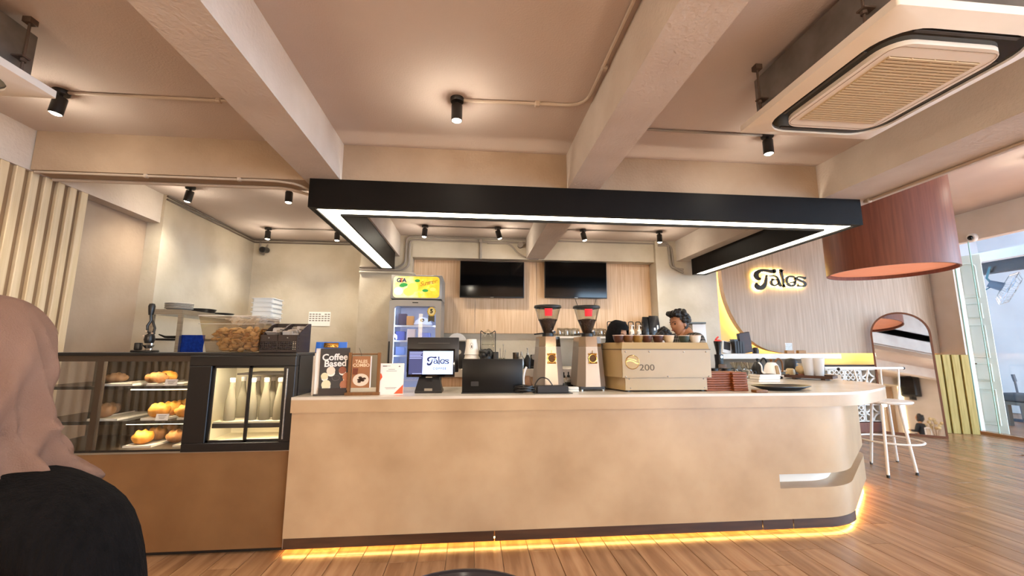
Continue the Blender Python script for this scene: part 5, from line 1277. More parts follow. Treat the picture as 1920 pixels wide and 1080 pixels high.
Mg = mat('leaf print', '#2f9a44', 0.5, emit='#2f9a44', estr=0.4)
Ml = mat('lemon print', '#e3e86a', 0.5, emit='#dfe65a', estr=0.6)
HX = Matrix.Translation((0, 0.0156, zm)) @ XZ
for k, (x, z, r, m_, sy) in enumerate(((-0.17, 0.10, 0.05, Mg, 0.5), (-0.19, 0.06, 0.04, Mg, 0.55), (0.01, 0.30, 0.035, Mg, 0.6), (0.12, -0.16, 0.04, Mg, 0.5), (-0.05, -0.03, 0.07, Ml, 0.9), (-0.10, -0.22, 0.07, Ml, 0.8), (-0.24, -0.20, 0.06, mat('ice print', '#e9eed8', 0.4, emit='#e9eed8', estr=0.5), 0.9), (0.22, -0.10, 0.04, Ml, 0.6))):
    b = MB(); disc(b, x * hx / 0.62 , z * hh, r, 0.0012 + 0.0002 * k, 14, sy); b.bm.transform(HX); b.build('printed_fruit', m_, hd, smooth=0)
# glass door with rounded opening, lit inside
zd0, zd1 = 0.17, zh - 0.012
n = 6
mb = MB(); bm = mb.bm
op = [(x, z + (zd0 + zd1 - 0.05) / 2) for x, z in rrect(w * 0.80, zd1 - zd0 - 0.10, 0.04, n)]
ot = [(x, z + (zd0 + zd1) / 2) for x, z in rrect(w, zd1 - zd0, 0.012, n)]
F = [[bm.verts.new((x, yv, z)) for x, z in P_] for P_, yv in ((ot, -0.02), (op, -0.02), (op, 0.018), (ot, 0.018))]
k = len(ot)
for i in range(k):
    j = (i + 1) % k
    for A, B in ((0, 1), (1, 2), (2, 3), (3, 0)): bm.faces.new((F[A][i], F[A][j], F[B][j], F[B][i]))
door = mb.build('door', M_fr, fr, smooth=30)
mb = MB(); mb.b2((-w * 0.41, 0.0, zd0 + 0.03), (w * 0.41, 0.004, zd1 - 0.06)); mb.build('door_glass', M_pane, door, smooth=0)
mb = MB(); mb.b2((-0.04, -0.022, zd1 - 0.035), (0.035, -0.019, zd1 - 0.022)); mb.build('badge', M_plastic, door, smooth=0)
mb = MB(); mb.b2((-w / 2 + 0.012, -0.034, 1.1), (-w / 2 + 0.03, -0.02, 1.5), 0.004); mb.build('handle', M_plastic, door)
M_frin = mat('fridge lining', '#d3def2', 0.5)
mb = MB(); mb.b2((-w / 2 + 0.045, 0.56, 0.16), (w / 2 - 0.045, 0.58, zh - 0.05)); mb.b2((-w / 2 + 0.045, 0.02, 0.16), (-w / 2 + 0.055, 0.58, zh - 0.05)); mb.b2((w / 2 - 0.055, 0.02, 0.16), (w / 2 - 0.045, 0.58, zh - 0.05)); mb.build('lining', M_frin, fr, smooth=0)
sh = [at(780, p, Y=y + 0.06).z for p in (612, 640, 668)] + [1.0, 0.7, 0.4]
M_wire = mat('white wire', '#e8eefc', 0.4)
for z in sh:
    m_ = MB(); m_.b2((-w / 2 + 0.056, 0.06, z - 0.006), (w / 2 - 0.056, 0.07, z + 0.014)); m_.b2((-w / 2 + 0.056, 0.52, z - 0.003), (w / 2 - 0.056, 0.526, z + 0.003))
    for i in range(12): m_.b2((-w / 2 + 0.07 + i * (w - 0.14) / 11, 0.07, z - 0.003), (-w / 2 + 0.074 + i * (w - 0.14) / 11, 0.52, z + 0.001))
    m_.build('wire_shelf', M_wire, fr, smooth=0)
m_ = MB(); m_.b2((-w / 2 + 0.08, 0.05, zh - 0.075), (w / 2 - 0.08, 0.07, zh - 0.06)); m_.build('lamp_strip', mat('cool led', '#ffffff', 0.4, emit='#cfe0ff', estr=14), fr, smooth=0)
for x in (-1, 1):
    m_ = MB(); m_.b2((x * (w / 2 - 0.062) - 0.004, 0.03, 0.4), (x * (w / 2 - 0.062) + 0.004, 0.04, zh - 0.08)); m_.build('lamp_strip', mat('cool led', '', 0), fr, smooth=0)
# award badge on the glass door
q = at(809, 584, Y=y - 0.03)
t = MB(); B = Matrix.Translation((q.x - fr.location.x, -0.022, q.z)) @ XZ
t.prism([(0.055 * (1 + 0.05 * math.cos(10 * a_)) * math.cos(a_), 0.06 * (1 + 0.05 * math.cos(10 * a_)) * math.sin(a_)) for a_ in [k * 2 * PI / 40 for k in range(40)]], 0, 0.003, B); bd = t.build('award_badge', mat('gold badge', '#b99a3a', 0.35, 0.6), door, smooth=0)
t = MB(); t.prism([(0.043 * math.cos(k * 2 * PI / 24), 0.047 * math.sin(k * 2 * PI / 24)) for k in range(24)], 0.003, 0.004, B); t.build('badge_disc', mat('pale gold', '#d9c98a', 0.4), bd, smooth=0)
t = MB(); t.prism([(-0.04, -0.05), (-0.042, -0.14), (0, -0.12), (0.042, -0.14), (0.04, -0.05)], -0.002, 0.001, B); t.build('badge_ribbon', mat('bronze ribbon', '#4d4630', 0.5), bd, smooth=0)
text('5', 0.075, M_gloss, bd, (q.x - fr.location.x, -0.0275, q.z + 0.002), bold=0.003)
# contents
def in_fridge(px, z, dy=0.2): return Vector((at(px, 640, Y=y + dy).x, y + dy, z))
M_tub = mat('white food tub', '#dfe6f2', 0.4)
for k, (px, r, h_, c_, z_, nm) in enumerate(((754, 0.055, 0.16, '#3b3346', sh[0], 'dark carton on the top fridge shelf at the left'), (768, 0.05, 0.13, '#c58b4e', sh[0], 'orange carton on the top fridge shelf'), (751, 0.06, 0.12, '#4d63b0', sh[1], 'blue carton on the second fridge shelf at the left'), (771, 0.055, 0.15, '#e5d4cf', sh[1], 'pale pink carton in the middle of the second fridge shelf'), (797, 0.07, 0.10, '#7f90d0', sh[1], 'violet carton at the right of the second fridge shelf'), (752, 0.06, 0.11, '#8fa3d8', sh[2], 'pale blue carton on the third fridge shelf'))):
    p = in_fridge(px, z_ + 0.015)
    m_ = MB(); m_.b2((-r, -r * 0.8, 0), (r, r * 0.8, h_), 0.006, 1); m_.b2((-r * 0.9, -r * 0.83, h_ * 0.25), (r * 0.9, -r * 0.79, h_ * 0.6))
    one(m_, 'food_carton', mat('carton %d' % k, c_, 0.5), nm, 'carton', p, smooth=0)
p = in_fridge(792, sh[0] + 0.015)
m_ = MB(); m_.lathe([(0, 0), (0.115, 0.0), (0.13, 0.02), (0.10, 0.07), (0.05, 0.105), (0.02, 0.115), (0, 0.115)], seg=20, sy=0.7)
o = one(m_, 'white_bag', M_tub, 'white domed bag with a black emblem on the top fridge shelf', 'bag', p)
m_ = MB(); disc(m_, 0, 0, 0.028, 0.003); m_.bm.transform(Matrix.Translation((-0.005, -0.063, 0.072)) @ Matrix.Rotation(-0.7, 4, 'X') @ XZ); m_.build('printed_emblem', M_gloss, o, smooth=0)
for k in range(4):
    p = in_fridge(744 + 6 * k, sh[3] + 0.015 if k > 3 else sh[2] - 0.3, 0.16)

# ------------------------------------------------------------------ back counter
YBK = 5.40
zbk = at(990, 692, Y=YBK).z
bc = thing('back_counter', 'white topped back counter with oak fronts along the panelled wall', 'counter', (0, 0, 0))
bx0, bx1 = fb.x + 0.03, 2.80
mb = MB(); mb.b2((bx0, YBK, zbk - 0.10), (bx1, 6.34, zbk), 0.003, 1); mb.build('top', M_ctop, bc, smooth=0)
n_ = 6
for k in range(n_):
    a, b = bx0 + (bx1 - bx0) * k / n_, bx0 + (bx1 - bx0) * (k + 1) / n_
    mb = MB(); mb.b2((a + 0.003, YBK + 0.03, 0.10), (b - 0.003, YBK + 0.05, zbk - 0.105), 0.002, 1); d_ = mb.build('door', M_wood, bc, smooth=0)
    mb = MB(); mb.b2((b - 0.06, YBK + 0.015, zbk - 0.30), (b - 0.05, YBK + 0.03, zbk - 0.16)); mb.build('handle', M_black, d_, smooth=0)
mb = MB(); mb.b2((bx0, YBK + 0.05, 0), (bx1, 6.34, zbk - 0.10)); mb.build('carcass', M_wood, bc, smooth=0)
# wall shelf
zs_ = at(1100, 631, Y=6.1).z
sx0 = at(1028, 631, Y=6.1).x
t = thing('wall_shelf', 'white wall shelf under the right television', 'shelf', (0, 0, zs_))
mb = MB(); mb.b2((sx0, 6.02, -0.03), (2.80, 6.36, 0), 0.003, 1); mb.build('board', M_ctop, t, smooth=0)
for x in (sx0 + 0.15, 1.9, 2.6):
    mb = MB(); mb.b2((x - 0.01, 6.06, -0.16), (x + 0.01, 6.355, -0.03)); mb.build('bracket', M_ctop, t, smooth=0)
root = None; nm = 0
o9 = ('first', 'second', 'third', 'fourth', 'fifth', 'sixth', 'seventh', 'eighth', 'ninth', 'tenth', 'eleventh', 'twelfth')
for k, px in enumerate((1048, 1055, 1062, 1069, 1076, 1083, 1112, 1119, 1126, 1133)):
    yv = 6.12 + 0.09 * (k % 2)
    lab = 'upside down clear glass on the wall shelf, ' + o9[k] + ' from the left'
    p = (at(px, 620, Y=yv).x, yv, zs_ + 0.001)
    if root is None:
        m_ = MB(); m_.lathe([(0.036, 0), (0.038, 0.004), (0.03, 0.12), (0.028, 0.125), (0, 0.125), (0, 0.118), (0.027, 0.118), (0.033, 0.002), (0.036, 0)], seg=18)
        root = one(m_, 'drinking_glass', glass('glassware', '#f6f3ea', refl=0.16, tint=0.9), lab, 'glass', p, group='upside down glasses on the wall shelf', smooth=60)
    else: dup(root, p, label=lab)
# pump jars with black loop handles
root = None
for k, px in enumerate((1145, 1158, 1171.5, 1185, 1198.5)):
    yv = 6.10; p = (at(px, 625, Y=yv).x, yv, zs_ + 0.001)
    lab = 'glass jar with a black loop handle on the wall shelf, ' + o9[k] + ' from the left'
    if root is None:
        root = thing('pump_jar', lab, 'jar', p, 0, 'jars with black loop handles')
        m_ = MB(); m_.lathe([(0, 0), (0.033, 0), (0.036, 0.005), (0.036, 0.085), (0.028, 0.10), (0.02, 0.105), (0, 0.105)], seg=18); m_.build('body', mat('syrup jar', '#cfc8bd', 0.15, col2='#2c241e', scale=14, lo=0.45, hi=0.55), root)
        m_ = MB(); m_.lathe([(0.016, 0.104), (0.018, 0.115), (0.012, 0.12), (0.010, 0.165), (0.022, 0.168), (0.022, 0.178), (0, 0.178)], seg=14); m_.cyl((0, 0, 0.168), (0.035, -0.02, 0.160), 0.006, seg=8); m_.build('pump', M_paper, root)
        m_ = MB(); m_.tube(fillet([(-0.037, 0.03, 0.12), (-0.037, 0.03, 0.225), (0.037, 0.03, 0.225), (0.037, 0.03, 0.12)], 0.02), 0.007, 8); m_.build('loop_handle', M_plastic, root)
    else: dup(root, p, label=lab)
# coffee bags
for px, yv, hgt, lab in ((1214, 6.08, 0.30, 'black glossy coffee bag on the wall shelf, behind the other bag'), (1226, 6.05, 0.315, 'black glossy coffee bag with a pale label on the wall shelf by the pillar')):
    p = (at(px, 620, Y=yv).x, yv, zs_ + 0.001)
    m_ = MB(); bm = m_.bm; rr = []
    for z, hw, dp in ((0, 0.075, 0.05), (0.05, 0.082, 0.055), (hgt * 0.6, 0.08, 0.045), (hgt * 0.85, 0.076, 0.02), (hgt, 0.072, 0.004)):
        rr.append([bm.verts.new((hw * sx, dp * sy, z)) for sx, sy in ((-1, -0.7), (-0.5, -1), (0.5, -1), (1, -0.7), (1, 0.7), (0.5, 1), (-0.5, 1), (-1, 0.7))])
    for A, B in zip(rr, rr[1:]):
        for i in range(8): bm.faces.new((A[i], A[(i + 1) % 8], B[(i + 1) % 8], B[i]))
    bm.faces.new(rr[0][::-1]); bm.faces.new(rr[-1])
    o = one(m_, 'coffee_bag', mat('black foil', '#131315', 0.25, bump=0.5, bscale=14), lab, 'bag', p, smooth=25)
    if px == 1226:
        m_ = MB(); m_.b2((-0.02, -0.056, 0.09), (0.006, -0.052, 0.13)); m_.b2((0.028, -0.054, 0.10), (0.05, -0.048, 0.17)); m_.build('label', M_paper, o, smooth=0)
# boiler box next to the pillar
yv = 5.75; a, b = at(1300, 640, Y=yv), at(1323, 604, Y=yv)
t = thing('water_boiler', 'grey white box appliance with a dark lid behind the man', 'boiler', ((a.x + b.x) / 2, yv, zbk))
w_ = b.x - a.x; h_ = b.z - zbk
mb = MB(); mb.b2((-w_ / 2, 0, 0), (w_ / 2, 0.28, h_ - 0.03), 0.006, 2); mb.build('body', mat('pale grey enamel', '#c9c6c4', 0.4), t)
mb = MB(); mb.b2((-w_ / 2 - 0.05, -0.01, h_ - 0.025), (w_ / 2 + 0.005, 0.29, h_), 0.005, 1); mb.build('lid', mat('dark grey lid', '#4d4f4b', 0.4), t)
mb = MB(); mb.b2((-w_ / 2 - 0.06, 0.05, 0), (-w_ / 2 - 0.01, 0.25, h_ - 0.06), 0.004, 1); mb.build('side_tank', M_plastic, t)
# appliances and bar tools on the back counter
yv = 5.62
def bk(px, yv=5.62): return Vector((at(px, 680, Y=yv).x, yv, zbk + 0.001))
p = bk(856)
t = thing('coffee_brewer', 'black brewer with a pale lid half hidden behind the till', 'brewer', p)
h_ = at(856, 640, Y=yv).z - zbk
mb = MB(); mb.b2((-0.12, 0, 0), (0.115, 0.3, h_), 0.012, 2); mb.build('body', M_plastic, t)
mb = MB(); mb.prism(arc((0, 0), 0.13, 0.25, PI - 0.25, 8), 0, 0.22, Matrix.Translation((0.0, 0.22, h_ - 0.02)) @ Matrix.Rotation(PI / 2, 4, 'X')); mb.build('lid', M_paper, t)
mb = MB(); mb.cyl((0.03, -0.006, h_ * 0.6), (0.03, 0.0, h_ * 0.6), 0.03, seg=16); mb.build('dial', M_steel, t)
p = bk(941, 5.55)
t = thing('spoon_holder', 'clear tumbler of long bar spoons above the black monitor', 'holder', p)
mb = MB(); mb.lathe([(0.04, 0.001), (0.045, 0.14), (0.042, 0.14), (0.037, 0.004)], seg=16); mb.build('tumbler', M_acrylic, t)
for dx, h_ in ((-0.015, 0.24), (0.012, 0.30), (0.03, 0.22)):
    mb = MB(); mb.cyl((dx * 0.5, 0, 0.005), (dx * 1.5, 0, h_), 0.004, seg=6); mb.sphere((dx * 1.55, 0, h_ + 0.01), 0.011, 8, 6, (0.8, 0.5, 1.6)); mb.build('bar_spoon', M_steel, t)
p = bk(967, 5.55)
m_ = MB(); m_.lathe([(0, 0), (0.04, 0), (0.044, 0.06), (0.036, 0.075), (0.038, 0.08), (0.042, 0.21), (0, 0.21)], seg=18)
one(m_, 'cocktail_shaker', mat('smoked steel', '#6f675f', 0.25, 0.8), 'smoky metal shaker just right of the bar spoons', 'shaker', p)
for px, lab, m2 in ((977.5, 'steel bottle with a pourer beside the smoky shaker', M_steel), (989, 'black bottle with a steel pump near the left grinder', M_plastic)):
    p = bk(px, 5.52)
    t = thing('syrup_bottle', lab, 'bottle', p)
    m_ = MB(); m_.lathe([(0, 0), (0.042, 0), (0.044, 0.01), (0.044, 0.12), (0.02, 0.165), (0.016, 0.18), (0, 0.18)], seg=18); m_.build('body', m2, t)
    m_ = MB(); m_.lathe([(0.017, 0.178), (0.017, 0.20), (0.006, 0.205), (0.006, 0.25 if m2 is M_plastic else 0.215), (0, 0.25 if m2 is M_plastic else 0.215)], seg=12); m_.sphere((0, 0, 0.262 if m2 is M_plastic else 0.215), 0.012, 8, 6); m_.build('pourer', M_steel, t)
p = bk(1001, 5.56)
t = thing('timer_scale', 'black scale with a round dial peeking out left of the grinder', 'scale', p)
m_ = MB(); m_.b2((-0.08, -0.06, 0), (0.06, 0.08, 0.03), 0.006); m_.b2((-0.04, 0.03, 0.03), (0.04, 0.06, 0.18), 0.006); m_.build('body', M_plastic, t)
m_ = MB(); m_.cyl((0.01, 0.03, 0.15), (0.01, 0.02, 0.15), 0.038, seg=20); m_.build('dial', M_steel, t)
# things on the bar top seen between the two grinders
yv = 3.85
def bt(px, yy=3.85): return Vector((at(px, 715, Y=yy).x, yy, ZT + 0.001))
for px, lab, c_ in ((1057.5, 'small white bottle with a black cap seen between the grinders', '#d9d3c8'), (1066, 'clear bottle with a dark cap behind the black bowl', '#b7b0a6'), (1076, 'dark topped bottle against the right grinder', '#9a938a')):
    t = thing('dropper_bottle', lab, 'bottle', bt(px, 3.90 if px > 1060 else 3.85))
    m_ = MB(); m_.lathe([(0, 0), (0.02, 0), (0.021, 0.06), (0.012, 0.085), (0, 0.085)], seg=14); m_.build('body', mat('bottle %s' % c_, c_, 0.3), t)
    m_ = MB(); m_.lathe([(0.013, 0.085), (0.013, 0.105), (0.006, 0.11), (0.006, 0.135), (0, 0.137)], seg=12); m_.build('cap', M_plastic, t)
m_ = MB(); m_.lathe([(0, 0), (0.04, 0), (0.055, 0.05), (0.051, 0.05), (0.036, 0.006), (0, 0.006)], seg=20)
o = one(m_, 'sachet_bowl', M_plastic, 'small black bowl of white sachets between the grinders', 'bowl', bt(1070, 3.80))
m_ = MB()
for k in range(7): m_.box((-0.02 + 0.007 * k, 0.004 * (k % 3), 0.05 + 0.006 * (k % 2)), (0.03, 0.003, 0.045), m=Matrix.Rotation(0.3 * (k % 3) - 0.3, 4, 'Y'))
s_ = m_.build('sachets', M_paper, o, smooth=0)
# ------------------------------------------------------------------ shop sign on the oak panel
c0 = on_sign(1457, 526); l0 = on_sign(1409, 526); r0 = on_sign(1506, 526)
ks = (r0[0] - l0[0]) / 1165; kz = (on_sign(1457, 500)[1] - on_sign(1457, 550)[1]) / 600
t = thing('shop_sign', 'halo lit dark metal shop lettering on the oak panel', 'sign', (SO.x + c0[0], SO.y - 0.02, c0[1]))
Ms = XZ @ Matrix.Diagonal((ks, kz, 1, 1)) @ Matrix.Translation((-925, 555, 0))
lettering('letter', mat('dark bronze letters', '#2b1f10', 0.35, 0.5), t, Matrix.Translation((0, -0.035, 0)) @ Ms, 0.03)
lettering('halo_backing', mat('halo light', '#ffffff', 0.5, emit='#ffe08a', estr=34), t, Matrix.Translation((0, -0.001, 0)) @ Ms, 0.008)

# ------------------------------------------------------------------ breeze block dado left of the mirror
M_bz = mat('white breeze block', '#e4ddd2', 0.7, col2='#d6cec2', scale=5)
t = thing('trim_3', 'white patterned breeze block dado between the bar and the mirror', 'dado', (0, 6.80, 0)); struct(t)
bsz = 0.30; bx_ = 5.60
mb = MB(); mb.b2((bx_, 0, 0), (bx_ + 6 * bsz, 0.12, 0.16)); mb.build('base_board', M_redwood, t, smooth=0)
mb = MB(); mb.b2((bx_, 0.095, 0.16), (bx_ + 6 * bsz, 0.12, 1.14)); mb.build('shade_board', mat('shadow board', '#3a332c', 0.8), t, smooth=0)  # dark board put in for the shade behind the pierced blocks
def block(kind):
    m_ = MB(); s = bsz - 0.006; q = s / 2
    for p, r in (((-q, 0, -q), (q, 0.09, -q + 0.02)), ((-q, 0, q - 0.02), (q, 0.09, q)), ((-q, 0, -q), (-q + 0.02, 0.09, q)), ((q - 0.02, 0, -q), (q, 0.09, q))): m_.b2(p, r)
    if kind == 0:
        for cx_, cz, a0 in ((-q, -q, 0), (q, -q, PI / 2), (q, q, PI), (-q, q, 1.5 * PI)):
            a_ = arc((cx_, cz), q * 1.05, a0, a0 + PI / 2, 7); b_ = arc((cx_, cz), q * 0.86, a0, a0 + PI / 2, 7)
            m_.prism(a_ + b_[::-1], 0, 0.09, Matrix.Translation((0, 0.09, 0)) @ XZ)
    else:
        for i in range(3):
            for j in range(3):
                o_ = [(0.042 * math.cos(k * PI / 6), 0.042 * math.sin(k * PI / 6)) for k in range(12)]; i_ = [(0.026 * math.cos(k * PI / 6), 0.026 * math.sin(k * PI / 6)) for k in range(12)]
                for k in range(12):
                    k2 = (k + 1) % 12; ox, oz = (i - 1) * 0.09, (j - 1) * 0.09
                    m_.prism([(o_[k][0] + ox, o_[k][1] + oz), (o_[k2][0] + ox, o_[k2][1] + oz), (i_[k2][0] + ox, i_[k2][1] + oz), (i_[k][0] + ox, i_[k][1] + oz)], 0, 0.09, Matrix.Translation((0, 0.09, 0)) @ XZ)
    return m_
protos = [block(0).build('block', M_bz, t, smooth=0), block(1).build('block', M_bz, t, smooth=0)]; seen = [0, 0]
for i in range(6):
    for j in range(3):
        k = 0 if (i in (0, 1, 4)) else 1
        loc = (bx_ + (i + 0.5) * bsz, 0, 0.16 + (j + 0.5) * bsz + 0.01)
        if not seen[k]: protos[k].location = loc; seen[k] = 1
        else: dup(protos[k], None, parent=t).location = loc
mb = MB(); mb.b2((bx_ - 0.02, -0.02, 0.16 + 3 * bsz + 0.012), (bx_ + 6 * bsz, 0.12, 0.16 + 3 * bsz + 0.05)); mb.build('cap_board', M_ctop, t, smooth=0)

# ------------------------------------------------------------------ arched mirror leaning in the corner
ma, mb_ = Vector((7.02, 6.72, 0)), Vector((7.60, 6.20, 0))
dv = (mb_ - ma); mw = dv.length; rz = math.atan2(dv.y, dv.x)
zt_ = 2.07
t = thing('arched_mirror', 'tall arched mirror with a brown wooden frame leaning in the corner', 'mirror', ((ma.x + mb_.x) / 2, (ma.y + mb_.y) / 2, 0.0), rot=(-0.10, 0, rz))
def arch(w, h, z0, n=20): return [(w / 2, z0)] + [(w / 2 * math.cos(k / n * PI), h - w / 2 + w / 2 * math.sin(k / n * PI)) for k in range(n + 1)] + [(-w / 2, z0)]
A_, B_ = arch(mw, zt_, 0.0), arch(mw - 0.05, zt_ - 0.025, 0.03)
m_ = MB(); bm = m_.bm
F = [[bm.verts.new((x, yv, z)) for x, z in P_] for P_, yv in ((A_, -0.02), (B_, -0.02), (B_, 0.03), (A_, 0.03))]
k = len(A_)
for i in range(k):
    j = (i + 1) % k
    for a, b in ((0, 1), (1, 2), (2, 3), (3, 0)): bm.faces.new((F[a][i], F[a][j], F[b][j], F[b][i]))
m_.build('frame', mat('brown mirror frame', '#6e4028', 0.45), t, smooth=30)
m_ = MB(); m_.prism(arch(mw - 0.046, zt_ - 0.023, 0.028), 0, 0.004, Matrix.Translation((0, 0.004, 0)) @ XZ); m_.build('mirror_glass', M_mirror, t, smooth=0)
m_ = MB(); m_.prism(arch(mw - 0.03, zt_ - 0.015, 0.01), 0, 0.01, Matrix.Translation((0, 0.028, 0)) @ XZ); m_.build('backing', M_redwood, t, smooth=0)

# ------------------------------------------------------------------ white metal bar stool behind the bar end
f = [at(1666, 896, z=0), at(1720, 891, z=0), at(1634, 870, z=0)]
cen = (f[1] + f[2]) / 2
f.append(f[1] + f[2] - f[0])
zst = 0.80
M_st = mat('white painted steel', '#e6dfd6', 0.35)
t = thing('bar_stool', 'white tubular metal bar stool with a low spindle back by the mirror', 'stool', (cen.x, cen.y, 0))
c2 = Vector((cen.x, cen.y, 0)); sc_ = 1.0
tops = []
for p in f:
    q = c2 + (p - c2) * 0.62; tops.append(q)
    l = p - c2; u = q - c2
    m_ = MB(); m_.cyl((l.x, l.y, 0.012), (u.x, u.y, zst - 0.03), 0.0155, seg=10); lg = m_.build('leg', M_st, t)
    m_ = MB(); m_.cyl((l.x, l.y, 0), (l.x, l.y, 0.03), 0.016, seg=10); m_.build('rubber_foot', M_plastic, lg)
rs = sum((q - c2).length for q in tops) / 4
m_ = MB(); m_.lathe([(0, zst - 0.03), (rs + 0.02, zst - 0.03), (rs + 0.035, zst - 0.015), (rs + 0.03, zst), (0, zst + 0.004)], seg=32); m_.build('seat', M_st, t)
rf = rs / 0.62 * (1 - 0.38 * 0.42); zf = 0.34
m_ = MB(); m_.tube([(rf * math.cos(k / 28 * 2 * PI), rf * math.sin(k / 28 * 2 * PI), zf) for k in range(28)], 0.011, 8, True); m_.build('foot_ring', M_st, t)
# back: curved top rail with spindles, opening towards the bar
zr = at(1690, 690, Y=cen.y + 0.1).z
pl_, pr_ = at(1572, 690, Y=cen.y - 0.12) - c2, at(1694, 692, Y=cen.y + 0.05) - c2
pl_.z = pr_.z = zr
m_ = MB(); md = (pl_ + pr_) / 2; out = Vector((pr_.y - pl_.y, -(pr_.x - pl_.x), 0)).normalized()
pts = [pl_, pl_ * 0.75 + pr_ * 0.25 - out * 0.05, md - out * 0.07, pl_ * 0.25 + pr_ * 0.75 - out * 0.05, pr_]
sm = smooth([tuple(p) for p in pts], 6)
m_.tube(sm, 0.016, 10); rail = m_.build('top_rail', M_st, t)
for p, q in ((sm[0], sm[1]), (sm[-1], sm[-2])):
    m_ = MB(); m_.sphere(p, 0.018, 12, 8); m_.build('end_cap', M_plastic, rail)
for i, fr_ in enumerate((7, 13, 17, 22)):
    p = Vector(sm[fr_]); d_ = Vector((p.x, p.y, 0)); q = d_.normalized() * (rs + 0.01)
    m_ = MB(); m_.tube(smooth([(q.x, q.y, zst - 0.01), ((p.x * 0.6 + q.x * 0.4) * 1.03, (p.y * 0.6 + q.y * 0.4) * 1.03, (zst + zr) / 2), tuple(p)], 4), 0.010, 8); m_.build('spindle', M_st, t)

# ------------------------------------------------------------------ side shelf unit in front of the yellow lit wall
ysf = 6.30
z1_ = at(1450, 663, Y=ysf).z; z0_ = at(1450, 673, Y=ysf).z
xa_, xb_ = 3.90, at(1578, 668, Y=ysf).x
t = thing('side_shelf', 'pale shelf board in front of the yellow lit wall beyond the espresso machine', 'shelf', (0, ysf, 0))
m_ = MB(); m_.b2((xa_, 0, z0_), (xb_, 0.35, z1_), 0.004, 1); m_.build('board', M_ctop, t, smooth=0)
xc_ = at(1546, 685, Y=ysf + 0.3).x
m_ = MB(); m_.b2((xa_, 0.30, 0), (xc_, 0.34, z0_)); m_.build('back_panel', mat('taupe panel', '#6d6253', 0.7), t, smooth=0)
m_ = MB(); m_.b2((xa_, 0.0, 0), (xc_, 0.30, 1.0)); m_.build('cabinet', M_counter, t, smooth=0)
def sh_(px, dy=0.16): return Vector((at(px, 660, Y=ysf + dy).x, ysf + dy, z1_ + 0.001))
# black electric grinder on the bar return
p = Vector((at(1350, 700, Y=5.3).x, 5.3, ZT + 0.001))
t = thing('small_grinder', 'small black electric grinder with a red topped hopper past the espresso machine', 'coffee grinder', p)
h_ = at(1350, 640, Y=5.3).z - ZT
m_ = MB(); m_.lathe([(0, 0), (0.07, 0), (0.075, 0.02), (0.06, 0.05), (0.05, h_ * 0.35), (0.055, h_ * 0.62), (0, h_ * 0.62)], seg=20); m_.build('body', M_plastic, t)
m_ = MB(); m_.lathe([(0.03, h_ * 0.62), (0.03, h_ * 0.68), (0.055, h_), (0.05, h_), (0.026, h_ * 0.69)], seg=20); m_.build('hopper', mat('smoked plastic', '#1c1a19', 0.2), t)
m_ = MB(); m_.lathe([(0, h_), (0.05, h_), (0.03, h_ + 0.02), (0, h_ + 0.022)], seg=16); m_.cyl((-0.03, 0, h_ + 0.02), (0.01, 0, h_ + 0.06), 0.012, seg=8); m_.build('lid', mat('red plastic', '#c42f28', 0.4), t)
m_ = MB(); m_.cyl((0, -0.052, h_ * 0.55), (0, -0.066, h_ * 0.55), 0.018, seg=14); m_.build('dial', M_steel, t)
m_ = MB(); m_.b2((-0.05, -0.09, h_ * 0.12), (0.05, -0.05, h_ * 0.34), 0.01); m_.build('grounds_bin', mat('brown bin', '#6b5341', 0.4), t)
# things on the side shelf
p = sh_(1363)
m_ = MB(); m_.b2((-0.07, 0, 0), (0.07, 0.02, 0.21), m=Matrix.Rotation(-0.28, 4, 'X') @ Matrix.Rotation(0.25, 4, 'Y')); 
o = one(m_, 'card_stand', M_paper, 'small leaning white card stand with a dark picture on the side shelf', 'card', p, smooth=0)
m_ = MB(); m_.b2((-0.055, -0.003, 0.06), (0.055, 0, 0.20), m=Matrix.Rotation(-0.28, 4, 'X') @ Matrix.Rotation(0.25, 4, 'Y')); m_.build('dark_picture', M_menu, o, smooth=0)
for k in range(4):
    p = sh_(1375 + 4.6 * k, 0.18)
    m_ = MB(); m_.b2((-0.018, -0.08, 0), (0.018, 0.08, 0.20), 0.002, 1); m_.b2((-0.015, -0.081, 0.01), (0.015, -0.0795, 0.19))
    one(m_, 'dark_book', mat('dark book cover', '#241d19', 0.5), ('first', 'second', 'third', 'fourth')[k] + ' dark upright book from the left on the side shelf', 'book', p, group='dark books on the side shelf', smooth=0)
p = sh_(1383, 0.18)
m_ = MB(); m_.b2((-0.085, -0.06, 0.215), (0.085, 0.06, 0.23)); m_.b2((-0.08, -0.055, 0.201), (0.08, 0.055, 0.215))
one(m_, 'flat_box', M_plastic, 'flat dark box lying across the books on the side shelf', 'box', p, smooth=0)
p = sh_(1402, 0.14)
m_ = MB(); m_.b2((-0.10, -0.03, 0), (0.10, 0.03, 0.33), 0.006, 1, m=Matrix.Rotation(-0.16, 4, 'Y') @ Matrix.Rotation(0.05, 4, 'X'))
one(m_, 'brown_folder', mat('dark brown leather', '#3a201a', 0.5, col2='#2c1712', scale=12), 'dark brown leather menu folder leaning on the side shelf', 'folder', (p.x - 0.02, p.y, p.z + 0.012), smooth=0)
p = sh_(1417, 0.18)
m_ = MB(); m_.lathe([(0, 0), (0.05, 0), (0.052, 0.05), (0.035, 0.10), (0, 0.10)], seg=16)
one(m_, 'dark_pot', mat('dark brown pot', '#2f2521', 0.4), 'small dark pot at the foot of the leather folder', 'pot', p)
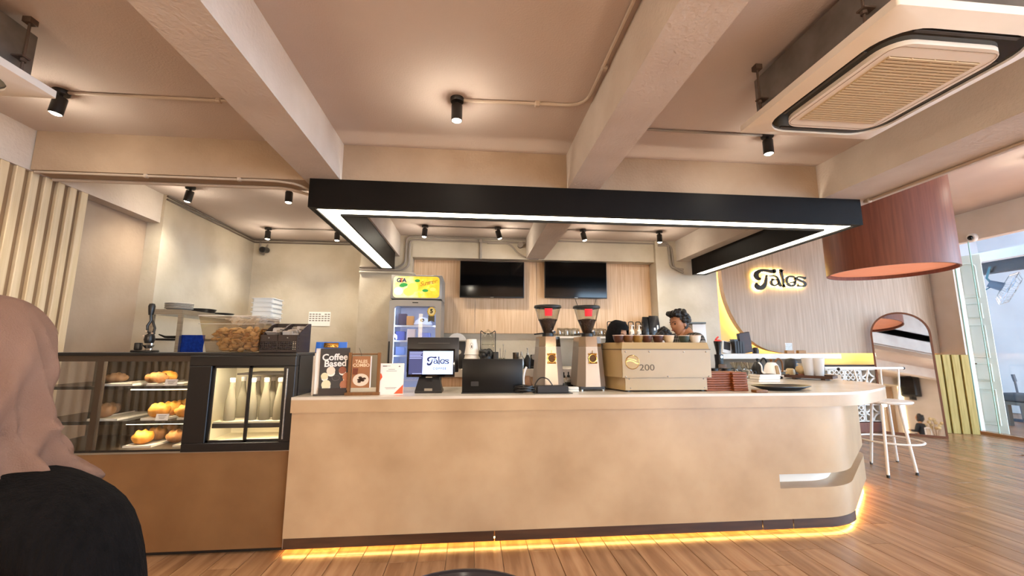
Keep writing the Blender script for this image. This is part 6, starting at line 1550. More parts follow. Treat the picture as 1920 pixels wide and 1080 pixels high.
for k, (px, lab) in enumerate(((1480, 'clear acrylic card holder in a wooden block on the side shelf'), (1502, 'empty wooden card block right of the acrylic card holder'))):
    p = sh_(px)
    t = thing('card_holder', lab, 'card holder', p)
    m_ = MB(); m_.b2((-0.065, -0.03, 0), (0.065, 0.03, 0.05), 0.003, 1); m_.build('block', mat('honey wood', '#b07a3c', 0.5, col2='#9c6a32', scale=4, stretch=(1, 10, 10)), t, smooth=0)
    if k == 0:
        m_ = MB(); m_.b2((-0.06, -0.003, 0.05), (0.06, 0.003, 0.17)); m_.build('acrylic_sheet', M_acrylic, t, smooth=0)
        m_ = MB(); m_.tube([(-0.06, 0, 0.05), (-0.06, 0, 0.17), (0.06, 0, 0.17), (0.06, 0, 0.05)], 0.003, 5); m_.build('acrylic_edge', mat('acrylic edge', '#d8cfc6', 0.2), t)
    else:
        m_ = MB(); m_.b2((-0.055, -0.004, 0.05), (0.055, 0.004, 0.053)); m_.build('slot', M_black, t, smooth=0)
# kettles on the bar return
def kettle(px, yv, label, m1, m2, r=0.095, base=True):
    p = Vector((at(px, 690, Y=yv).x, yv, ZT + 0.001))
    t = thing('gooseneck_kettle', label, 'kettle', p)
    m_ = MB(); m_.lathe([(0, 0), (r + 0.012, 0), (r + 0.012, 0.022), (r * 0.8, 0.028), (0, 0.028)], seg=24); m_.build('power_base', M_plastic, t)
    m_ = MB(); m_.lathe([(0, 0.03), (r, 0.03), (r, 0.05), (r * 0.93, 0.10), (r * 0.75, 0.155), (r * 0.48, 0.19), (0, 0.195)], seg=28); m_.build('body', m1, t)
    m_ = MB(); m_.lathe([(0, 0.193), (0.012, 0.195), (0.010, 0.21), (0.02, 0.22), (0.012, 0.232), (0, 0.232)], seg=14); m_.build('lid_knob', m2, t)
    m_ = MB(); m_.tube(smooth([(r * 0.5, 0.02, 0.17), (r * 0.95, 0.0, 0.235), (r * 1.45, 0.0, 0.20), (r * 1.5, 0, 0.10), (r * 1.4, 0, 0.075)], 5), 0.010, 8); m_.build('handle', m2, t)
    m_ = MB(); m_.tube(smooth([(-r * 0.9, 0, 0.06), (-r * 1.35, 0, 0.08), (-r * 1.4, 0, 0.15), (-r * 1.75, 0, 0.19)], 5), [0.012] * 6 + [0.009] * 10, 8); m_.build('spout', m1, t)
    return t
kettle(1421, 5.15, 'matt black gooseneck kettle left of the white kettle', mat('matt black kettle', '#1b1a1b', 0.45), M_plastic, 0.085)
kw = kettle(1447, 4.85, 'white kettle with a brown handle grip on the bar return', mat('white kettle enamel', '#ece7e1', 0.25), M_stain, 0.095)
m_ = MB(); m_.prism(rrect(0.036, 0.115, 0.016), 0, 0.01, Matrix.Translation((0, -0.088, 0.10)) @ Matrix.Rotation(-0.18, 4, 'X') @ XZ); m_.build('level_window', mat('amber window', '#9a7436', 0.4), kw)
# glass drippers and servers cluster
for k, (px, yv, lab) in enumerate(((1378, 4.95, 'clear glass coffee server with a cone dripper behind the board stacks'), (1393, 5.0, 'clear glass server beside the black kettle'), (1404, 4.8, 'small clear glass jug in front of the black kettle'))):
    p = Vector((at(px, 690, Y=yv).x, yv, ZT + 0.001))
    t = thing('glass_server', lab, 'coffee server', p)
    m_ = MB(); m_.lathe([(0.0, 0.002), (0.05, 0.002), (0.055, 0.02), (0.045, 0.08), (0.03, 0.10), (0.034, 0.115)], seg=20); m_.build('body', glass('glassware', '', 0), t, smooth=60)
    m_ = MB(); m_.lathe([(0.02, 0.115), (0.06, 0.19), (0.056, 0.19), (0.016, 0.117)], seg=20); m_.build('cone', glass('glassware', '', 0), t, smooth=60)
    m_ = MB(); m_.tube(smooth([(0.045, 0, 0.09), (0.085, 0, 0.085), (0.08, 0, 0.03), (0.05, 0, 0.025)], 4), 0.006, 6); m_.build('handle', M_paper if k == 1 else M_plastic, t)
for k, (px, yv, lab) in enumerate(((1361, 4.7, 'black round bin with a loop handle behind the board stacks'), (1338, 4.7, 'dark jug almost hidden by the espresso machine side'))):
    p = Vector((at(px, 690, Y=yv).x, yv, ZT + 0.001))
    t = thing('black_jug', lab, 'jug', p)
    m_ = MB(); m_.lathe([(0, 0), (0.055, 0), (0.06, 0.03), (0.05, 0.11), (0.054, 0.13), (0, 0.13)], seg=18); m_.build('body', M_plastic, t)
    m_ = MB(); m_.tube(smooth([(0.05, 0, 0.12), (0.10, 0, 0.12), (0.10, 0, 0.04), (0.055, 0, 0.03)], 4), 0.008, 6); m_.build('handle', M_plastic, t)
# white boxes stack
yv = 4.25
for k in range(3):
    a, b = at(1424, 710, Y=yv), at(1463, 710, Y=yv)
    m_ = MB(); m_.b2((-(b.x - a.x) / 2, 0, 0), ((b.x - a.x) / 2, 0.16, 0.026), 0.003, 1); m_.b2((-(b.x - a.x) / 2 - 0.002, -0.002, 0.017), ((b.x - a.x) / 2 + 0.002, 0.162, 0.026))
    one(m_, 'white_carton', mat('white card box', '#ece6df', 0.6), ('lowest', 'middle', 'topmost')[k] + ' flat white carton of the pile by the white kettle', 'carton', ((a.x + b.x) / 2 + 0.006 * (k - 1), yv, ZT + 0.001 + 0.0275 * k), 0.03 * (k - 1), group='flat white cartons', smooth=0)
# wooden tray with its contents
yt_ = 4.35
ta, tb = at(1457, 700, z=ZT + 0.03), at(1564, 712, z=ZT + 0.03)
a = at(1470, 704, Y=4.75); b = at(1562, 716, Y=4.38)
dv = Vector((b.x - a.x, b.y - a.y, 0)); L_ = dv.length; rz = math.atan2(dv.y, dv.x)
t = thing('wooden_tray', 'long dark brown wooden tray near the rounded end of the bar', 'tray', (a.x + dv.x / 2, a.y + dv.y / 2, ZT + 0.001), rz)
M_tray = mat('walnut tray', '#4b2a1c', 0.45, col2='#382016', scale=3, stretch=(1, 12, 12), detail=6)
m_ = MB(); m_.b2((-L_ / 2, 0, 0.018), (L_ / 2, 0.30, 0.03)); m_.b2((-L_ / 2, 0, 0.03), (L_ / 2, 0.012, 0.05)); m_.b2((-L_ / 2, 0.288, 0.03), (L_ / 2, 0.30, 0.05)); m_.b2((-L_ / 2, 0, 0.03), (-L_ / 2 + 0.012, 0.30, 0.05)); m_.b2((L_ / 2 - 0.012, 0, 0.03), (L_ / 2, 0.30, 0.05)); m_.build('tray_body', M_tray, t, smooth=0)
for x in (-0.3, 0.3):
    m_ = MB(); m_.b2((x * L_ - 0.02, 0.02, 0), (x * L_ + 0.02, 0.28, 0.018)); m_.build('runner', M_tray, t, smooth=0)
ct, st_ = math.cos(rz), math.sin(rz)
def ont(u, v): return Vector((t.location.x + ct * u * L_ - st_ * v, t.location.y + st_ * u * L_ + ct * v, ZT + 0.032))
M_cupm = mat('frosted plastic cup', '#d9d4d0', 0.3, alpha=0.86)
for k, (u, v, lab) in enumerate(((0.0, 0.10, 'left frosted tall cup on the wooden tray'), (0.19, 0.12, 'right frosted tall cup on the wooden tray'), (0.09, 0.20, 'frosted tall cup behind the other two on the wooden tray'))):
    m_ = MB(); m_.lathe([(0, 0), (0.045, 0), (0.048, 0.004), (0.068, 0.215), (0.066, 0.218), (0.06, 0.21), (0, 0.205)], seg=24)
    one(m_, 'plastic_cup', M_cupm, lab, 'cup', ont(u, v), group='frosted cups on the wooden tray')
tp = t
p = ont(-0.17, 0.12)
t = thing('cream_pot', 'round cream pot with a brown foot on the wooden tray', 'pot', p)
m_ = MB(); m_.lathe([(0, 0.028), (0.03, 0.03), (0.055, 0.055), (0.062, 0.085), (0.05, 0.115), (0.03, 0.125), (0, 0.127)], seg=22); m_.build('body', M_cream, t)
m_ = MB(); m_.lathe([(0, 0), (0.04, 0), (0.034, 0.03), (0, 0.03)], seg=18); m_.build('foot', M_redwood, t)
m_ = MB(); m_.lathe([(0.028, 0.124), (0.03, 0.14), (0.0, 0.142)], seg=16); m_.cyl((-0.05, 0, 0.147), (0.035, 0, 0.147), 0.006, seg=6); m_.build('lid', M_ctop, t)
p = ont(-0.30, 0.12)
t = thing('cream_jug', 'little cream jug with a straight handle at the left of the wooden tray', 'jug', p)
m_ = MB(); m_.lathe([(0, 0), (0.045, 0), (0.052, 0.03), (0.045, 0.075), (0.03, 0.085), (0, 0.085)], seg=20); m_.build('body', mat('pale honey glaze', '#d6bd92', 0.35), t)
m_ = MB(); m_.tube([(-0.045, 0, 0.05), (-0.12, 0, 0.055)], 0.008, 8); m_.build('handle', M_paper, t)
p = ont(-0.08, 0.24)
m_ = MB(); m_.lathe([(0, 0), (0.07, 0), (0.085, 0.06), (0.075, 0.16), (0.05, 0.2), (0, 0.21)], seg=20)
one(m_, 'dark_canister', mat('dark canister', '#231f1d', 0.4), 'dark round canister behind the cream pot', 'canister', p)
p = ont(0.36, 0.14)
t = thing('tamper_stand', 'black and steel bar tool standing at the right end of the tray', 'bar tool', p)
m_ = MB(); m_.tube([(-0.03, 0, 0), (-0.035, 0, 0.13)], 0.014, 8); m_.tube([(0.03, 0, 0.0), (0.045, 0, 0.13)], 0.014, 8); m_.build('leg', M_plastic, t)
m_ = MB(); m_.b2((-0.09, -0.035, 0.125), (0.085, 0.035, 0.15), 0.008); m_.build('head', M_plastic, t)
m_ = MB(); m_.b2((-0.02, -0.04, 0.145), (0.09, 0.03, 0.16), 0.006); m_.build('plate', M_steel, t)

# ------------------------------------------------------------------ outside the glass
M_door = mat('pale green door paint', '#dfe9e2', 0.5, col2='#d3dfd7', scale=3)
lp0, lp1 = Vector((8.82, 6.72, 0)), Vector((8.99, 6.42, 0))
dv = lp1 - lp0; dw = dv.length + 0.02
ztop = 3.12
t = thing('carved_door', 'pale green carved panel door leaf standing open outside the glass', 'door', (lp0.x, lp0.y, -0.02), rz=math.atan2(dv.y, dv.x))
m_ = MB(); m_.b2((0, 0, 0.0), (dw, 0.04, ztop)); m_.build('leaf', M_door, t, smooth=0)
ztops = [at(1790, p, Y=6.57).z for p in (493, 556, 568, 594, 608, 668, 680, 712, 728, 795)]
for i in range(0, 10, 2):
    z1, z0 = ztops[i], ztops[i + 1]
    m_ = MB(); w_ = dw * 0.56
    pts = [(dw / 2 - w_ / 2, z0), (dw / 2 + w_ / 2, z0)] + ([(dw / 2 + w_ / 2, z1 - 0.06)] + [(dw / 2 + w_ / 2 * math.cos(k * PI / 8), z1 - 0.06 + 0.06 * math.sin(k * PI / 8)) for k in range(1, 8)] + [(dw / 2 - w_ / 2, z1 - 0.06)] if i == 0 else [(dw / 2 + w_ / 2, z1), (dw / 2 - w_ / 2, z1)])
    cx_ = dw / 2; cz_ = (z0 + z1) / 2
    m_.tube([(x, -0.001, z) for x, z in pts], 0.012, 6, True)
    m_.prism([((x - cx_) * 0.68 + cx_, (z - cz_) * 0.82 + cz_) for x, z in pts], 0.0, 0.016, XZ)
    m_.build('raised_panel', M_door, t, smooth=30)
m_ = MB(); zl = at(1800, 683, Y=6.6).z; m_.b2((0.02, -0.008, zl - 0.1), (0.06, 0.0, zl + 0.1)); m_.cyl((0.04, -0.008, zl + 0.03), (0.04, -0.05, zl + 0.03), 0.01, seg=8); m_.b2((0.035, -0.055, zl + 0.02), (0.13, -0.045, zl + 0.04)); m_.build('lock_handle', mat('dark iron', '#3b3a3c', 0.4, 0.6), t, smooth=0)
for pz in (588, 733):
    z = at(1795, pz, Y=6.65).z; m_ = MB(); m_.sphere((0.02, -0.006, z), 0.016, 10, 8); m_.build('bolt', M_steel, t)
sbox('door_frame', (8.80, 6.86, -0.02), (9.0, 7.3, ztop + 0.1), mat('dark green jamb', '#4b6258', 0.5), 'dark green door jamb outside the glass', 'door frame')
# low slatted screen standing across the corner in front of the white wall strip
sa_, sb_ = Vector((7.86, 6.78, 0)), Vector((8.50, 6.44, 0))
dv = sb_ - sa_; sl_ = dv.length
zsc = at(1775, 665, Y=6.6).z
t = thing('slatted_screen', 'low yellowish slatted wooden screen in the corner beside the mirror', 'screen', sa_, rz=math.atan2(dv.y, dv.x))
M_ys = mat('yellowed slats', '#c2ad6a', 0.6, col2='#ab9753', scale=3, stretch=(12, 12, 0.7))
for k in range(6):
    m_ = MB(); m_.b2((sl_ * k / 6 + 0.012, -0.03, 0.0), (sl_ * (k + 1) / 6 - 0.012, 0.0, zsc), 0.004, 1); m_.build('slat', M_ys, t, smooth=0)
m_ = MB(); m_.b2((0, 0.001, 0.0), (sl_, 0.012, zsc)); m_.build('backing', mat('olive backing', '#8d7f52', 0.7), t, smooth=0)
# wall fan, bench and broom outside
q = at(1888, 540, X=10.6)
t = thing('wall_fan', 'chrome caged fan hanging outside under the navy beam', 'fan', q, rot=(0.5, -0.3, 0.5))
m_ = MB()
R_f = 0.36
for k in range(20):
    a_ = k / 20 * 2 * PI
    m_.tube([(0.04 * math.cos(a_), -0.12, 0.04 * math.sin(a_)), (R_f * 0.7 * math.cos(a_), -0.12, R_f * 0.7 * math.sin(a_)), (R_f * math.cos(a_), -0.03, R_f * math.sin(a_)), (R_f * 0.7 * math.cos(a_), 0.06, R_f * 0.7 * math.sin(a_)), (0.05 * math.cos(a_), 0.07, 0.05 * math.sin(a_))], 0.004, 4)
for r_, yv in ((R_f, -0.03), (R_f * 0.7, -0.12), (R_f * 0.35, -0.12)): m_.tube([(r_ * math.cos(k / 28 * 2 * PI), yv, r_ * math.sin(k / 28 * 2 * PI)) for k in range(28)], 0.006, 5, True)
m_.build('cage', M_chrome, t)
for k in range(3):
    m_ = MB(); m_.prism([(0.03, -0.03), (0.18, -0.10), (0.30, -0.06), (0.30, 0.08), (0.15, 0.09), (0.03, 0.03)], -0.002, 0.002, Matrix.Rotation(k * 2 * PI / 3, 4, 'Y') @ Matrix.Translation((0, -0.03, 0)) @ XZ @ Matrix.Rotation(0.3, 4, 'X')); m_.build('blade', mat('clear blue blade', '#9fb6cf', 0.2), t)
m_ = MB(); m_.cyl((0, 0.05, 0), (0, 0.26, 0), 0.09, 0.07, 18); m_.build('motor', mat('fan motor', '#4f6a86', 0.4), t)
m_ = MB(); m_.tube([(0, 0.2, 0), (-0.02, 0.32, 0.1), (-0.1, 0.36, 0.35)], 0.02, 8); m_.tube([(0, 0.2, -0.05), (-0.15, 0.3, -0.2), (-0.32, 0.3, -0.15)], 0.01, 6); m_.build('bracket', mat('teal steel', '#2f6f86', 0.4), t)
q = at(1905, 745, X=10.4)
t = thing('garden_bench', 'dark bench with a grey cushion top outside the glass', 'bench', (10.4, q.y - 0.1, -0.02))
zt2 = at(1905, 742, X=10.4).z + 0.02
m_ = MB(); m_.b2((-0.25, -0.9, zt2 - 0.16), (0.25, 0.22, zt2 - 0.10)); m_.build('top', mat('dark timber', '#4a4742', 0.6), t, smooth=0)
m_ = MB(); m_.b2((-0.26, -0.9, zt2 - 0.10), (0.24, 0.24, zt2 + 0.05), 0.04, 3); m_.build('cushion', mat('slate cushion', '#33383f', 0.8), t)
for yy in (-0.8, 0.12):
    for xx in (-0.2, 0.2):
        m_ = MB(); m_.b2((xx - 0.04, yy - 0.04, 0), (xx + 0.04, yy + 0.04, zt2 - 0.16)); m_.build('leg', mat('dark timber', '', 0), t, smooth=0)
qa, qb = at(1900, 702, X=10.9), at(1914, 752, X=10.9)
m_ = MB(); m_.cyl((0, qb.y - qa.y, 0.05), (0, 0, qa.z - 0.0), 0.018, seg=8); m_.cyl((0, -0.01, qa.z - 0.12), (0, 0.01, qa.z + 0.02), 0.028, seg=8); m_.b2((-0.04, qb.y - qa.y - 0.15, 0), (0.04, qb.y - qa.y + 0.15, 0.06))
one(m_, 'broom', mat('dark slate plastic', '#2d3b4c', 0.5), 'dark broom handle leaning outside beside the bench', 'broom', (10.9, qa.y, -0.02))
# ------------------------------------------------------------------ people
M_skin = mat('brown skin', '#a2704f', 0.5, col2='#935f41', scale=6)
M_skin2 = mat('light brown skin', '#b5825f', 0.5, col2='#a8744f', scale=6)
M_hair = mat('black hair', '#0f0c0b', 0.4, col2='#1c1614', scale=40, bump=0.7, bscale=120)
M_eye = mat('dark eye', '#140d0a', 0.15)
M_lip = mat('lip', '#8a4a3c', 0.5)
def skin_mesh(name, joints, edges, m, parent, sub=2):
    """one continuous surface grown round a skeleton of joints (x, y, z, radius)"""
    me = bpy.data.meshes.new(name); me.from_pydata([j[:3] for j in joints], edges, [])
    o = bpy.data.objects.new(name, me); COL.objects.link(o)
    md = o.modifiers.new('grow', 'SKIN'); md.use_smooth_shade = True
    for i, j in enumerate(joints):
        r = j[3] if isinstance(j[3], tuple) else (j[3], j[3])
        me.skin_vertices[0].data[i].radius = r
    me.skin_vertices[0].data[0].use_root = True
    s = o.modifiers.new('soften', 'SUBSURF'); s.levels = sub; s.render_levels = sub
    bpy.context.view_layer.update()
    res = bpy.data.meshes.new_from_object(o.evaluated_get(bpy.context.evaluated_depsgraph_get()))
    bpy.data.objects.remove(o); bpy.data.meshes.remove(me)
    res.name = name; res.materials.clear(); res.materials.append(m)
    res.polygons.foreach_set('use_smooth', [True] * len(res.polygons))
    o = bpy.data.objects.new(name, res); COL.objects.link(o); o.parent = parent
    return o
def arm_chain(J, E, root, s, sh, el, wr, r=(0.052, 0.042, 0.03), hand=True):
    def add(p, rad, par):
        J.append((p[0], p[1], p[2], rad)); E.append((par, len(J) - 1)); return len(J) - 1
    a = add(sh, r[0], root); b = add(el, r[1], a); c = add(wr, r[2], b)
    if not hand: return
    d = (Vector(wr) - Vector(el)).normalized(); side = Vector((s, 0, 0)); side = (side - d * side.dot(d)).normalized(); nrm = d.cross(side)
    p = Vector(wr) + d * 0.055; pm = add(p, (0.034, 0.018), c)
    for k, (off, ln) in enumerate(((-0.027, 0.060), (-0.009, 0.074), (0.009, 0.078), (0.027, 0.068))):
        q = p + d * 0.035 + side * off; f1 = add(q, 0.0095, pm); f2 = add(q + d * ln * 0.55 + nrm * 0.008, 0.0085, f1); add(q + d * ln * 0.85 + nrm * 0.03, 0.0075, f2)
    q = p - d * 0.01 - side * 0.035; f1 = add(q, 0.011, pm); add(q + d * 0.045 - side * 0.015 + nrm * 0.012, 0.009, f1)
def figure(t, hgt, m_skin, m_top, m_leg, hand_y=0.28, lean=0.0):
    """whole standing body facing -y with its clothes; the head is added apart. Returns the neck point"""
    k = hgt / 1.70
    V = lambda x, y, z: (x * k, y * k - lean * max(z - 0.9, 0) * k, z * k)
    J = [V(0, 0, 0.95) + ((0.125 * k, 0.10 * k),), V(0, 0, 1.12) + ((0.115 * k, 0.085 * k),), V(0, 0.0, 1.30) + ((0.135 * k, 0.095 * k),), V(0, 0.01, 1.42) + ((0.07 * k, 0.06 * k),), V(0, 0.005, 1.50) + (0.052 * k,)]
    E = [(0, 1), (1, 2), (2, 3), (3, 4)]
    for s in (-1, 1):
        n = len(J); J += [V(s * 0.09, 0, 0.86) + (0.085 * k,), V(s * 0.10, -0.01, 0.50) + (0.058 * k,), V(s * 0.10, 0.02, 0.10) + (0.04 * k,), V(s * 0.10, -0.03, 0.03) + (0.04 * k,), V(s * 0.105, -0.14, 0.03) + (0.03 * k,)]
        E += [(0, n), (n, n + 1), (n + 1, n + 2), (n + 2, n + 3), (n + 3, n + 4)]
        arm_chain(J, E, 2, s, V(s * 0.18, 0, 1.38), V(s * 0.24, -0.02, 1.10), V(s * 0.17, -hand_y, 1.10))
    skin_mesh('body', J, E, m_skin, t)
    J = [V(0, 0, 0.90) + ((0.15 * k, 0.12 * k),), V(0, 0, 1.12) + ((0.132 * k, 0.10 * k),), V(0, 0.0, 1.31) + ((0.152 * k, 0.112 * k),), V(0, 0.012, 1.425) + ((0.085 * k, 0.07 * k),)]
    E = [(0, 1), (1, 2), (2, 3)]
    for s in (-1, 1): arm_chain(J, E, 2, s, V(s * 0.18, 0, 1.385), V(s * 0.245, -0.02, 1.10), V(s * 0.19, -hand_y * 0.8, 1.10), (0.068, 0.056, 0.045), hand=False)
    skin_mesh('shirt', J, E, m_top, t)
    J = [V(0, 0, 0.96) + ((0.14 * k, 0.11 * k),)]; E = []
    for s in (-1, 1):
        n = len(J); J += [V(s * 0.09, 0, 0.84) + (0.10 * k,), V(s * 0.10, -0.01, 0.50) + (0.075 * k,), V(s * 0.10, 0.02, 0.10) + (0.06 * k,)]
        E += [(0, n), (n, n + 1), (n + 1, n + 2)]
    skin_mesh('trousers', J, E, m_leg, t)
    for s in (-1, 1):
        m_ = MB(); m_.sphere((s * 0.10 * k, -0.05 * k, 0.045), 0.06, 14, 8, (0.8, 2.0, 0.75)); m_.build('shoe', M_plastic, t)
    return Vector(V(0, 0.005, 1.50))
def head(t, c, R, m_skin, scale=1.0):
    """head facing local -y with nose, brow, eyes, lips and ears; c is its centre"""
    m_ = MB(); vs = m_.sphere((0, 0, 0), 1.0, 28, 20)
    for v in vs:
        x, y, z = v.co
        X, Y, Z = x * 0.076, y * 0.096, z * 0.118
        if z < -0.1: X *= 1 + 0.33 * (z + 0.1); Y = Y * (1 + 0.18 * (z + 0.1)) - 0.012 * (-z - 0.1)
        if y < 0:
            g = math.exp(-(x / 0.20) ** 2)
            nz = max(0.0, 1 - abs(z + 0.16) / 0.34)
            Y -= 0.019 * g * nz * (1.25 if z < -0.16 else 1.0)
            Y += 0.010 * math.exp(-((abs(x) - 0.40) / 0.2) ** 2 - ((z - 0.06) / 0.12) ** 2)
            Y -= 0.006 * math.exp(-((z - 0.26) / 0.12) ** 2) * (1 - abs(x))
            Y -= 0.008 * math.exp(-(x / 0.3) ** 2 - ((z + 0.50) / 0.12) ** 2)
            Y -= 0.010 * math.exp(-(x / 0.35) ** 2 - ((z + 0.88) / 0.15) ** 2)
        v.co = (X, Y, Z)
    for s in (-1, 1): m_.sphere((s * 0.075, 0.012, -0.008), 0.028, 12, 8, (0.32, 0.7, 1.1))
    m_.cyl((0, 0.02, -0.06), (0, 0.025, -0.15), 0.05, 0.055, 18)
    T = Matrix.Translation(c) @ R @ Matrix.Scale(scale, 4)
    m_.bm.transform(T); h = m_.build('head', m_skin, t, smooth=80)
    for s in (-1, 1):
        b = MB(); b.sphere((s * 0.031, -0.080, 0.006), 0.010, 10, 7, (1.3, 0.6, 0.8)); b.bm.transform(T); b.build('eye', M_eye, h)
        b = MB(); b.tube([(s * 0.014, -0.096, 0.024), (s * 0.032, -0.092, 0.030), (s * 0.050, -0.078, 0.026)], 0.0035, 5); b.bm.transform(T); b.build('eyebrow', M_hair, h)
    b = MB(); b.sphere((0, -0.096, -0.058), 0.021, 12, 7, (1.0, 0.4, 0.36)); b.bm.transform(T); b.build('lips', M_lip, h)
    return h, T
def hair(h, T, top, seed, n=70, fringe=True):
    random.seed(seed)
    m_ = MB()
    vs = m_.sphere((0, 0.012, 0.016), 0.1, 24, 16, (0.86, 1.04, 1.16))
    kill = [v for v in vs if (v.co.y < -0.052 and v.co.z < 0.075) or v.co.z < -0.075 or (v.co.y < 0.0 and v.co.z < 0.02)]
    bmesh.ops.delete(m_.bm, geom=kill, context='VERTS')
    for k in range(n):
        a_ = random.random() * 2 * PI; u = random.random() * 0.9
        x, y, z = 0.078 * math.cos(a_) * math.sqrt(1 - u * u), 0.10 * math.sin(a_) * math.sqrt(1 - u * u) + 0.01, 0.125 * u + 0.012
        if y < -0.03 and z < 0.085: continue
        m_.sphere((x, y, z + top * 0.5), 0.022 + random.random() * 0.012, 8, 6)
    if fringe:
        for k in range(12): m_.sphere((-0.06 + 0.011 * k, -0.088 + abs(k - 6) * 0.003, 0.098 + top + 0.01 * math.sin(k * 2.1)), 0.023, 8, 6)
    m_.bm.transform(T); m_.build('hair', M_hair, h, smooth=80)
def scarf(t, c, R, m, face=True, S=1.0, k=1.0):
    """headscarf: a cap with a face opening that drapes on to the shoulders and chest"""
    m_ = MB(); bm = m_.bm; NT = 40
    prof = [(0.002, 0.145), (0.05, 0.14), (0.085, 0.115), (0.105, 0.07), (0.112, 0.01), (0.108, -0.05), (0.098, -0.10), (0.105, -0.14), (0.135, -0.18), (0.185, -0.23), (0.20, -0.30)]
    rows = []
    for i, (r, z) in enumerate(prof):
        row = []
        for j in range(NT):
            a_ = j / NT * 2 * PI
            f = 1 + (0.025 * math.sin(7 * a_ + z * 20) + 0.02 * math.sin(11 * a_ - z * 30)) * (1 if z < 0.05 else 0.3)
            row.append(bm.verts.new((r * 0.92 * f * math.cos(a_), r * 1.08 * f * math.sin(a_) + 0.01, z)))
        rows.append(row)
    for i in range(len(rows) - 1):
        for j in range(NT):
            j2 = (j + 1) % NT; am = (j + 0.5) / NT * 2 * PI; zm = (prof[i][1] + prof[i + 1][1]) / 2
            d = abs((am - 1.5 * PI + PI) % (2 * PI) - PI)
            if face and -0.105 < zm < 0.085 and d < 0.78 - 2.0 * max(zm - 0.02, 0) * 2: continue
            bm.faces.new((rows[i][j], rows[i][j2], rows[i + 1][j2], rows[i + 1][j]))
    bmesh.ops.solidify(bm, geom=bm.faces[:], thickness=0.006)
    m_.bm.transform(Matrix.Translation(c) @ R @ Matrix.Scale(S, 4))
    return m_.build('headscarf', m, t, smooth=80)
def check_mat():
    m = bpy.data.materials.new('dark checked cloth'); m.use_nodes = True; nt = m.node_tree; N = nt.nodes; L = nt.links
    b = N['Principled BSDF']; b.inputs['Roughness'].default_value = 0.85
    tc = N.new('ShaderNodeTexCoord'); out = None
    base = lin('#1b1917')
    mix = None
    for ax in ('X', 'Z'):
        w_ = N.new('ShaderNodeTexWave'); w_.bands_direction = ax; w_.inputs['Scale'].default_value = 9; w_.inputs['Distortion'].default_value = 0
        L.new(tc.outputs['Object'], w_.inputs['Vector'])
        r = N.new('ShaderNodeValToRGB'); r.color_ramp.elements[0].position = 0.72; r.color_ramp.elements[1].position = 0.82
        r.color_ramp.elements[0].color = (0, 0, 0, 1); r.color_ramp.elements[1].color = (0.10, 0.085, 0.07, 1)
        L.new(w_.outputs[0], r.inputs[0])
        ad = N.new('ShaderNodeMixRGB'); ad.blend_type = 'ADD'; ad.inputs[0].default_value = 1
        if mix is None: ad.inputs[1].default_value = base
        else: L.new(mix, ad.inputs[1])
        L.new(r.outputs[0], ad.inputs[2]); mix = ad.outputs[0]
    L.new(mix, b.inputs['Base Color'])
    return m
M_blk = mat('black cloth', '#131214', 0.9, col2='#1c1a1d', scale=30, bump=0.4, bscale=200)
M_jean = mat('dark trousers', '#1d2026', 0.9)
# the man in the checked shirt, seen in profile, looking down to the left
p = at(1280, 607, Y=4.35)
hgt = 1.74
t = thing('person', 'man with short black hair and dark checked shirt looking left behind the espresso machine', 'person', (p.x + 0.02, p.y, 0), rz=-PI / 2 + 0.25)
nk = figure(t, (p.z + 0.10) / 1.605 * 1.70, M_skin, check_mat(), M_jean, hand_y=0.30)
h, T = head(t, Vector((0, -0.075, p.z)), Matrix.Rotation(0.16, 4, 'X'), M_skin, 1.02)
hair(h, T, 0.018, 3)
# barista in the black headscarf
p = at(1156, 627, Y=4.35)
t = thing('person', 'barista in a black headscarf looking down behind the espresso machine', 'person', (p.x, p.y, 0), rz=0.5)
figure(t, (p.z - 0.0) / 1.605 * 1.70, M_skin2, M_blk, M_jean)
R = Matrix.Rotation(0.30, 4, 'X')
head(t, Vector((0, -0.02, p.z)), R, M_skin2)
scarf(t, Vector((0, -0.02, p.z)), R, M_blk, S=1.03)
# a third member of staff, bent so that only the black hair shows
p = at(1245, 637, Y=4.95)
t = thing('person', 'person of whom only the black top of the head shows between the other two', 'person', (p.x, p.y, 0), rz=2.6)
figure(t, p.z / 1.605 * 1.70, M_skin2, M_blk, M_jean)
h, T = head(t, Vector((0, -0.02, p.z)), Matrix.Rotation(0.35, 4, 'X'), M_skin2)
hair(h, T, 0.002, 9, n=50, fringe=False)
m_ = MB(); m_.sphere((0, 0.03, 0.0), 0.1, 18, 12, (0.98, 0.98, 1.12)); m_.bm.transform(T); m_.build('hair', M_hair, h, smooth=80)
m_ = MB(); m_.cyl((0, 0.10, -0.06), (0, 0.115, -0.10), 0.02, 0.03, 10); m_.bm.transform(T); m_.build('hair_tie', M_paper, h)

# ------------------------------------------------------------------ customer in the foreground, seen from behind
dpt = 0.78
hc = CAM + (CW + CR * ((-48 - 960) / CF) - CU * ((690 - 540) / CF)) * dpt
t = thing('person', 'customer in a mocha headscarf and black jacket seen from behind at the left edge', 'person', (hc.x, hc.y, 0), rz=PI - 0.20)
hz = hc.z
k = hz / 1.59
M_jack = mat('charcoal knit jacket', '#080708', 0.95, spec=0.1, col2='#0e0c0d', scale=60, stretch=(1, 1, 0.2), bump=0.6, bscale=160)
M_scarf = mat('mocha cloth', '#a07e6c', 0.85, col2='#93705e', scale=5, bump=0.25, bscale=420)
V = lambda x, y, z: (x * k, y * k, z * k)
J = [V(0, 0, 0.95) + ((0.13, 0.10),), V(0, 0, 1.15) + ((0.11, 0.085),), V(0, 0, 1.28) + ((0.12, 0.09),), V(0, 0.01, 1.38) + ((0.06, 0.055),), V(0, 0, 1.46) + (0.05,)]
E = [(0, 1), (1, 2), (2, 3), (3, 4)]
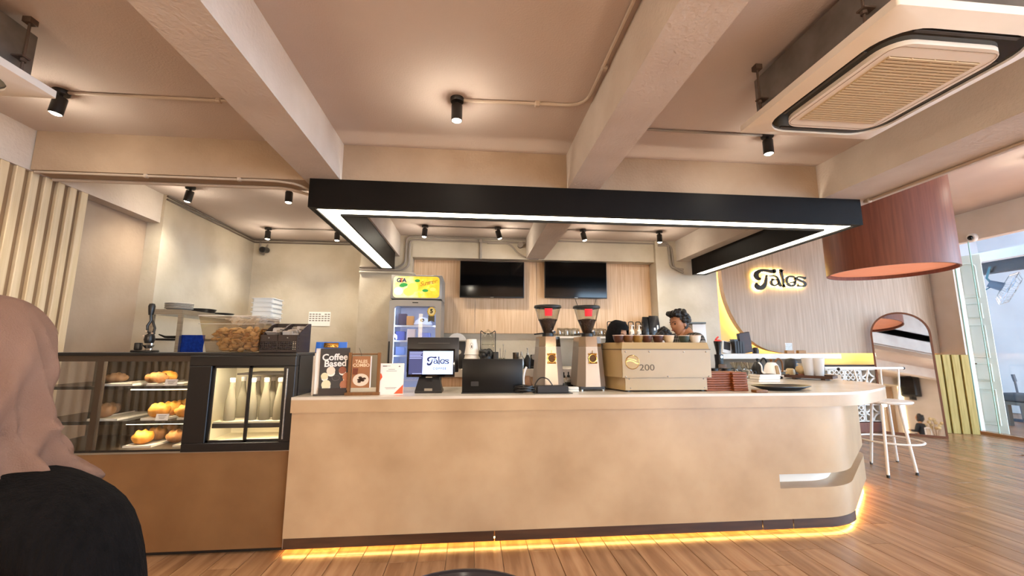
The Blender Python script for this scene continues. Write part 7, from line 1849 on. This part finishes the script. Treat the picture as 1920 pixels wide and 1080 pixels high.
for s in (-1, 1):
    n = len(J); J += [V(s * 0.09, 0, 0.86) + (0.085,), V(s * 0.10, -0.01, 0.48) + (0.06,), V(s * 0.10, 0.02, 0.10) + (0.04,), V(s * 0.10, -0.03, 0.03) + (0.04,), V(s * 0.105, -0.14, 0.03) + (0.03,)]
    E += [(0, n), (n, n + 1), (n + 1, n + 2), (n + 2, n + 3), (n + 3, n + 4)]
    arm_chain(J, E, 2, s, V(s * 0.19, 0, 1.25), V(s * 0.26, 0.0, 0.98), V(s * 0.20, -0.12, 0.80))
skin_mesh('body', J, E, M_skin2, t)
# jacket: a torso of lofted rings with rounded shoulders, and two sleeves grown from the shoulders
J = [V(0, 0, 0.80) + ((0.20, 0.15),), V(0, 0, 1.02) + ((0.18, 0.13),), V(0, 0.0, 1.20) + ((0.19, 0.125),), V(0, 0.0, 1.30) + ((0.20, 0.10),), V(0, 0, 1.37) + ((0.075, 0.07),)]
E = [(0, 1), (1, 2), (2, 3), (3, 4)]
for s in (-1, 1): arm_chain(J, E, 3, s, V(s * 0.335, 0.0, 1.262), V(s * 0.39, 0.0, 0.99), V(s * 0.23, -0.10, 0.80), (0.085, 0.078, 0.06), hand=False)
skin_mesh('jacket', J, E, M_jack, t)
J = [V(0, 0, 0.92) + ((0.15, 0.12),)]; E = []
for s in (-1, 1):
    n = len(J); J += [V(s * 0.09, 0, 0.84) + (0.105,), V(s * 0.10, -0.01, 0.48) + (0.085,), V(s * 0.10, 0.02, 0.08) + (0.075,)]
    E += [(0, n), (n, n + 1), (n + 1, n + 2)]
skin_mesh('trousers', J, E, M_jean, t)
for s in (-1, 1):
    m_ = MB(); m_.sphere((s * 0.10, -0.05, 0.045), 0.06, 14, 8, (0.8, 2.0, 0.75)); m_.build('shoe', M_plastic, t)
head(t, Vector((0, 0, hz)), Matrix.Identity(4), M_skin2, 0.92)
# draped scarf with diagonal folds, open at the face
m_ = MB(); bm = m_.bm; NT, NZ = 120, 60
prof = [(0.0, 0.148), (0.035, 0.146), (0.065, 0.135), (0.092, 0.11), (0.112, 0.07), (0.124, 0.02), (0.128, -0.04), (0.127, -0.09), (0.130, -0.13), (0.140, -0.165), (0.158, -0.195), (0.172, -0.22), (0.176, -0.235), (0.166, -0.25), (0.168, -0.275), (0.17, -0.305), (0.165, -0.335)]
ps = smooth(prof, 4)
rows = []
for i, (r, z) in enumerate(ps):
    row = []
    for j in range(NT):
        a_ = j / NT * 2 * PI        # local: face towards -y, back of the head +y
        w_ = min(1.0, max(0.15, (0.13 - z) / 0.16))
        f = 0.045 * math.sin(5 * a_ + z * 26 + 0.6) + 0.034 * math.sin(9 * a_ - z * 34) + 0.022 * math.sin(17 * a_ + z * 48 + 1.0) + 0.012 * noise.noise(Vector((math.cos(a_) * 3, math.sin(a_) * 3, z * 16)))
        g_ = lambda u: (0.5 + 0.5 * math.sin(u)) ** 3
        f = 0.13 * g_(6 * a_ + z * 15 + 0.4) + 0.10 * g_(10 * a_ - z * 22 + 1.2) + 0.07 * g_(17 * a_ + z * 30) - 0.09 + 0.015 * noise.noise(Vector((math.cos(a_) * 3, math.sin(a_) * 3, z * 16)))
        rr_ = r * (1 + f * w_ * (1.0 + (0.8 if z < -0.12 else 0)))
        drop = 0.10 * max(0, math.sin(a_ - 0.2)) * max(0, (-z - 0.20) / 0.145)
        row.append(bm.verts.new((rr_ * 0.96 * math.cos(a_), rr_ * 1.06 * math.sin(a_) + 0.012, z - drop)))
    rows.append(row)
for i in range(len(rows) - 1):
    for j in range(NT):
        j2 = (j + 1) % NT; am = (j + 0.5) / NT * 2 * PI; zm = (ps[i][1] + ps[i + 1][1]) / 2
        d = abs((am - 1.5 * PI + PI) % (2 * PI) - PI)
        if -0.10 < zm < 0.075 and d < 0.72: continue
        bm.faces.new((rows[i][j], rows[i][j2], rows[i + 1][j2], rows[i + 1][j]))
bmesh.ops.solidify(bm, geom=bm.faces[:], thickness=0.004)
bm.transform(Matrix.Translation((0, 0, hz)) @ Matrix.Diagonal((0.92, 0.92, 0.95, 1)))
m_.build('headscarf', M_scarf, t, smooth=80)

# ------------------------------------------------------------------ dark chair back at the bottom edge
q = at(868, 1066, Y=1.05)
t = thing('barrel_chair', 'glossy dark chair whose rounded back rim shows at the bottom edge', 'chair', (q.x, 0.86, 0))
Rb = 0.20
m_ = MB(); pts = [(Rb * 1.15 * math.cos(a_), Rb * 0.95 * math.sin(a_), q.z - 0.012 - 0.05 * (1 - math.sin(a_))) for a_ in [math.radians(d) for d in range(5, 176, 6)]]
M_ch = mat('gloss dark plastic', '#1f1d22', 0.12)
m_.tube(pts, 0.011, 10); m_.build('top_rim', M_ch, t)
m_ = MB(); bm = m_.bm
rows = []
for z in (0.0, 0.3, 0.6, 1.0):
    rows.append([bm.verts.new((x * (0.86 + 0.14 * z), y * (0.86 + 0.14 * z), 0.46 + (zz_ - 0.46) * z)) for x, y, zz_ in pts])
for A, B in zip(rows, rows[1:]):
    for i in range(len(A) - 1): bm.faces.new((A[i], A[i + 1], B[i + 1], B[i]))
bmesh.ops.solidify(bm, geom=bm.faces[:], thickness=0.012)
m_.build('backrest', mat('grey violet plastic', '#4a454d', 0.3), t, smooth=60)
m_ = MB(); m_.prism([(0.2 * math.cos(k / 24 * 2 * PI), 0.2 * math.sin(k / 24 * 2 * PI)) for k in range(24)], 0.43, 0.465); m_.build('seat', M_ch, t)
for sx in (-1, 1):
    for sy in (-1, 1):
        m_ = MB(); m_.cyl((sx * 0.2, sy * 0.18, 0), (sx * 0.14, sy * 0.13, 0.43), 0.011, 0.013, 10); m_.build('leg', M_black, t)

# ------------------------------------------------------------------ what the arched mirror shows: the shopfront wall behind the camera
def in_mirror(px, py, Y):
    u = (mb_ - ma).normalized(); n = Vector((u.y, -u.x, 0))
    if n.dot(-ma) < 0: n = -n
    n = (n * math.cos(0.10) + Vector((0, 0, math.sin(0.10)))).normalized()
    d = at(px, py, Y=1.0) - CAM
    P = CAM + d * (((ma + mb_) / 2 - CAM).dot(n) / d.dot(n)); r = d - n * 2 * d.dot(n)
    return P + r * ((Y - P.y) / r.y)
yw = -4.98
a, b = in_mirror(1656, 726, yw), in_mirror(1684, 808, yw)
mb = MB(); mb.b2((a.x, -5.0, 0.4), (b.x, -4.95, a.z)); struct(mb.build('wall_panel', M_slatback, smooth=0), 'brown panel between two vertical led strips on the shopfront wall', 'wall')
M_vled = mat('wall led strip', '#ffe0a0', 0.4, emit=(1.0, 0.78, 0.42), estr=7)
for k, px in enumerate((1649, 1692)):
    q = in_mirror(px, 760, yw)
    m_ = MB(); m_.b2((-0.07, 0, 0), (0.07, 0.03, a.z - 0.4), 0.004, 1)
    one(m_, 'wall_light', M_vled, ('left' if k == 0 else 'right') + ' vertical glowing wall light seen in the arched mirror', 'light', (q.x, -5.0, 0.4), smooth=0)
a, b = in_mirror(1693, 699, yw), in_mirror(1730, 736, yw)
w_, h_ = abs(b.x - a.x), abs(a.z - b.z)
t = thing('wall_speaker', 'black loudspeaker on the shopfront wall seen in the arched mirror', 'loudspeaker', ((a.x + b.x) / 2, -4.80, min((a.z + b.z) / 2, 2.7)))
m_ = MB(); m_.box((0, 0, 0), (w_, 0.30, h_), 0.05, 3); m_.build('cabinet', M_plastic, t)
m_ = MB(); m_.box((0, 0.152, 0), (w_ * 0.86, 0.01, h_ * 0.86), 0.004, 1); m_.build('grille', M_gloss, t)
m_ = MB(); m_.b2((-0.05, -0.18, -h_ / 2 - 0.12), (0.05, 0.05, -h_ / 2)); m_.build('bracket', M_black, t, smooth=0)
q = in_mirror(1724, 783, -3.9)
t = thing('person', 'seated person with a black bob and black top seen only in the arched mirror', 'person', (q.x, q.y, 0), rz=-PI / 2 - 0.2)
zs0 = q.z - 0.78
J = [(0, 0, zs0 + 0.10, (0.14, 0.11)), (0, 0, zs0 + 0.28, (0.11, 0.085)), (0, 0, zs0 + 0.45, (0.13, 0.09)), (0, 0, zs0 + 0.57, (0.06, 0.055)), (0, -0.01, zs0 + 0.65, 0.05)]
E = [(0, 1), (1, 2), (2, 3), (3, 4)]
for s in (-1, 1):
    n = len(J); J += [(s * 0.09, -0.10, zs0 + 0.09, 0.085), (s * 0.11, -0.45, zs0 + 0.10, 0.06), (s * 0.11, -0.42, 0.10, 0.04), (s * 0.11, -0.50, 0.03, 0.035)]
    E += [(0, n), (n, n + 1), (n + 1, n + 2), (n + 2, n + 3)]
    arm_chain(J, E, 2, s, (s * 0.18, 0, zs0 + 0.52), (s * 0.24, -0.06, zs0 + 0.27), (s * 0.15, -0.28, zs0 + 0.30))
skin_mesh('body', J, E, M_skin2, t)
J = [(0, 0, zs0 + 0.05, (0.16, 0.13)), (0, 0, zs0 + 0.28, (0.13, 0.10)), (0, 0, zs0 + 0.46, (0.15, 0.105)), (0, 0, zs0 + 0.575, (0.08, 0.07))]; E = [(0, 1), (1, 2), (2, 3)]
for s in (-1, 1): arm_chain(J, E, 2, s, (s * 0.18, 0, zs0 + 0.52), (s * 0.245, -0.06, zs0 + 0.27), (s * 0.17, -0.24, zs0 + 0.295), (0.068, 0.056, 0.045), hand=False)
skin_mesh('top', J, E, M_blk, t)
J = [(0, 0, zs0 + 0.09, (0.15, 0.12))]; E = []
for s in (-1, 1):
    n = len(J); J += [(s * 0.09, -0.10, zs0 + 0.09, 0.10), (s * 0.11, -0.45, zs0 + 0.10, 0.075), (s * 0.11, -0.42, 0.08, 0.06)]
    E += [(0, n), (n, n + 1), (n + 1, n + 2)]
skin_mesh('trousers', J, E, M_jean, t)
h, T = head(t, Vector((0, -0.02, q.z)), Matrix.Identity(4), M_skin2)
m_ = MB(); vs = m_.sphere((0, 0.03, -0.01), 0.125, 22, 16, (0.92, 1.0, 1.15))
bmesh.ops.delete(m_.bm, geom=[v for v in vs if v.co.y < -0.045 and v.co.z < 0.07], context='VERTS')
for k in range(40):
    a_ = random.random() * PI * 2; u = random.random() * 2 - 1; rr_ = math.sqrt(1 - u * u)
    p_ = Vector((0.112 * math.cos(a_) * rr_, 0.03 + 0.12 * math.sin(a_) * rr_, -0.01 + 0.14 * u))
    if p_.y > -0.03: m_.sphere(p_, 0.03, 8, 6)
m_.bm.transform(T); m_.build('hair', M_hair, h, smooth=80)
t2 = thing('dining_chair', 'white slatted chair holding the seated person in the mirror', 'chair', (q.x, q.y, 0), rz=-PI / 2 - 0.2)
m_ = MB(); m_.b2((-0.22, -0.22, zs0 - 0.06), (0.22, 0.2, zs0 - 0.03), 0.01); m_.build('seat', M_st, t2)
for sx in (-1, 1):
    for sy in (-1, 1):
        m_ = MB(); m_.cyl((sx * 0.2, sy * 0.19, 0), (sx * 0.2, sy * 0.19, zs0 - 0.05 if sy < 0 else zs0 + 0.4), 0.015, seg=8); m_.build('leg', M_st, t2)
m_ = MB(); m_.tube([(-0.2, 0.19, zs0 + 0.4), (0, 0.24, zs0 + 0.42), (0.2, 0.19, zs0 + 0.4)], 0.018, 8); m_.build('top_rail', M_st, t2)
q = in_mirror(1752, 800, -4.3)
t = thing('flower_vase', 'vase of pale dried flowers seen at the corner of the arched mirror', 'vase', (q.x, q.y, 0))
m_ = MB(); m_.lathe([(0, 0), (0.10, 0), (0.14, 0.2), (0.09, 0.55), (0.07, 0.62), (0.09, 0.65)], seg=20, cap=False); m_.build('vase_body', M_ctop, t)
for k in range(12):
    a_ = k * 2.4; r_ = 0.05 + 0.02 * k; z_ = 1.05 + 0.1 * (k % 4)
    m_ = MB(); m_.tube([(0, 0, 0.5), (r_ * 0.5 * math.cos(a_), r_ * 0.5 * math.sin(a_), 0.85), (r_ * math.cos(a_), r_ * math.sin(a_), z_)], 0.004, 5); st = m_.build('stem', M_stain, t)
    m_ = MB(); m_.sphere((r_ * math.cos(a_), r_ * math.sin(a_), z_), 0.06, 10, 7); m_.build('blossom', mat('cream blossom', '#dcc9a0', 0.9, col2='#b99a63', scale=30, bump=0.8, bscale=60), st)
